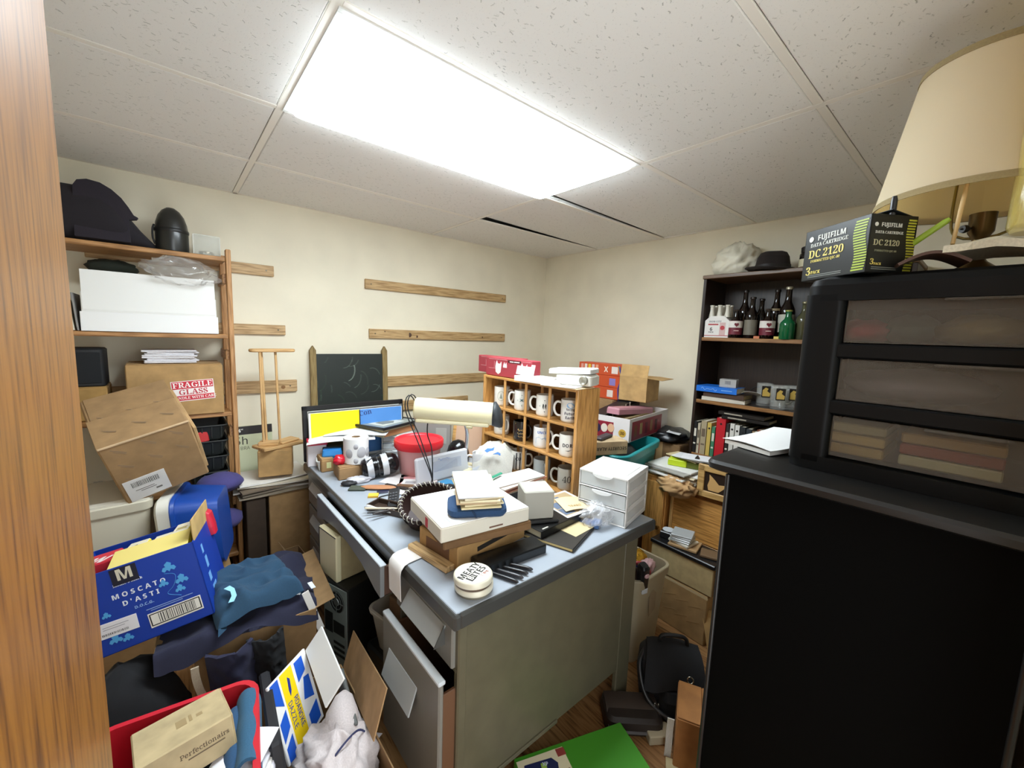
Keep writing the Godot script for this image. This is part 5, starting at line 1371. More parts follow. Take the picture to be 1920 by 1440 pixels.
func motif(t: Node3D, poly: Array, y: float, a: float, hex: String) -> void:   # flat motif bent round the mug
	var src: ArrayMesh = slab(poly, 0.0008)
	var arr := src.surface_get_arrays(0)
	var pos: PackedVector3Array = arr[Mesh.ARRAY_VERTEX]
	for i in pos.size():
		var p := pos[i]
		var r := 0.043 + p.z + 0.0002
		pos[i] = v(sin(p.x / 0.0425) * r, p.y, cos(p.x / 0.0425) * r)
	arr[Mesh.ARRAY_VERTEX] = pos
	arr[Mesh.ARRAY_NORMAL] = null
	var am := ArrayMesh.new()
	am.add_surface_from_arrays(Mesh.PRIMITIVE_TRIANGLES, arr)
	P(t, "printed_motif", am, m(hex, 0.5), v(0, y, 0), v(0, a, 0))

func ring_poly(r0: float, n := 24, sy := 1.0) -> Array:
	var out := []
	for k in n:
		out.append([cos(TAU * k / n) * r0, sin(TAU * k / n) * r0 * sy])
	return out

func diamond(t: Node3D, y: float, a: float, hex: String, bg: String) -> void:
	motif(t, [[0, -0.03], [0.026, 0], [0, 0.03], [-0.026, 0]], y, a, hex)
	var src := [[0, -0.0245], [0.021, 0], [0, 0.0245], [-0.021, 0]]
	motif_over(t, src, y, a, bg, 0.0006)

func motif_over(t: Node3D, poly: Array, y: float, a: float, hex: String, lift: float) -> void:
	motif(t, poly, y, a, hex)
	var o: MeshInstance3D = t.get_child(t.get_child_count() - 1)
	o.scale = v(1.0 + lift / 0.043, 1, 1.0 + lift / 0.043)

func mug_rack() -> void:
	var o := v(1.071, 0.7505, 0.181)
	var wd := wood("d09c5a", 0, 0.4, 0.75, 81, 0.3)
	var wdy := wood("d09c5a", 1, 0.4, 0.75, 82, 0.3)
	var t := T("mug_rack", "honey wood mug rack of twelve pigeonholes standing at the back right of the desk", "rack", o, v(0, -90, 0))
	var w := 0.69
	var h := 0.495
	var d := 0.15
	for s in [-1, 1]:
		P(t, "side_panel", B(0.016, h, d, 0.002), wdy, v(s * (w / 2 - 0.008), h / 2, 0))
	var ys := [0.006, 0.166, 0.326, 0.487]
	for y in ys:
		P(t, "shelf", B(w - 0.034, 0.012, d - 0.004, 0.002), wd, v(0, y, 0))
	P(t, "back_panel", B(w - 0.034, h - 0.01, 0.004, 0.0005), wood("7a5530", 0, 0.6, 0.7, 83), v(0, h / 2, -d / 2 + 0.004))
	for i in [-1, 0, 1]:
		for r in 3:
			for z in [d / 2 - 0.012, -0.01]:
				P(t, "divider", lathe([[0, 0], [0.0075, 0], [0.0075, 0.147], [0, 0.147]], 12), wdy, v(i * 0.165 + (0.0 if z > 0 else 0.04), ys[r] + 0.0065, z))
	# local column x, row y -> room
	var at := func(c: int, r: int, dx: float) -> Vector3: return o + v(-0.012, ys[r] + 0.0062, -0.2475 + 0.165 * c + dx)
	var g: Node3D = mug("white mug with a pale crest print, top row furthest left in the wooden rack", at.call(0, 2, -0.005), -70, "e4e0d6")
	motif(g, ring_poly(0.021, 20, 1.3), 0.055, 24, "b9b6a4")
	motif_over(g, ring_poly(0.017, 20, 1.3), 0.055, 24, "d8d5c8", 0.0006)
	motif_over(g, [[-0.008, -0.014], [0.008, -0.014], [0, 0.016]], 0.055, 24, "8f9486", 0.0012)
	g = mug("white mug with a grey green diamond badge, second in the top row", at.call(1, 2, 0.0), 120, "e6e4dc")
	diamond(g, 0.055, -166, "5f7872", "d9ddd4")
	motif_over(g, [[-0.01, -0.006], [0.0, -0.002], [0.01, -0.008], [0.004, 0.002], [0.008, 0.01], [0, 0.005], [-0.009, 0.01], [-0.004, 0.002]], 0.055, -166, "3f5f68", 0.0012)
	g = mug("white mug with a walking figures diamond sign, third in the top row", at.call(2, 2, 0.0), 120, "e8e5dc")
	diamond(g, 0.052, -166, "35383a", "dddcd2")
	for q in [-0.006, 0.005]:
		motif_over(g, [[q - 0.004, -0.014], [q - 0.001, -0.004], [q + 0.001, -0.014], [q + 0.003, -0.014], [q + 0.002, 0.002], [q + 0.005, -0.002], [q + 0.002, 0.009], [q - 0.001, 0.012], [q - 0.003, 0.004]], 0.052, -166, "2c2f30", 0.0012)
	g = mug("white mug with a blue patch and dark writing, top row furthest right", at.call(3, 2, 0.0), 120, "e8e6e0")
	motif(g, ring_poly(0.018, 16, 0.7), 0.08, -166, "8fb6dc")
	decal(g, "facing", 0.01, 0.062, -166, "4a4c60")
	decal(g, "Future", 0.013, 0.043, -166, "33354a")
	decal(g, "Earth", 0.013, 0.024, -166, "33354a")
	g = mug("plain white mug with a pale grey oval, middle row furthest left", at.call(0, 1, 0.0), -100, "e0ddd4")
	motif(g, ring_poly(0.016, 20, 1.4), 0.052, 54, "c6c2b4")
	g = mug("black mug with gold writing, second in the middle row of the rack", at.call(1, 1, 0.0), -90, "1c1714")
	motif(g, [[-0.03, 0.045], [0.03, 0.045], [0.03, 0.042], [-0.03, 0.042]], 0.05, 44, "b08f50")
	for q in [[0.03, 0.06, 0.014], [0.034, 0.042, 0.012], [0.026, 0.026, 0.008]]:
		var yaw := deg_to_rad(44.0)
		scribble(g, q[0], q[2], m("c8a868", 0.5), Basis(Vector3.UP, yaw) * v(0, 0, 0.0428) + v(0, q[1], 0), v(0, 44, 0), 0.0425)
	g = mug("white mug with a blue landscape print, third in the middle row", at.call(2, 1, -0.01), -90, "e6e4e0")
	motif(g, [[-0.03, -0.02], [0.03, -0.02], [0.03, 0.005], [0.015, 0.012], [0.0, 0.004], [-0.015, 0.014], [-0.03, 0.006]], 0.045, 44, "a9bcd0")
	decal(g, "UNCS", 0.013, 0.08, 44, "3a64b0")
	g = mug("white mug with black capital letters, middle row furthest right", at.call(3, 1, 0.0), 120, "e6e3da")
	decal(g, "DORE", 0.017, 0.055, -166, "26262a")
	motif(g, [[-0.014, -0.002], [0.0, -0.004], [0.018, 0.004], [0.0, 0.0]], 0.033, -166, "4a4a4c")
	g = mug("blue and white mug, bottom row furthest left behind the white cloth bag", at.call(0, 0, 0.0), -60, "cfd2dc")
	motif(g, [[-0.03, -0.03], [0.02, -0.03], [0.02, 0.03], [-0.03, 0.03]], 0.05, 14, "3a4fa0")
	g = mug("white mug with a black stripe and letters CU, second in the bottom row", at.call(1, 0, -0.01), -60, "e4e2da")
	motif(g, [[-0.012, -0.045], [0.012, -0.045], [0.012, 0.045], [-0.012, 0.045]], 0.052, 14, "1e1e20")
	decal(g, "CU", 0.018, 0.065, 14, "26262a")
	g = mug("grey mug with a dark base, third in the bottom row of the rack", at.call(2, 0, 0.0), -120, "a7aaa6")
	motif(g, [[-0.05, -0.012], [0.05, -0.012], [0.05, 0.02], [-0.05, 0.006]], 0.02, 74, "3f4648")
	g = mug("beige grey mug with the number 40, bottom row furthest right", at.call(3, 0, 0.0), 120, "b5b0a2")
	decal(g, "40", 0.03, 0.055, -166, "33322e", 4)
	# on the rack
	var rt := o.y + h + 0.0005
	for k in 2:
		var rb := T("red_box", ["long red printed box on top of the mug rack", "second red box behind, its end jutting out left on the mug rack"][k], "box", [v(1.045, rt, 0.02), v(1.114, rt, -0.15)][k] as Vector3, v(0, -90, 0))
		P(rb, "body", B(0.372, 0.098, 0.062, 0.003), m("a03a44", 0.4), v(0, 0.049, 0))
		P(rb, "end_flap", B(0.001, 0.09, 0.055, 0.0003), m("b04a50", 0.4), v(-0.1865, 0.049, 0))
		P(rb, "front_print", boxes_of([[0.34, 0.002, 0.0006, 0.01, 0.09, 0.0], [0.06, 0.002, 0.0006, -0.13, 0.04, 0.0], [0.002, 0.036, 0.0006, -0.11, 0.06, 0.0]], 0.0002), m("d0989a", 0.5), v(0, 0, 0.0314))
		for x in [-0.075, 0.13]:
			P(rb, "white_shape", slab([[-0.022, -0.028], [0.0, -0.04], [0.02, -0.028], [0.026, 0.012], [0.024, 0.03], [0.014, 0.018], [-0.006, 0.018], [-0.014, 0.034], [-0.022, 0.02], [-0.026, 0.0]], 0.0008), m("e2d6d2", 0.5), v(x, 0.05, 0.0314))
		P(rb, "white_shape", slab([[-0.014, -0.012], [0.016, -0.012], [0.016, 0.0], [0.01, 0.016], [0.002, 0.002], [-0.006, 0.016], [-0.014, 0.0]], 0.0008), m("e2d6d2", 0.5), v(-0.02, 0.062, 0.0314))
		P(rb, "banner", slab([[-0.055, 0.006], [0.055, 0.006], [0.048, -0.008], [-0.048, -0.008]], 0.0008), m("4a1a1e", 0.5), v(0.055, 0.085, 0.0314))
		P(rb, "print_line", boxes_of([[0.03, 0.005, 0.0006, 0.035, 0.084, 0], [0.042, 0.005, 0.0006, 0.076, 0.084, 0]], 0.0002), m("e2d6d2", 0.5), v(0, 0, 0.0322))
		P(rb, "end_print", join([[lathe([[0, 0], [0.014, 0], [0.014, 0.0008], [0, 0.0008]], 20), tf(V0, V0, v(1.6, 1, 1))]]), m("6c2228", 0.5), v(-0.1872, 0.045, 0), v(0, 0, 90))
	S("white_pad", "flat white pad of paper on the mug rack in front of the red box", "paper", B(0.27, 0.026, 0.12, 0.002), m("dddad8", 0.6), v(1.028, rt + 0.0135, 0.275), v(0, -84, 0))
	S("pink_card", "pale pink card standing against the long red box", "card", B(0.13, 0.055, 0.003, 0.0008), m("dcc3c4", 0.6), v(1.012, rt + 0.0535, 0.165), v(-12, -90, 0))
	for k in 2:
		S("cream_letter", ["tan edged letter under the white projector on the mug rack", "white letter hanging over the rack's front under the projector"][k], "paper", B(0.2 - 0.03 * k, 0.004, 0.13, 0.001), m(["d8b98c", "dcdad6"][k], 0.7), v(1.02 - 0.015 * k, rt + 0.003 + 0.005 * k, 0.435), v(0, -82 + 9 * k, 0))
	var pj := T("white_projector", "white slide viewer with a round lens on the right end of the mug rack", "projector", v(1.075, rt + 0.011, 0.45), v(0, -70, 0))
	P(pj, "body", loft([[0, 0.16, 0.11, 0.012], [0.004, 0.17, 0.12, 0.016], [0.04, 0.17, 0.12, 0.016], [0.05, 0.15, 0.1, 0.014]]), m("d6d3c8", 0.4))
	P(pj, "lid", loft([[0, 0.2, 0.12, 0.01], [0.018, 0.2, 0.12, 0.01], [0.022, 0.19, 0.11, 0.01]]), m("e4e3df", 0.4), v(-0.02, 0.05, 0), v(0, 0, 3))
	P(pj, "lens", lathe([[0.0, 0.0], [0.019, 0.0], [0.021, 0.006], [0.017, 0.012], [0.012, 0.008], [0, 0.007]], 24), m("8b887c", 0.3, 0.4), v(0.05, 0.026, 0.058), v(90, 0, 0))
	# the logo mug and white cloth bag before the rack
	var lm := mug("white mug with a blue and red swoosh on the desk before the rack", v(0.885, 0.7505, -0.02), 150, "e6e4e4")
	decal(lm, "Max", 0.016, 0.055, -45, "2a4fa8")
	motif(lm, [[-0.004, 0.0], [0.004, 0.012], [0.016, 0.014], [0.022, 0.004], [0.016, 0.008], [0.006, 0.006]], 0.062, -28, "c83a4a")
	S("paper_slip", "folded white paper slip leaning in front of the swoosh mug", "paper", B(0.07, 0.05, 0.002, 0.0005), m("d6dae0", 0.7), v(0.845, 0.777, 0.035), v(-20, -30, 18))
	var n := wrinkle(91, 2.2)
	var cb := T("cloth_bag", "white cloth bag with blue printed shapes slumped before the mug rack", "bag", v(0.935, 0.7505, 0.035))
	P(cb, "cloth", sheet(func(a: float, q: float):
		var x := (a - 0.5) * 0.24
		var z := (q - 0.5) * 0.2
		return Basis(Vector3.UP, deg_to_rad(-48)) * v(x * 0.85, 0.135 - 0.75 * maxf(0.0, absf(x) - 0.06) - 1.3 * maxf(0.0, z - 0.0) + 0.016 * n.get_noise_2d(a * 0.9, q * 0.9), z), 22, 22, 0.006), cloth_mat("d9d6cc"))
	P(cb, "printed_motif", slab([[-0.026, 0.0], [-0.01, 0.012], [0.012, 0.008], [0.026, 0.014], [0.02, -0.004], [0.0, -0.006], [-0.014, -0.012]], 0.0025), m("3a78c0", 0.6), v(-0.055, 0.136, 0.03), v(-48, -48, 14))
	P(cb, "printed_motif", slab([[-0.02, -0.01], [0.0, 0.008], [0.016, 0.004], [0.02, -0.008], [0.004, -0.004]], 0.0025), m("3a78c0", 0.6), v(-0.025, 0.12, 0.055), v(-48, -48, -10))

func behind_desk() -> void:
	carton("tall brown carton behind the mug rack under the orange snack boxes", v(2.2, 0, -0.26), v(0, 2, 0), 0.34, 1.035, 0.42, card("a8845a"))
	for k in 3:
		var ob := T("snack_box", ["lowest orange snack box in the pile behind the mug rack", "middle orange snack box in the pile behind the mug rack", "topmost orange snack box, striped label, behind the mug rack"][k], "box", v(2.13, 1.0365 + k * 0.084, -0.22 + 0.01 * k), v(0, -88 + 2 * k, 0), "orange snack boxes")
		P(ob, "body", B(0.37, 0.083, 0.12, 0.003), m("c8502a", 0.45), v(0, 0.0415, 0))
		P(ob, "end_panel", B(0.001, 0.075, 0.11, 0.0003), m("b04426", 0.45), v(0.1855, 0.0415, 0))
		for q in 5:
			P(ob, "label_stripe", B(0.022, 0.055, 0.0008, 0.0002), m(["dc9a8a", "e0d2c4", "e2c040", "dcc6c4", "e0a080"][q], 0.5), v(-0.155 + q * 0.032, 0.044, 0.0602))
		P(ob, "label_patch", B(0.05, 0.05, 0.0008, 0.0002), m("e2d4ca" if k != 1 else "8a7ab8", 0.5), v(0.12, 0.04, 0.0602))
		if k == 2:
			letters(ob, "X", 0.04, m("e8dccc", 0.5), v(0.05, 0.042, 0.0604))
	S("hanging_ribbon", "blue cord hanging at the edge of the orange snack boxes", "cord", tube(curve([v(0, 0.24, 0), v(0.004, 0.15, 0.01), v(-0.006, 0.08, 0.0), v(0.0, 0.005, 0.006)], 14), 0.004, 6), m("3a3f9a", 0.6), v(2.06, 1.036, -0.018))
	carton("brown carton on the floor under the teal tote", v(1.67, 0, 0.23), v(0, 12, 0), 0.46, 0.42, 0.32, card("8f6f4a"))
	var tt := T("teal_tote", "big teal plastic tote behind the desk's right end, piled with boxes", "tote", v(1.67, 0.4205, 0.24), v(0, 12, 0))
	P(tt, "body", tub(0.49, 0.3, 0.555, 0.38, 0.44, 0.06, 0.016), m("1f8f92", 0.4))
	P(tt, "rib", boxes_of([[0.2, 0.03, 0.012, 0.0, 0.3, 0.178], [0.03, 0.3, 0.012, 0.14, 0.16, 0.168], [0.03, 0.3, 0.012, -0.14, 0.16, 0.168]], 0.004), m("1c8588", 0.4))
	S("black_liner", "black bag filling the teal tote under the coffee box", "bag", lump(v(0.25, 0.18, 0.165), 0.05, 2.0, 95), m("15161a", 0.45), v(1.67, 0.555, 0.24), v(0, 12, 0))
	var tr := T("coffee_tray", "red and white printed cardboard tray numbered 30, full of folders, on the teal tote", "box", v(1.976, 0.8615, 0.135), v(0, 8, 0))
	P(tr, "body", boxes_of([[0.58, 0.004, 0.3, 0, 0.002, 0], [0.58, 0.14, 0.004, 0, 0.07, 0.148], [0.58, 0.14, 0.004, 0, 0.07, -0.148], [0.004, 0.14, 0.3, 0.288, 0.07, 0], [0.004, 0.14, 0.3, -0.288, 0.07, 0]], 0.001), m("dcd4d0", 0.45))
	P(tr, "red_panel", boxes_of([[0.44, 0.115, 0.001, -0.04, 0.062, 0.1505], [0.001, 0.1, 0.17, -0.2905, 0.055, -0.04]], 0.0003), m("8c2434", 0.45))
	for k in 5:
		P(tr, "printed_figure", B(0.035, 0.07, 0.001, 0.0003), m(["7a4a30", "a08a5a", "6a2030", "8c6a4a", "4a1a24"][k], 0.5), v(-0.21 + k * 0.075, 0.06 + 0.006 * (k % 2), 0.1515))
	P(tr, "number_badge", join([[lathe([[0, 0], [0.024, 0], [0.024, 0.001], [0, 0.001]], 24), tf(v(-0.2905, 0.05, 0.105), v(0, 0, 90))]]), m("c8a040", 0.45))
	P(tr, "lettering", text_mesh("30", 0.02, 0), m("4a2410", 0.5), v(-0.292, 0.05, 0.105), v(0, -90, 0))
	for k in 3:
		P(tr, "cup_print", join([[lathe([[0, 0], [0.022, 0], [0.022, 0.001], [0, 0.001]], 20), tf(v(-0.2915, 0.07 - 0.006 * k, 0.03 - 0.045 * k), v(0, 0, 90), v(1.2, 1, 1))]]), m(["dcae8a", "e0d4c4", "2a2040"][k], 0.5))
	var bn := T("black_binder", "black binder lying open at the back of the printed cardboard tray", "binder", v(1.98, 0.867, 0.05), v(0, 8, 7))
	P(bn, "cover", boxes_of([[0.5, 0.004, 0.1, 0, 0.16, 0], [0.5, 0.004, 0.1, 0, 0.03, 0], [0.004, 0.13, 0.1, -0.248, 0.095, 0]], 0.001), m("1a1a1c", 0.5))
	P(bn, "pages", B(0.47, 0.1, 0.09, 0.001), m("55504a", 0.8), v(0.01, 0.09, 0))
	for k in 5:
		P(bn, "index_tab", B(0.012, 0.04, 0.002, 0.0005), m("d8d0c0", 0.6), v(-0.16 + 0.06 * k, 0.15, 0.052))
	S("pink_album", "pink photo album lying in the printed cardboard tray", "album", loft([[0, 0.46, 0.09, 0.01], [0.03, 0.46, 0.09, 0.012], [0.04, 0.45, 0.08, 0.01]]), m("b8808a", 0.5), v(1.96, 0.99, 0.16), v(0, 5, -5))
	S("folder_stack", "manila folders packed in the printed cardboard tray", "folders", B(0.5, 0.115, 0.09, 0.002), m("a8946c", 0.8), v(1.98, 0.925, 0.165), v(0, 8, 0))
	open_carton("small open tan carton on the printed cardboard tray near the wall", v(2.17, 1.05, 0.075), v(0, 9, 0), 0.21, 0.165, 0.2, card("c9a26a"), [[0, -14, 0.085], [3, 94, 0.1], [2, 20, 0.07]])
	var se := T("security_box", "flat tan box lettered SECURITY upside down on the tote corner", "box", v(1.435, 0.862, 0.36), v(0, -24, 0))
	P(se, "body", B(0.2, 0.072, 0.12, 0.003), card("c2a882"), v(0, 0.036, 0))
	letters(se, "SECURITY ALARM", 0.018, m("4c4234", 0.7), v(-0.005, 0.034, 0.0604), v(0, 0, 180))
	S("remote", "dark remote lying on the SECURITY box", "remote", B(0.14, 0.016, 0.045, 0.005), m("3a3438", 0.5), v(1.43, 0.943, 0.35), v(0, 12, 0))
	carton("brown carton under the black bag between tote and bookcase", v(2.27, 0, 0.28), V0, 0.26, 0.8, 0.28, card("8a6a46"))
	S("black_sack", "black plastic sack lying beside the bookcase behind the teal tote", "bag", lump(v(0.14, 0.05, 0.13), 0.3, 2.5, 97), m("17181c", 0.35), v(2.24, 0.801, 0.29))
	S("white_leaflet", "white leaflet on the black sack beside the bookcase", "paper", B(0.16, 0.003, 0.08, 0.0008), m("d6d8da", 0.7), v(2.17, 0.875, 0.36), v(8, 20, -6))
	# low wooden units with paper piles before the bookcase
	var oak := wood("e0a55c", 1, 0.45, 0.75, 101)
	var ca := T("wooden_cupboard", "narrow honey oak cupboard behind the right end of the desk", "cupboard", v(1.95, 0, 0.475))
	P(ca, "body", B(0.32, 0.68, 0.13, 0.003), oak, v(0, 0.34, 0))
	P(ca, "top", B(0.33, 0.014, 0.14, 0.003), oak, v(0, 0.687, 0))
	P(ca, "door", B(0.012, 0.62, 0.115, 0.003), wood("e4ac62", 1, 0.4, 0.75, 103), v(-0.166, 0.35, 0))
	P(ca, "knob", lathe([[0, 0], [0.006, 0], [0.006, 0.01], [0.012, 0.016], [0.011, 0.024], [0, 0.027]], 16), m("8a6a3a", 0.3, 0.9), v(-0.172, 0.4, 0.04), v(0, 0, 90))
	var cc := T("wooden_chest", "low honey oak chest with a plain front under the small wooden picture frame", "chest", v(1.96, 0, 0.775))
	P(cc, "body", B(0.28, 0.655, 0.42, 0.003), wood("a8753c", 2, 0.5, 0.6, 105), v(0.01, 0.328, 0))
	P(cc, "front_board", B(0.008, 0.36, 0.41, 0.002), wood("cd9650", 2, 0.45, 0.65, 106), v(-0.134, 0.2, 0))
	P(cc, "front_board", B(0.008, 0.24, 0.41, 0.002), wood("d69f58", 2, 0.45, 0.65, 107), v(-0.134, 0.505, 0))
	P(cc, "edge_strip", B(0.02, 0.65, 0.018, 0.003), wood("e4b878", 1, 0.5, 0.75, 108), v(-0.136, 0.327, -0.212))
	var wf := T("framed_print", "small pale wooden frame with a brown and white picture on the oak chest", "picture frame", v(1.80, 0.6565, 0.795), v(0, -86, 0))
	P(wf, "frame", boxes_of([[0.175, 0.034, 0.02, 0, 0.155, 0], [0.175, 0.034, 0.02, 0, 0.017, 0], [0.034, 0.17, 0.02, -0.07, 0.086, 0], [0.034, 0.17, 0.02, 0.07, 0.086, 0]], 0.003), wood("c9a468", 0, 0.5, 0.8, 109))
	P(wf, "picture", B(0.11, 0.108, 0.004, 0.001), m("2c2018", 0.4), v(0, 0.086, 0.0))
	P(wf, "print_figure", slab([[-0.03, -0.045], [0.02, -0.045], [0.045, -0.02], [0.05, 0.0], [0.02, -0.005], [-0.005, 0.02], [-0.03, 0.04], [-0.028, 0.01], [-0.036, -0.02]], 0.001), m("c9a066", 0.5), v(0.0, 0.086, 0.003))
	for k in 7:
		S("paper_pile_sheet", ["lowest magazine of the pile on the oak cupboard", "second magazine up on the oak cupboard", "wide white folder in the pile on the oak cupboard", "cream folder above the white one on the oak cupboard", "white sheet across both oak units", "grey booklet in the pile on the oak units", "thin white pad under the lime green box"][k], "paper", B(0.2 + 0.03 * (k % 3), 0.009, 0.26, 0.0015), m(["8a8478", "c9c0ac", "dad8d2", "d2c6a8", "dcdad6", "a09c94", "d8d6d0"][k], 0.7), v(1.89 + 0.012 * sin(k * 2.0), 0.6995 + 0.0095 * k, 0.555 + 0.015 * cos(k * 1.7)), v(0, 8 * sin(k * 2.1), 0))
	var lg := T("lime_box", "lime green box with a dark end on the pile of papers by the bookcase", "box", v(1.90, 0.7625, 0.59), v(0, -72, 0))
	P(lg, "body", B(0.1, 0.035, 0.1, 0.003), m("b8cc22", 0.4), v(-0.045, 0.0175, 0))
	P(lg, "dark_end", B(0.1, 0.035, 0.1, 0.003), m("5a6418", 0.4), v(0.056, 0.0175, 0))
	for k in 4:
		S("letter", ["cream letter on the lime green box, nearest the desk", "white letter on the lime green box", "second white letter above it on the lime green box", "topmost white letter with a black clip by the bookcase"][k], "envelope", B(0.11, 0.006, 0.2 - 0.02 * (k % 2), 0.0012), m(["cbb98e", "dad8d4", "d2d2d4", "dfdfe2"][k], 0.7), v(1.93 - 0.01 * k, 0.802 + 0.0075 * k, 0.57 + 0.03 * k), v(0, 10 * k - 10, 0))
	S("binder_clip", "black binder clip on the topmost white letter by the bookcase", "clip", slab([[-0.012, 0], [0.012, 0], [0.002, 0.014], [-0.002, 0.014]], 0.028), m("2a2a24", 0.4), v(1.87, 0.8285, 0.66), v(0, -70, 0))
	S("paper_bag", "crumpled brown paper bag hanging from under the papers on the oak units", "bag", lump(v(0.045, 0.042, 0.08), 0.75, 2.2, 111, false, 34, true), card("cda472"), v(1.772, 0.675, 0.6), v(0, 0, 20))
	# carton with the long file box on it
	var pc := carton("brown patterned carton on the floor below the beige file box", v(1.70, 0, 0.755), v(0, -93, 0), 0.31, 0.255, 0.23, card("b59362", 14))
	for k in 8:
		P(pc, "printed_stripe", B(0.07, 0.006, 0.0006, 0.0002), m("9a7a4e", 0.8), v(-0.1 + 0.065 * (k % 4), 0.09 + 0.08 * (k / 4), 0.1155), v(0, 0, 22))
	P(pc, "edge_tape", B(0.31, 0.012, 0.001, 0.0003), m("cdb98f", 0.4), v(0, 0.245, 0.1156))
	S("tan_flap", "tan cardboard sheet leaning on the right side of the patterned carton", "cardboard", B(0.1, 0.18, 0.004, 0.001), card("c9a66c"), v(1.60, 0.1, 0.945), v(-14, -60, 12))
	var fb := T("file_box", "long beige file box with a black lid beside the wooden chest", "file box", v(1.66, 0.2605, 0.755), v(0, -92, 0))
	P(fb, "body", B(0.33, 0.14, 0.15, 0.003), grain("c0ab7c", v(4, 4, 4), 0.9, 0.7), v(0, 0.07, 0))
	P(fb, "end_panel", B(0.004, 0.13, 0.14, 0.001), card("8a6a42"), v(0.166, 0.068, 0))
	P(fb, "hand_hole", lathe([[0, 0], [0.016, 0], [0.016, 0.001], [0, 0.001]], 20), m("2c1f14", 0.8), v(0.1685, 0.08, 0), v(0, 0, -90))
	P(fb, "lid", B(0.345, 0.022, 0.165, 0.004), m("141416", 0.35), v(0, 0.151, 0))
	var yt := 0.4235
	S("black_tin", "small black box with a white disc on the left of the file box lid", "box", B(0.07, 0.035, 0.075, 0.003), m("1a1b1e", 0.3), v(1.67, yt + 0.018, 0.635), v(0, -80, 0))
	S("white_disc", "white paper disc lying on the small black box", "disc", lathe([[0, 0], [0.03, 0], [0.03, 0.003], [0, 0.003]], 24), m("c8ccd0", 0.5), v(1.672, yt + 0.0362, 0.632))
	for k in 3:
		S("thin_book", ["tan paperback under the clear disc cases on the file box", "white booklet on the tan paperback on the file box", "brown notebook at the near end of the file box lid"][k], "book", B(0.12 - 0.02 * k, 0.012, 0.14 - 0.03 * k, 0.002), m(["a08058", "cfcabc", "6a5238"][k], 0.7), v(1.655, yt + 0.0065 + [0.0, 0.0125, 0.0][k], [0.735, 0.725, 0.86][k]), v(0, [12, -6, 20][k], 0))
	for k in 4:
		S("disc_case", ["lowest clear disc case on the file box", "second clear disc case up on the file box", "third clear disc case up on the file box", "topmost clear disc case with a silver sleeve on the file box"][k], "disc case", B(0.1, 0.0095, 0.1, 0.002), plastic("c8ccca", 0.8, 0.2) if k < 3 else m("a9acac", 0.3), v(1.652, yt + 0.0305 + 0.0098 * k, 0.72 + 0.003 * sin(k * 3.0)), v(0, 8 + 3 * k, 0))

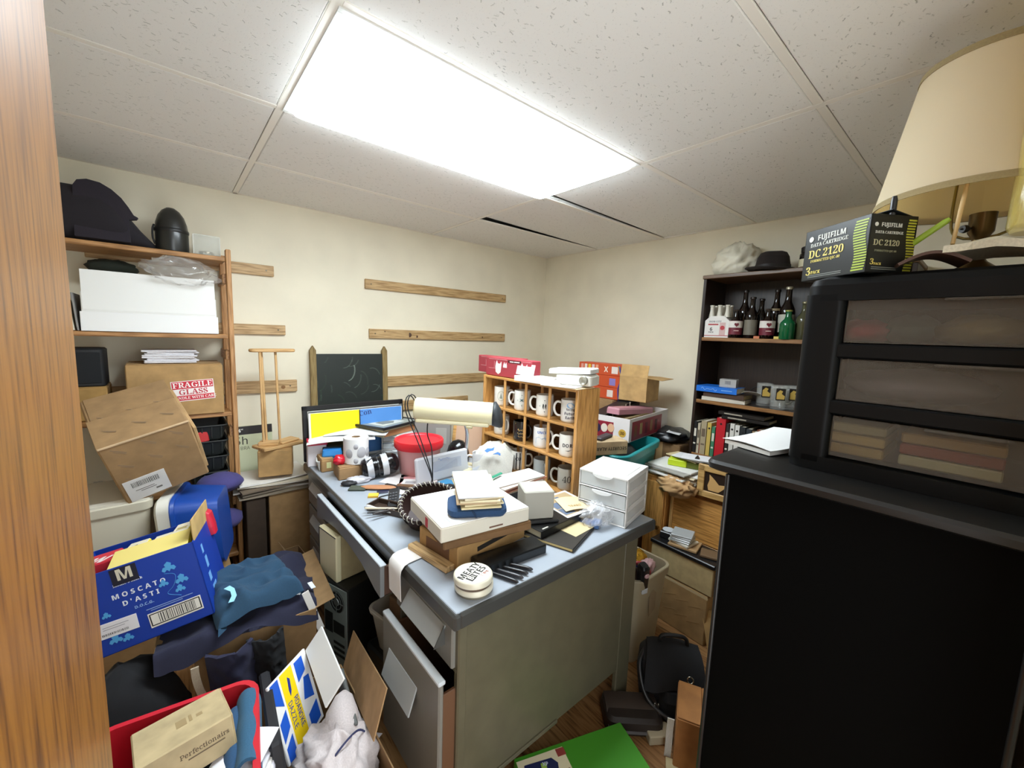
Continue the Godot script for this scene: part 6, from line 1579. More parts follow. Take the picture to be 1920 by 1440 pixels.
func right_floor() -> void:
	var tb := T("waste_bin", "cream plastic waste bin full of odds and ends behind the desk's right corner", "bin", v(1.305, 0, 0.65))
	P(tb, "body", tub(0.21, 0.2, 0.265, 0.25, 0.42, 0.04, 0.01), m("a3957a", 0.5))
	P(tb, "side_mark", slab([[-0.03, -0.06], [0.02, -0.04], [0.03, 0.03], [0.0, 0.06], [-0.03, 0.03]], 0.002), m("8d7a60", 0.6), v(0.0, 0.28, 0.1225), v(-4, 0, 0))
	S("bin_rubbish", "heap of dark rubbish inside the cream waste bin", "rubbish", lump(v(0.115, 0.12, 0.11), 0.2, 2.5, 121), m("4a3c34", 0.8), v(1.305, 0.19, 0.65))
	var gp := T("game_controller", "black plastic gadget with a pink round button leaning out of the waste bin", "gadget", v(1.23, 0.36, 0.755), v(12, -20, 8))
	P(gp, "body", loft([[0, 0.03, 0.03, 0.008], [0.01, 0.036, 0.05, 0.01], [0.13, 0.04, 0.05, 0.012], [0.14, 0.03, 0.035, 0.01]]), m("17171b", 0.35))
	P(gp, "button", lathe([[0, 0], [0.012, 0], [0.01, 0.004], [0, 0.005]], 18), m("d8b0b4", 0.5), v(0.0, 0.1, 0.026), v(90, 0, 0))
	P(gp, "white_tip", B(0.03, 0.03, 0.052, 0.003), m("c9ccd0", 0.5), v(0, 0.012, 0.001))
	for k in 3:
		S("coloured_tube", ["red plastic hoop curling out of the waste bin", "purple plastic hoop beside the red one in the waste bin", "blue plastic hoop lowest in the waste bin"][k], "hoop", tube(arc(v(0, 0, 0), 0.05 - 0.007 * k, -0.3, PI + 0.3, 18, 0), 0.008, 8), m(["b83a40", "6a3a78", "3a62b0"][k], 0.4), v(1.27 + 0.012 * k, 0.4 - 0.01 * k, 0.71 - 0.012 * k), v(0, -50, 20))
	S("gold_foil", "crumpled gold foil wrapper on top of the waste bin", "wrapper", lump(v(0.05, 0.025, 0.04), 0.6, 3.0, 123, true, 24, true), m("c8962e", 0.25, 0.6), v(1.365, 0.39, 0.63))
	S("pink_wrapper", "pale pink wrapper at the far rim of the waste bin", "wrapper", lump(v(0.05, 0.03, 0.03), 0.5, 3.0, 124), m("c8a0a0", 0.5), v(1.345, 0.385, 0.71))
	# black bag with buckles
	var bg := T("black_bag", "black nylon bag with metal buckles slumped on the floor right of the desk", "bag", v(1.175, 0, 0.945), v(0, -52, 0))
	var nyl := cloth_mat("16171a")
	P(bg, "body", loft([[0, 0.2, 0.12, 0.04], [0.015, 0.23, 0.15, 0.05], [0.11, 0.24, 0.16, 0.055], [0.2, 0.215, 0.135, 0.05], [0.235, 0.17, 0.09, 0.04], [0.245, 0.11, 0.05, 0.02]], 7), nyl, V0, v(0, 0, 5))
	P(bg, "flap", sheet(func(a: float, q: float): return v((a - 0.5) * (0.2 + 0.03 * q), 0.256 - 0.03 * absf(a - 0.5) - 0.135 * q * q, -0.02 + 0.125 * sqrt(q) + 0.01 * sin(a * 9.0) * q), 18, 14, 0.009), cloth_mat("1b1c1f"))
	P(bg, "pocket", loft([[0, 0.12, 0.05, 0.02], [0.01, 0.14, 0.075, 0.03], [0.07, 0.14, 0.08, 0.035], [0.1, 0.11, 0.045, 0.02]], 7), nyl, v(0.02, 0.012, 0.09), v(-4, 0, 0))
	P(bg, "strap", tube(curve([v(-0.1, 0.21, 0.0), v(-0.13, 0.17, 0.06), v(-0.1, 0.08, 0.11), v(-0.02, 0.05, 0.155), v(0.08, 0.03, 0.15), v(0.13, 0.015, 0.12)], 26), 0.011, 8), m("101113", 0.4))
	P(bg, "grab_handle", tube(curve([v(-0.05, 0.245, 0), v(-0.04, 0.275, 0.0), v(0.04, 0.28, 0.0), v(0.055, 0.245, 0)], 16), 0.008, 8), m("131416", 0.5))
	for q in [v(0.05, 0.185, 0.106), v(0.062, 0.15, 0.113)]:
		P(bg, "buckle", tube(arc(V0, 0.011, 0, TAU, 14, 0).slice(0, 14), 0.0028, 6, true), m("b8b4a6", 0.2, 1.0), q, v(-25, 0, 0))
	P(bg, "strap_clip", boxes_of([[0.004, 0.03, 0.004, 0, 0, 0], [0.018, 0.004, 0.004, 0.007, -0.015, 0], [0.004, 0.03, 0.004, 0.014, 0, 0]], 0.001), m("c9c6ba", 0.25, 0.9), v(-0.075, 0.07, 0.132))
	carton("closed orange brown carton in the lower right, against the black bag", v(1.035, 0, 1.135), v(0, 26, 0), 0.17, 0.2, 0.16, card("a9723e"), false)
	S("cream_board", "cream cardboard sheet lying at the foot of the orange brown carton", "cardboard", B(0.16, 0.006, 0.14, 0.002), card("cbb98e"), v(0.90, 0.01, 1.17), v(0, 30, 0))
	S("webbing_belt", "white webbing strap hanging down beside the orange brown carton", "strap", sheet(func(a: float, q: float): return v(0.004 * sin(q * 6), 0.17 - q * 0.165, (a - 0.5) * 0.022), 3, 16, 0.003), cloth_mat("cfcac0"), v(0.945, 0.0, 1.07), v(0, 30, 6))
	var dt := T("dark_satchel", "dark brown leather satchel lying flat under the desk corner leg", "bag", v(0.965, 0, 0.905), v(0, -42, 0))
	P(dt, "leather", loft([[0, 0.2, 0.13, 0.02], [0.02, 0.22, 0.15, 0.03], [0.055, 0.21, 0.14, 0.03], [0.065, 0.18, 0.11, 0.02]]), m("2a221e", 0.45))
	P(dt, "flap", sheet(func(a: float, q: float): return v((a - 0.5) * 0.2, 0.072 - 0.05 * q * q * q, -0.05 + 0.13 * q), 8, 10, 0.006), m("3a302a", 0.4))
	S("cream_packet", "cream paper packet between the satchel and the white strap", "packet", B(0.09, 0.035, 0.06, 0.003), m("b3a68a", 0.7), v(0.985, 0.018, 1.01), v(0, -35, 0))
	# green product box
	var gb := T("green_box", "flat green and cream product box with a navy picture on the floor", "box", v(0.605, 0, 0.99), v(0, -20, 0))
	P(gb, "body", B(0.41, 0.1, 0.26, 0.003), m("3f8a22", 0.45), v(0, 0.05, 0))
	P(gb, "cream_panel", B(0.165, 0.001, 0.24, 0.0003), m("d8cfae", 0.45), v(-0.12, 0.1005, 0.005))
	P(gb, "red_corner", B(0.03, 0.001, 0.025, 0.0003), m("8c3a34", 0.5), v(-0.05, 0.1012, -0.1))
	P(gb, "device_print", slab([[-0.06, -0.07], [0.05, -0.04], [0.05, 0.06], [0.03, 0.075], [-0.06, 0.05]], 0.0008), m("1c2450", 0.45), v(-0.14, 0.1014, -0.03), v(-90, -18, 0))
	P(gb, "device_stripe", B(0.018, 0.0006, 0.11, 0.0002), m("8cae4a", 0.45), v(-0.13, 0.1022, -0.03), v(0, -10, 0))
	P(gb, "device_print", slab([[-0.05, -0.03], [0.04, -0.03], [0.05, 0.02], [0.0, 0.035], [-0.05, 0.02]], 0.0008), m("3c4044", 0.45), v(-0.1, 0.1014, 0.085), v(-90, -12, 0))
	letters(gb, "SMART LINK", 0.012, m("6a4a3a", 0.5), v(-0.05, 0.1014, 0.0), v(-90, -90, 0))
	letters(gb, "XP", 0.012, m("b8c0d8", 0.5), v(-0.115, 0.1024, -0.08), v(-90, -10, 0))

func bottle(label: String, pos: Vector3, h: float, r: float, glass: Material, lab: String, ly0: float, ly1: float, cap: String, print_ := 0) -> Node3D:
	var t := T("bottle", label, "bottle", pos, v(0, -60, 0), "bottles in the dark bookcase")
	P(t, "glass", lathe([[0, 0], [r * 0.9, 0], [r, 0.004], [r, h * 0.52], [r * 0.92, h * 0.58], [r * 0.5, h * 0.7], [r * 0.4, h * 0.78], [r * 0.37, h * 0.95], [r * 0.42, h * 0.96], [0, h * 0.96]], 24), glass)
	P(t, "cap", lathe([[0, h * 0.95], [r * 0.46, h * 0.95], [r * 0.47, h * 0.985], [r * 0.4, h], [0, h]], 18), m(cap, 0.35, 0.5))
	if lab:
		P(t, "label", lathe([[r + 0.0002, ly0], [r + 0.0008, ly0], [r + 0.0008, ly1], [r + 0.0002, ly1]], 24), m(lab, 0.5))
	if print_ == 1:
		P(t, "label_band", lathe([[r + 0.0008, lerpf(ly0, ly1, 0.5)], [r + 0.0016, lerpf(ly0, ly1, 0.5)], [r + 0.0016, ly1 * 0.98], [r + 0.0008, ly1 * 0.98]], 24), m("dcd6cf", 0.5))
		P(t, "emblem", slab([[0, -0.014], [0.012, 0.0], [0.01, 0.008], [0.004, 0.009], [0, 0.005], [-0.004, 0.009], [-0.01, 0.008], [-0.012, 0.0]], 0.003), m("6a1c2a", 0.5), v(0, lerpf(ly0, ly1, 0.72), r + 0.001))
		P(t, "print_line", B(0.026, 0.005, 0.0006, 0.0002), m("d8b8b0", 0.5), v(0, lerpf(ly0, ly1, 0.28), r + 0.001))
	return t

func bookcase() -> void:
	var dkw := wood("2c1c12", 1, 0.45, 0.6, 141)
	var sh := wood("8a6038", 2, 0.45, 0.65, 142)
	var t := T("dark_bookcase", "tall dark brown bookcase against the right wall with bottles and books", "bookcase", v(2.31, 0, 0.93), v(0, -90, 0))
	for s in [-1, 1]:
		P(t, "side_panel", B(0.018, 1.845, 0.285, 0.002), dkw, v(s * 0.456, 0.9225, 0))
	P(t, "back_panel", B(0.9, 1.845, 0.006, 0.001), wood("2e1f14", 1, 0.4, 0.65, 143), v(0, 0.9225, -0.138))
	P(t, "top_board", B(0.94, 0.022, 0.295, 0.003), wood("6d5238", 0, 0.4, 0.7, 144), v(0, 1.856, 0.003))
	for y in [1.497, 1.115, 0.775, 0.42, 0.08]:
		P(t, "shelf", B(0.893, 0.02, 0.27, 0.002), dkw, v(0, y - 0.01, 0.0))
		P(t, "shelf_edge", B(0.893, 0.022, 0.008, 0.002), wood("9a6f42", 0, 0.45, 0.7, 145), v(0, y - 0.01, 0.139))
	# on top
	var st := 1.8675
	S("white_sack", "crumpled white plastic sack on top of the dark bookcase", "bag", lump(v(0.1, 0.1, 0.115), 0.4, 1.6, 151, true, 40, true), m("ded9c6", 0.4), v(2.31, st, 0.595))
	var ft := T("dark_fedora", "dark brown felt hat on top of the bookcase beside the white sack", "hat", v(2.24, st, 0.805), v(0, -60, 0))
	var fm := cloth_mat("241c1a")
	P(ft, "brim", lathe([[0, 0.004], [0.08, 0.003], [0.12, 0.0], [0.135, 0.008], [0.132, 0.012], [0.115, 0.006], [0.075, 0.012], [0, 0.012]], 36), fm, v(0, 0.004, 0), v(3, 0, -4))
	P(ft, "crown", loft([[0.0, 0.17, 0.15, 0.07], [0.02, 0.168, 0.148, 0.07], [0.07, 0.15, 0.125, 0.06], [0.092, 0.125, 0.09, 0.042], [0.1, 0.09, 0.05, 0.022]], 8), fm, v(0, 0.008, 0))
	P(ft, "band", loft([[0.0, 0.173, 0.153, 0.071], [0.022, 0.171, 0.151, 0.071]], 8), m("17110f", 0.6), v(0, 0.012, 0))
	var jr := T("dark_jar", "dark glass jar with a white label right of the hat on the bookcase", "jar", v(2.25, st, 0.965), v(0, -60, 0))
	P(jr, "glass", lathe([[0, 0], [0.036, 0], [0.038, 0.004], [0.038, 0.075], [0.03, 0.085], [0, 0.085]], 24), m("1c1412", 0.15))
	P(jr, "label", lathe([[0.0382, 0.01], [0.039, 0.01], [0.039, 0.05], [0.0382, 0.05]], 24), m("d8cfae", 0.5))
	P(jr, "cap", lathe([[0, 0.085], [0.033, 0.085], [0.034, 0.11], [0.03, 0.114], [0, 0.114]], 24), m("1a1312", 0.4))
	# bottles
	var y1 := 1.4975
	var brown := m("150c08", 0.08)
	var green := m("0f5a34", 0.08)
	var sp := T("six_pack", "white six pack carrier with white bottles at the left of the bottle shelf", "bottle carrier", v(2.235, y1, 0.558), v(0, -90, 0))
	P(sp, "carrier", slab([[-0.07, 0], [0.07, 0], [0.07, 0.1], [0.04, 0.128], [-0.04, 0.128], [-0.07, 0.1]], 0.1), m("dcd8d2", 0.5))
	for k in 6:
		P(sp, "bottle_neck", lathe([[0, 0], [0.017, 0], [0.011, 0.04], [0.011, 0.062], [0.013, 0.064], [0.013, 0.072], [0, 0.073]], 16), m("cfcabb", 0.35), v(-0.045 + 0.045 * (k % 3), 0.122, 0.024 - 0.048 * (k / 3)))
	letters(sp, "IRON CITY", 0.011, m("7a7a80", 0.6), v(-0.01, 0.095, 0.0505))
	P(sp, "red_band", boxes_of([[0.06, 0.008, 0.001, -0.02, 0.078, 0.0502], [0.14, 0.004, 0.001, 0, 0.012, 0.0502]], 0.0003), m("a83038", 0.5))
	letters(sp, "6", 0.022, m("2a2a2e", 0.6), v(-0.03, 0.05, 0.0505))
	letters(sp, "PACK", 0.009, m("2a2a2e", 0.6), v(-0.03, 0.032, 0.0505))
	P(sp, "can_print", B(0.034, 0.075, 0.001, 0.0003), m("c9a8a4", 0.5), v(0.035, 0.052, 0.0503))
	P(sp, "can_badge", lathe([[0, 0], [0.013, 0], [0.013, 0.001], [0, 0.001]], 18), m("b03038", 0.5), v(0.035, 0.058, 0.0508), v(90, 0, 0))
	bottle("short brown bottle with a burgundy heart label, nearest the six pack", v(2.21, y1, 0.655), 0.165, 0.036, brown, "6a1a2c", 0.02, 0.1, "3a2f28", 1)
	bottle("tall brown bottle at the back, second from the six pack", v(2.3, y1, 0.662), 0.285, 0.033, brown, "", 0, 0, "2a2420")
	bottle("brown bottle with a grey label in the middle of the bottle shelf", v(2.225, y1, 0.732), 0.235, 0.034, brown, "6f6a5c", 0.02, 0.105, "2a2420")
	bottle("plain dark bottle behind the grey labelled one", v(2.295, y1, 0.755), 0.23, 0.032, brown, "", 0, 0, "2a2420")
	bottle("short brown bottle with a burgundy heart label, right of the grey label", v(2.21, y1, 0.822), 0.165, 0.036, brown, "6a1a2c", 0.02, 0.1, "3a2f28", 1)
	bottle("tall brown bottle with a tan neck band at the back of the shelf", v(2.31, y1, 0.825), 0.28, 0.034, brown, "8a7a58", 0.16, 0.172, "2a2420")
	bottle("tallest dark bottle with a pale picture label, right on the shelf", v(2.26, y1, 0.895), 0.285, 0.038, brown, "b4b4a6", 0.04, 0.135, "b0a890")
	bottle("small squat green glass bottle at the front right of the shelf", v(2.19, y1, 0.925), 0.155, 0.036, green, "", 0, 0, "a8b060")
	bottle("olive glass jar furthest right on the bottle shelf", v(2.23, y1, 0.985), 0.2, 0.036, m("4a4a34", 0.12), "", 0, 0, "8a8468")
	for k in 2:
		S("bottle_tag", ["small orange tag on the shelf edge below the bottles", "small yellow tag under the squat green bottle"][k], "tag", B(0.004, 0.014, 0.03, 0.0008), m(["c87850", "d8c060"][k], 0.6), v(2.176, y1 + 0.0075, 0.785 + 0.1 * k))
	# second shelf
	var y2 := 1.1155
	book("thin white hardcover at the bottom of the pile on the middle shelf", v(2.25, y2, 0.63), v(0, -84, 0), 0.24, 0.024, 0.15, m("cfc8b8", 0.5))
	book("brown hardcover in the middle of the pile on the middle shelf", v(2.25, y2 + 0.0245, 0.635), v(0, -88, 0), 0.23, 0.028, 0.15, m("4a3426", 0.5), "", "b8a67c")
	var bb := book("bright blue hardcover on top of the pile on the middle shelf", v(2.235, y2 + 0.053, 0.595), v(0, -86, 0), 0.23, 0.036, 0.15, m("1f6fd0", 0.4))
	scribble(bb, 0.09, 0.016, m("9cc4ec", 0.5), v(-0.04, 0.018, 0.0756))
	P(bb, "title_line", B(0.06, 0.004, 0.0006, 0.0002), m("8ab8e8", 0.5), v(0.06, 0.018, 0.0756))
	var cx := T("clear_box", "small clear plastic box on the blue book", "box", v(2.24, y2 + 0.0895, 0.64), v(0, -80, 0))
	P(cx, "box", boxes_of([[0.09, 0.002, 0.07, 0, 0.001, 0], [0.09, 0.045, 0.002, 0, 0.023, 0.034], [0.09, 0.045, 0.002, 0, 0.023, -0.034], [0.002, 0.045, 0.07, 0.044, 0.023, 0], [0.002, 0.045, 0.07, -0.044, 0.023, 0], [0.09, 0.002, 0.07, 0, 0.046, 0]], 0.0005), plastic("d6d2cc", 0.5, 0.2))
	P(cx, "label", B(0.03, 0.02, 0.001, 0.0002), m("8a8684", 0.6), v(0, 0.028, 0.0355))
	S("white_note", "curled white note beside the blue book on the middle shelf", "paper", sheet(func(a: float, q: float): return v((a - 0.5) * 0.09, 0.02 * q * q + 0.006 * sin(a * 3), (q - 0.5) * 0.09), 8, 8, 0.0012), m("cfcdc8", 0.7), v(2.235, y2 + 0.056, 0.765), v(0, -60, -8))
	S("black_cable", "black cable looping behind the books on the middle shelf", "cable", tube(curve([v(0, 0.002, 0), v(0.0, 0.09, 0.06), v(0.01, 0.1, 0.14), v(0.0, 0.08, 0.22), v(0.0, 0.004, 0.27)], 22), 0.003, 6), m("161412", 0.5), v(2.36, y2 + 0.002, 0.68))
	for k in 3:
		var gl := T("beer_glass", ["clear glass mug with a gold picture label, left of three", "clear glass mug with a gold picture label, front middle of three", "clear glass mug half hidden behind the black drawer unit"][k], "glass", [v(2.285, y2, 0.82), v(2.225, y2, 0.91), v(2.285, y2, 0.955)][k] as Vector3, v(0, -60, 0), "glass mugs on the middle shelf")
		P(gl, "glass", lathe([[0, 0], [0.034, 0], [0.037, 0.004], [0.041, 0.13], [0.039, 0.13], [0.034, 0.016], [0, 0.012]], 30), plastic("e6e8e2", 0.16, 0.06))
		P(gl, "handle", tube(curve([v(0.038, 0.105, 0), v(0.06, 0.108, 0), v(0.07, 0.08, 0), v(0.062, 0.04, 0), v(0.037, 0.03, 0)], 14), 0.005, 8), plastic("dfe2dc", 0.4, 0.1))
		var lb := P(gl, "label", B(0.045, 0.065, 0.001, 0.0003), m("241d18", 0.5), v(0, 0.085, 0.0412), v(-2, 0, 0))
		P(lb, "gold_print", slab([[-0.018, -0.026], [0.018, -0.026], [0.02, -0.008], [0.004, 0.004], [0.01, 0.018], [-0.004, 0.024], [-0.018, 0.008]], 0.001), m("cfae58", 0.5), v(0, 0, 0.0006))
	for k in 4:
		S("record_sleeve", ["grey green record sleeve upright at the right of the middle shelf", "white record sleeve second in the upright row", "cream record sleeve third in the upright row", "dark record sleeve nearest the black drawer unit"][k], "record", B(0.2, 0.22, 0.006, 0.001), m(["7d8574", "d0cec2", "b8ac8c", "3a362e"][k], 0.6), v(2.28, y2 + 0.1105, 1.022 + 0.012 * k), V0)
	# third shelf of books
	var y3 := 0.7755
	var bs := [[0.022, 0.2, "1c1a1a", "black and white spined book furthest left on the book shelf"], [0.018, 0.19, "c0b49c", "grey beige book second on the book shelf"], [0.036, 0.21, "a99a7c", "wide beige book third on the book shelf"], [0.026, 0.205, "c8ac58", "yellow spined book on the book shelf"], [0.022, 0.185, "3f7a5a", "green and white spined book beside the red binder"], [0.055, 0.245, "c01a26", "bright red ring binder on the book shelf"], [0.02, 0.22, "2c2624", "dark brown book right of the red binder"], [0.026, 0.225, "d6d2ca", "white ring binder right of the red one"], [0.026, 0.22, "dcd8d2", "second white ring binder on the book shelf"], [0.03, 0.215, "202428", "black ring binder after the white ones"], [0.03, 0.21, "2c3238", "dark grey ring binder on the book shelf"], [0.022, 0.2, "b49a7a", "tan spined book toward the black cabinet"], [0.026, 0.215, "8a4a30", "rust brown book toward the black cabinet"], [0.05, 0.21, "2e2a2c", "thick charcoal book near the black cabinet"], [0.04, 0.2, "4a4444", "last grey brown book before the black cabinet"]]
	var z := 0.4845
	for e in bs:
		var b: Node3D = upright_book(e[3], v(2.255, y3, z + e[0] / 2), v(0, -90, 0), e[0] - 0.001, e[1], 0.17, m(e[2], 0.5), "books on the third shelf")
		if e[0] > 0.024 and e[2] != "a99a7c":
			P(b, "finger_hole", lathe([[0, 0], [0.006, 0], [0.006, 0.001], [0, 0.001]], 14), m("15120f", 0.7), v(0, e[1] - 0.035, 0.0855), v(90, 0, 0))
		else:
			each(b, "spine_print", [[e[0] * 0.6, 0.05, 0.0006, 0, e[1] * 0.65, 0.0855], [e[0] * 0.6, 0.01, 0.0006, 0, e[1] * 0.3, 0.0855]], m("d8d2c2" if e[2] < "5" else "6a5a48", 0.6), V0, 0.0002)
		z += e[0] + 0.002
	for k in 2:
		var hb := book(["black paperback lying on top of the row of books", "second dark paperback lying above the first on the row"][k], v(2.24, y3 + 0.2465 + 0.022 * k, 0.77 - 0.02 * k), v(0, -88 - 3 * k, 0), 0.25, 0.02, 0.15, m(["1a1614", "231e1a"][k], 0.4), "", "c0b496")
		P(hb, "spine_print", B(0.1, 0.007, 0.0006, 0.0002), m("a8a090", 0.5), v(-0.04, 0.01, 0.0756))
	S("lighter", "small red tube standing before the books at the left of the book shelf", "tube", lathe([[0, 0], [0.014, 0], [0.015, 0.004], [0.015, 0.06], [0.01, 0.07], [0.01, 0.085], [0, 0.086]], 16), m("c83a30", 0.4), v(2.185, y3, 0.535))

func dresser_side() -> void:
	var blk: StandardMaterial3D = m("050505", 0.6).duplicate()
	blk.metallic_specular = 0.15
	var t := T("black_dresser", "tall black dresser filling the right foreground under the plastic drawers", "dresser", v(1.0, 0, 1.5))
	P(t, "body", B(0.46, 1.12, 0.51, 0.004), blk, v(-0.015, 0.58, 0.0))
	P(t, "top", loft([[0, 0.5, 0.53, 0.012], [0.008, 0.536, 0.566, 0.022], [0.022, 0.54, 0.57, 0.024], [0.03, 0.53, 0.56, 0.02]]), m("0d0c0b", 0.42), v(-0.015, 1.139, -0.012))
	P(t, "plinth", B(0.44, 0.04, 0.49, 0.003), blk, v(-0.015, 0.02, 0))
	for q in [-1, 1]:
		P(t, "corner_edge", lathe([[0, 0], [0.006, 0], [0.006, 1.08], [0, 1.08]], 14), m("1c1c1d", 0.3), v(-0.243, 0.05, q * 0.253))
	var bk := T("white_booklet", "white paperback booklet lying on the dresser beside the black drawer unit", "booklet", v(1.0, 1.1705, 1.265), v(0, -18, 0))
	P(bk, "pages", sheet(func(a: float, q: float): return v((a - 0.5) * 0.21, 0.012 + 0.008 * a, (q - 0.5) * 0.14), 8, 6, 0.011), m("cfcdc6", 0.7))
	P(bk, "cover", sheet(func(a: float, q: float): return v((a - 0.5) * 0.22, 0.015 + 0.022 * a * a + 0.006 * sin(q * 3), (q - 0.5) * 0.15), 10, 8, 0.0014), m("dcdcda", 0.5))
	P(bk, "cover_print", sheet(func(a: float, q: float): return v(-0.05 + a * 0.08, 0.0182 + 0.022 * pow(0.27 + a * 0.36, 2), -0.03 + q * 0.05), 6, 4, 0.0008), m("aebccb", 0.5))
	# three-drawer plastic unit: black frame, smoky drawers
	var c := T("plastic_drawer_unit", "black framed three-drawer plastic unit with smoky fronts, standing on the dresser", "drawer unit", v(1.035, 1.1695, 1.56), v(0, -90, 0))
	var fb: StandardMaterial3D = m("08090a", 0.45).duplicate()
	fb.metallic_specular = 0.3
	var w := 0.43
	var d := 0.37
	P(c, "base", loft([[0, w, d, 0.03], [0.034, w, d, 0.03]]), fb)
	P(c, "top", loft([[0, w, d, 0.03], [0.036, w, d, 0.032], [0.05, w - 0.012, d - 0.012, 0.03], [0.058, w - 0.05, d - 0.05, 0.025]]), fb, v(0, 0.405, 0))
	for s in [-1, 1]:
		for q in [-1, 1]:
			P(c, "post", loft([[0, 0.08 if q > 0 and s < 0 else 0.035, 0.05, 0.017], [0.4, 0.08 if q > 0 and s < 0 else 0.035, 0.05, 0.017]]), fb, v(s * (w / 2 - (0.04 if q > 0 and s < 0 else 0.0175)), 0.02, q * (d / 2 - 0.025)))
		P(c, "side_panel", B(0.004, 0.37, d - 0.08, 0.001), m("17181a", 0.4), v(s * (w / 2 - 0.006), 0.22, 0))
	P(c, "back_panel", B(w - 0.05, 0.37, 0.004, 0.001), fb, v(0, 0.22, -d / 2 + 0.01))
	for y in [0.157, 0.29]:
		P(c, "rail", B(w - 0.1, 0.034, 0.02, 0.004), fb, v(0.02, y, d / 2 - 0.013))
		P(c, "shelf", B(w - 0.02, 0.006, d - 0.05, 0.001), fb, v(0, y - 0.01, -0.01))
	var smoke := plastic("6a645c", 0.34, 0.28)
	var conts := [[["lime_folder", "beige paper bundles in the bottom smoky drawer", "c8a870"], ["red_file", "long red and cream folders in the bottom smoky drawer", "a83a2c"]], [["grey_towel", "grey cloth in the middle smoky drawer", "8a7c7c"], ["dark_cable", "dark cable bundle in the middle smoky drawer", "3a3a3a"]], [["red_cloth", "red cloth at the left of the top smoky drawer", "b02a34"], ["tan_paper", "tan papers in the top smoky drawer", "a08c60"]]]
	for k in 3:
		var y: float = [0.041, 0.176, 0.309][k]
		var dh: float = 0.096
		var dr := P(c, "drawer", boxes_of([[w - 0.118, dh, 0.003, 0.022, dh / 2, d / 2 - 0.012], [w - 0.08, 0.003, d - 0.07, 0, 0.002, -0.015]], 0.001), smoke, v(0, y, 0))
		P(dr, "handle", B(0.12, 0.006, 0.012, 0.002), smoke, v(0.08, dh - 0.004, d / 2 - 0.005))
	# what the drawers hold
	var o := v(1.035, 1.1695, 1.545)
	for k in 3:
		S("paper_bundle", ["lowest tan bundle at the left of the bottom smoky drawer", "middle tan bundle at the left of the bottom smoky drawer", "top cream bundle at the left of the bottom smoky drawer"][k], "papers", B(0.2, 0.022, 0.1, 0.003), m(["b8964e", "c8a65c", "b0a070"][k], 0.7), o + v(-0.05, 0.057 + 0.026 * k, -0.075))
		S("file_folder", ["lowest cream folder at the right of the bottom smoky drawer", "red folder at the right of the bottom smoky drawer", "top tan folder at the right of the bottom smoky drawer"][k], "folder", B(0.2, 0.022, 0.15, 0.003), m(["c8bc8c", "98301c", "b8904c"][k], 0.7), o + v(-0.05, 0.057 + 0.025 * k, 0.075))
	S("grey_cloth", "grey cloth bundled in the middle smoky drawer", "cloth", lump(v(0.11, 0.04, 0.13), 0.15, 2.0, 161), cloth_mat("8d8080"), o + v(-0.03, 0.182, 0.0))
	S("red_cloth", "red cloth at the left of the top smoky drawer", "cloth", lump(v(0.1, 0.03, 0.05), 0.3, 2.0, 162), cloth_mat("b82a38"), o + v(-0.05, 0.315, -0.1))
	S("green_cloth", "dull green cloth beside the red one in the top smoky drawer", "cloth", lump(v(0.09, 0.035, 0.05), 0.3, 2.0, 163), cloth_mat("4f6454"), o + v(-0.03, 0.315, -0.02))
	S("tan_cloth", "tan cloth at the right of the top smoky drawer", "cloth", lump(v(0.1, 0.035, 0.07), 0.3, 2.0, 164), cloth_mat("a08a58"), o + v(-0.04, 0.315, 0.09))
	top_of_unit()

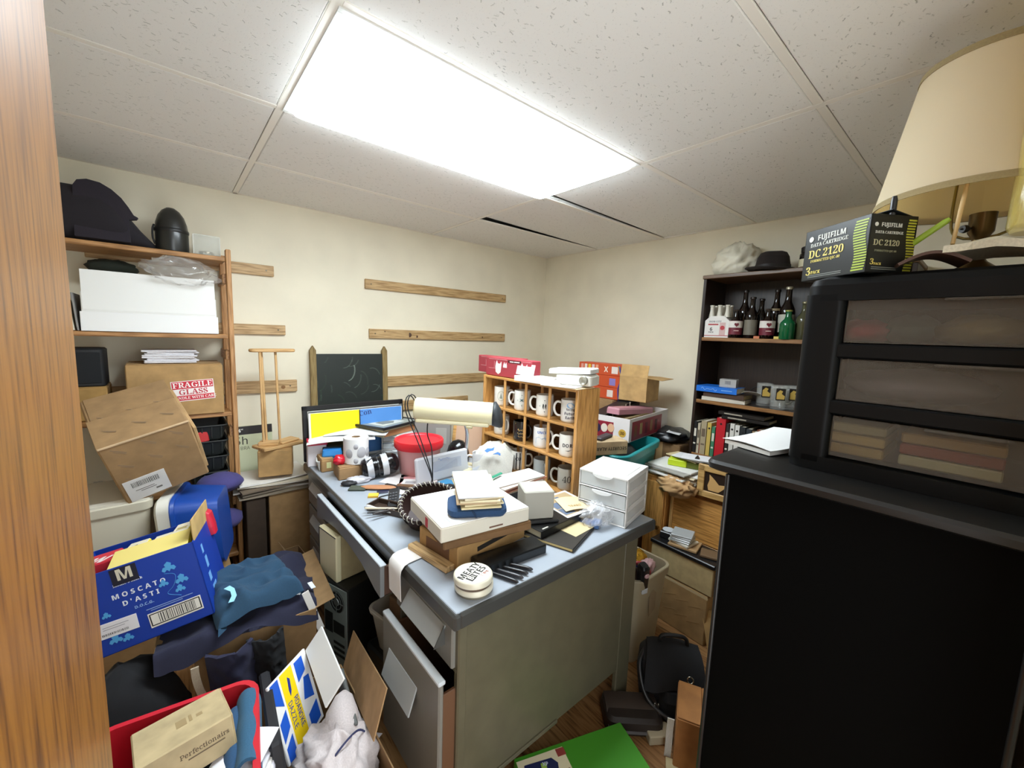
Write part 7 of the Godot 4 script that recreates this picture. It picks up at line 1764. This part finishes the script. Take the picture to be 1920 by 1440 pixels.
func top_of_unit() -> void:
	var yt := 1.633
	var t := T("cartridge_box", "black data cartridge box lettered DC 2120, pens standing in its open top", "box", v(0.932, yt, 1.412), v(0, -124.5, 0))
	var w := 0.175
	var h := 0.124
	var d := 0.112
	var bm := m("16191a", 0.3)
	P(t, "body", boxes_of([[w, 0.003, d, 0, 0.0015, 0], [0.003, h, d, -w / 2 + 0.0015, h / 2, 0], [0.003, h, d, w / 2 - 0.0015, h / 2, 0], [w, h, 0.003, 0, h / 2, -d / 2 + 0.0015], [w, h, 0.003, 0, h / 2, d / 2 - 0.0015]], 0.0008), bm)
	P(t, "lid_flap", B(w - 0.01, 0.002, 0.06, 0.0005), m("23282a", 0.3), v(0, h + 0.006, -d / 2 + 0.03), v(-14, 0, 0))
	var white := m("d2d4cc", 0.4)
	var gold := m("d8c86a", 0.4)
	for f in 2:
		var p := Node3D.new()
		var wide: float = w if f == 0 else d
		var base := Transform3D(Basis(), v(0, 0, d / 2 + 0.0006)) if f == 0 else Transform3D(Basis(Vector3.UP, PI / 2), v(w / 2 + 0.0006, 0, 0))
		p.free()
		var s := wide / 0.175
		var put := func(o: MeshInstance3D) -> void: o.transform = base * o.transform
		var l0 := -wide / 2 + 0.012 * s
		var cen := -0.022 * s
		put.call(letters(t, "FUJIFILM", 0.0135 * s, white, v(cen + 0.012 * s, h - 0.022, 0)))
		put.call(P(t, "emblem", lathe([[0, 0], [0.007 * s, 0], [0.007 * s, 0.0006], [0, 0.0006]], 8), white, v(l0 + 0.008 * s, h - 0.022, 0), v(90, 0, 0)))
		put.call(letters(t, "DATA CARTRIDGE", 0.0085 * s, white, v(cen + 0.006 * s, h - 0.038, 0), V0, 1))
		put.call(letters(t, "DC 2120", 0.019 * s, gold if f == 0 else m("b8b490", 0.4), v(cen, h - 0.06, 0), V0, 1))
		put.call(letters(t, "FORMATTED QIC-80", 0.0062 * s, gold if f == 0 else m("8a8a70", 0.4), v(cen, h - 0.077, 0), V0, 1))
		put.call(letters(t, "3", 0.02 * s, gold, v(l0 + 0.008 * s, 0.023, 0), V0, 1))
		put.call(letters(t, "PACK", 0.0075 * s, gold, v(l0 + 0.03 * s, 0.019, 0), V0, 1))
		put.call(P(t, "fine_print", boxes_of([[0.095 * s, 0.0016, 0.0004, -0.02 * s, 0.012, 0], [0.095 * s, 0.0016, 0.0004, -0.02 * s, 0.008, 0]], 0.0001), m("7c807a", 0.5)))
		var stripes := []
		for k in 19:
			stripes.append([0.03 * s, 0.0034, 0.0005, wide / 2 - 0.02 * s + 0.004 * s * sin(k * 0.35), 0.008 + k * 0.0059, 0])
		put.call(P(t, "stripe", boxes_of(stripes, 0.0001), m("a4b83c" if f == 0 else "b8b83a", 0.35)))
	var pens := [["green_pen", "lime green pen leaning in the data cartridge box", "9fc040", v(0.01, 0.005, -0.02), v(18, 40, -50), 0.17], ["black_marker", "black marker standing upright in the data cartridge box", "17181c", v(0.06, 0.004, -0.02), v(4, 0, -4), 0.165], ["silver_pen", "grey pen lying low in the data cartridge box", "6a7074", v(-0.03, 0.004, -0.02), v(-10, 20, -44), 0.13]]
	for e in pens:
		var o := T(e[0], e[1], "pen")
		o.transform = t.transform * Transform3D(Basis.from_euler((e[4] as Vector3) * PI / 180.0), e[3])
		var L: float = e[5]
		P(o, "barrel", lathe([[0, 0], [0.005, 0.002], [0.0055, L * 0.62], [0, L * 0.62]], 12), m(e[2], 0.35))
		P(o, "cap", lathe([[0.0, L * 0.6], [0.0065, L * 0.6], [0.006, L * 0.95], [0.004, L], [0, L]], 12), m(e[2], 0.3))
	# table lamp with a pale shade
	var la := T("table_lamp", "old brass table lamp with a big cream shade on the black drawer unit", "lamp", v(1.06, yt, 1.605))
	var brs := m("5f4c2c", 0.35, 0.8)
	P(la, "base", lathe([[0, 0], [0.045, 0], [0.048, 0.01], [0.03, 0.025], [0.018, 0.035], [0.012, 0.045], [0.03, 0.055], [0.034, 0.062], [0.02, 0.07], [0.012, 0.075], [0.012, 0.085], [0, 0.085]], 28), brs)
	P(la, "socket", lathe([[0, 0.083], [0.012, 0.083], [0.016, 0.092], [0.021, 0.1], [0.0215, 0.135], [0.022, 0.14], [0.0, 0.142]], 24), brs)
	P(la, "switch", join([[tube([v(0, 0.11, 0), v(-0.02, 0.108, -0.02), v(-0.028, 0.107, -0.03)], 0.0022, 6), tf(V0)], [lathe([[0, 0], [0.008, 0.0], [0.009, 0.006], [0.006, 0.012], [0, 0.012]], 14), tf(v(-0.026, 0.107, -0.028), v(90, 45, 0))]]), m("17140f", 0.4))
	P(la, "harp", tube(curve([v(0.0, 0.088, -0.012), v(0.01, 0.1, -0.04), v(0.01, 0.15, -0.05), v(0.0, 0.3, -0.04), v(0, 0.36, 0), v(0.0, 0.3, 0.04), v(0.01, 0.15, 0.05), v(0.01, 0.1, 0.04), v(0.0, 0.088, 0.012)], 40), 0.003, 7), m("8a7a48", 0.3, 0.9))
	var sm := StandardMaterial3D.new()
	sm.albedo_color = Color("f3ecd6")
	sm.roughness = 0.8
	sm.backlight_enabled = true
	sm.backlight = Color(1.0, 0.93, 0.75)
	sm.cull_mode = BaseMaterial3D.CULL_DISABLED
	var s := P(la, "shade", lathe([[0.176, 0.165], [0.178, 0.165], [0.122, 0.455], [0.12, 0.455], [0.176, 0.165]], 64), sm, v(0.0, 0, -0.012))
	var tm := cloth_mat("a5936a")
	P(s, "trim_band", lathe([[0.1775, 0.164], [0.1798, 0.164], [0.1773, 0.178], [0.175, 0.178]], 64), tm)
	P(s, "trim_band", lathe([[0.1235, 0.442], [0.1262, 0.442], [0.124, 0.456], [0.1212, 0.456]], 64), tm)
	P(s, "shade_ring", tube(arc(v(0, 0.455, 0), 0.121, 0, TAU, 40, 1).slice(0, 40), 0.0018, 6, true), m("6a5c3c", 0.4, 0.8))
	# cloths, papers and odds on the unit
	var n := wrinkle(171, 3.0)
	S("white_linen", "folded white linen spread at the foot of the table lamp", "cloth", sheet(func(a: float, q: float): return v((a - 0.5) * 0.15, 0.022 + 0.022 * sin(q * 4.2 + 0.3) * sin(a * 2.5 + 0.3) + 0.004 * n.get_noise_2d(a * 0.4, q * 0.4), (q - 0.5) * 0.19), 24, 24, 0.014), cloth_mat("dcd4be"), v(0.94, yt + 0.018, 1.665), v(0, -4, 0))
	S("leather_folder", "curled brown leather folder beside the data cartridge box", "folder", sheet(func(a: float, q: float): return v((a - 0.5) * 0.11, 0.012 + 0.022 * sin(a * PI), (q - 0.5) * 0.075), 16, 4, 0.006), m("4a2c1c", 0.5), v(0.905, yt + 0.004, 1.545), v(0, -75, 0))
	S("wood_skewer", "thin pale wooden knitting needle leaning up against the lamp shade", "needle", lathe([[0, 0], [0.0035, 0.002], [0.004, 0.08], [0.003, 0.2], [0.0005, 0.255], [0, 0.256]], 10), wood("d8b880", 1, 0.5, 0.8, 175), v(0.9, yt + 0.05, 1.575), v(3, 0, -7))
	var ag := StandardMaterial3D.new()
	ag.transparency = BaseMaterial3D.TRANSPARENCY_ALPHA
	ag.albedo_color = Color(0.93, 0.86, 0.5, 0.3)
	ag.roughness = 0.08
	S("amber_vase", "yellow glass vase at the far right edge, in front of the lamp shade", "vase", lathe([[0, 0.0], [0.03, 0.0], [0.036, 0.012], [0.034, 0.25], [0.028, 0.3], [0.03, 0.32], [0.0275, 0.32], [0.025, 0.3], [0.031, 0.25], [0.032, 0.014], [0, 0.008]], 32), ag, v(0.905, yt + 0.06, 1.678))
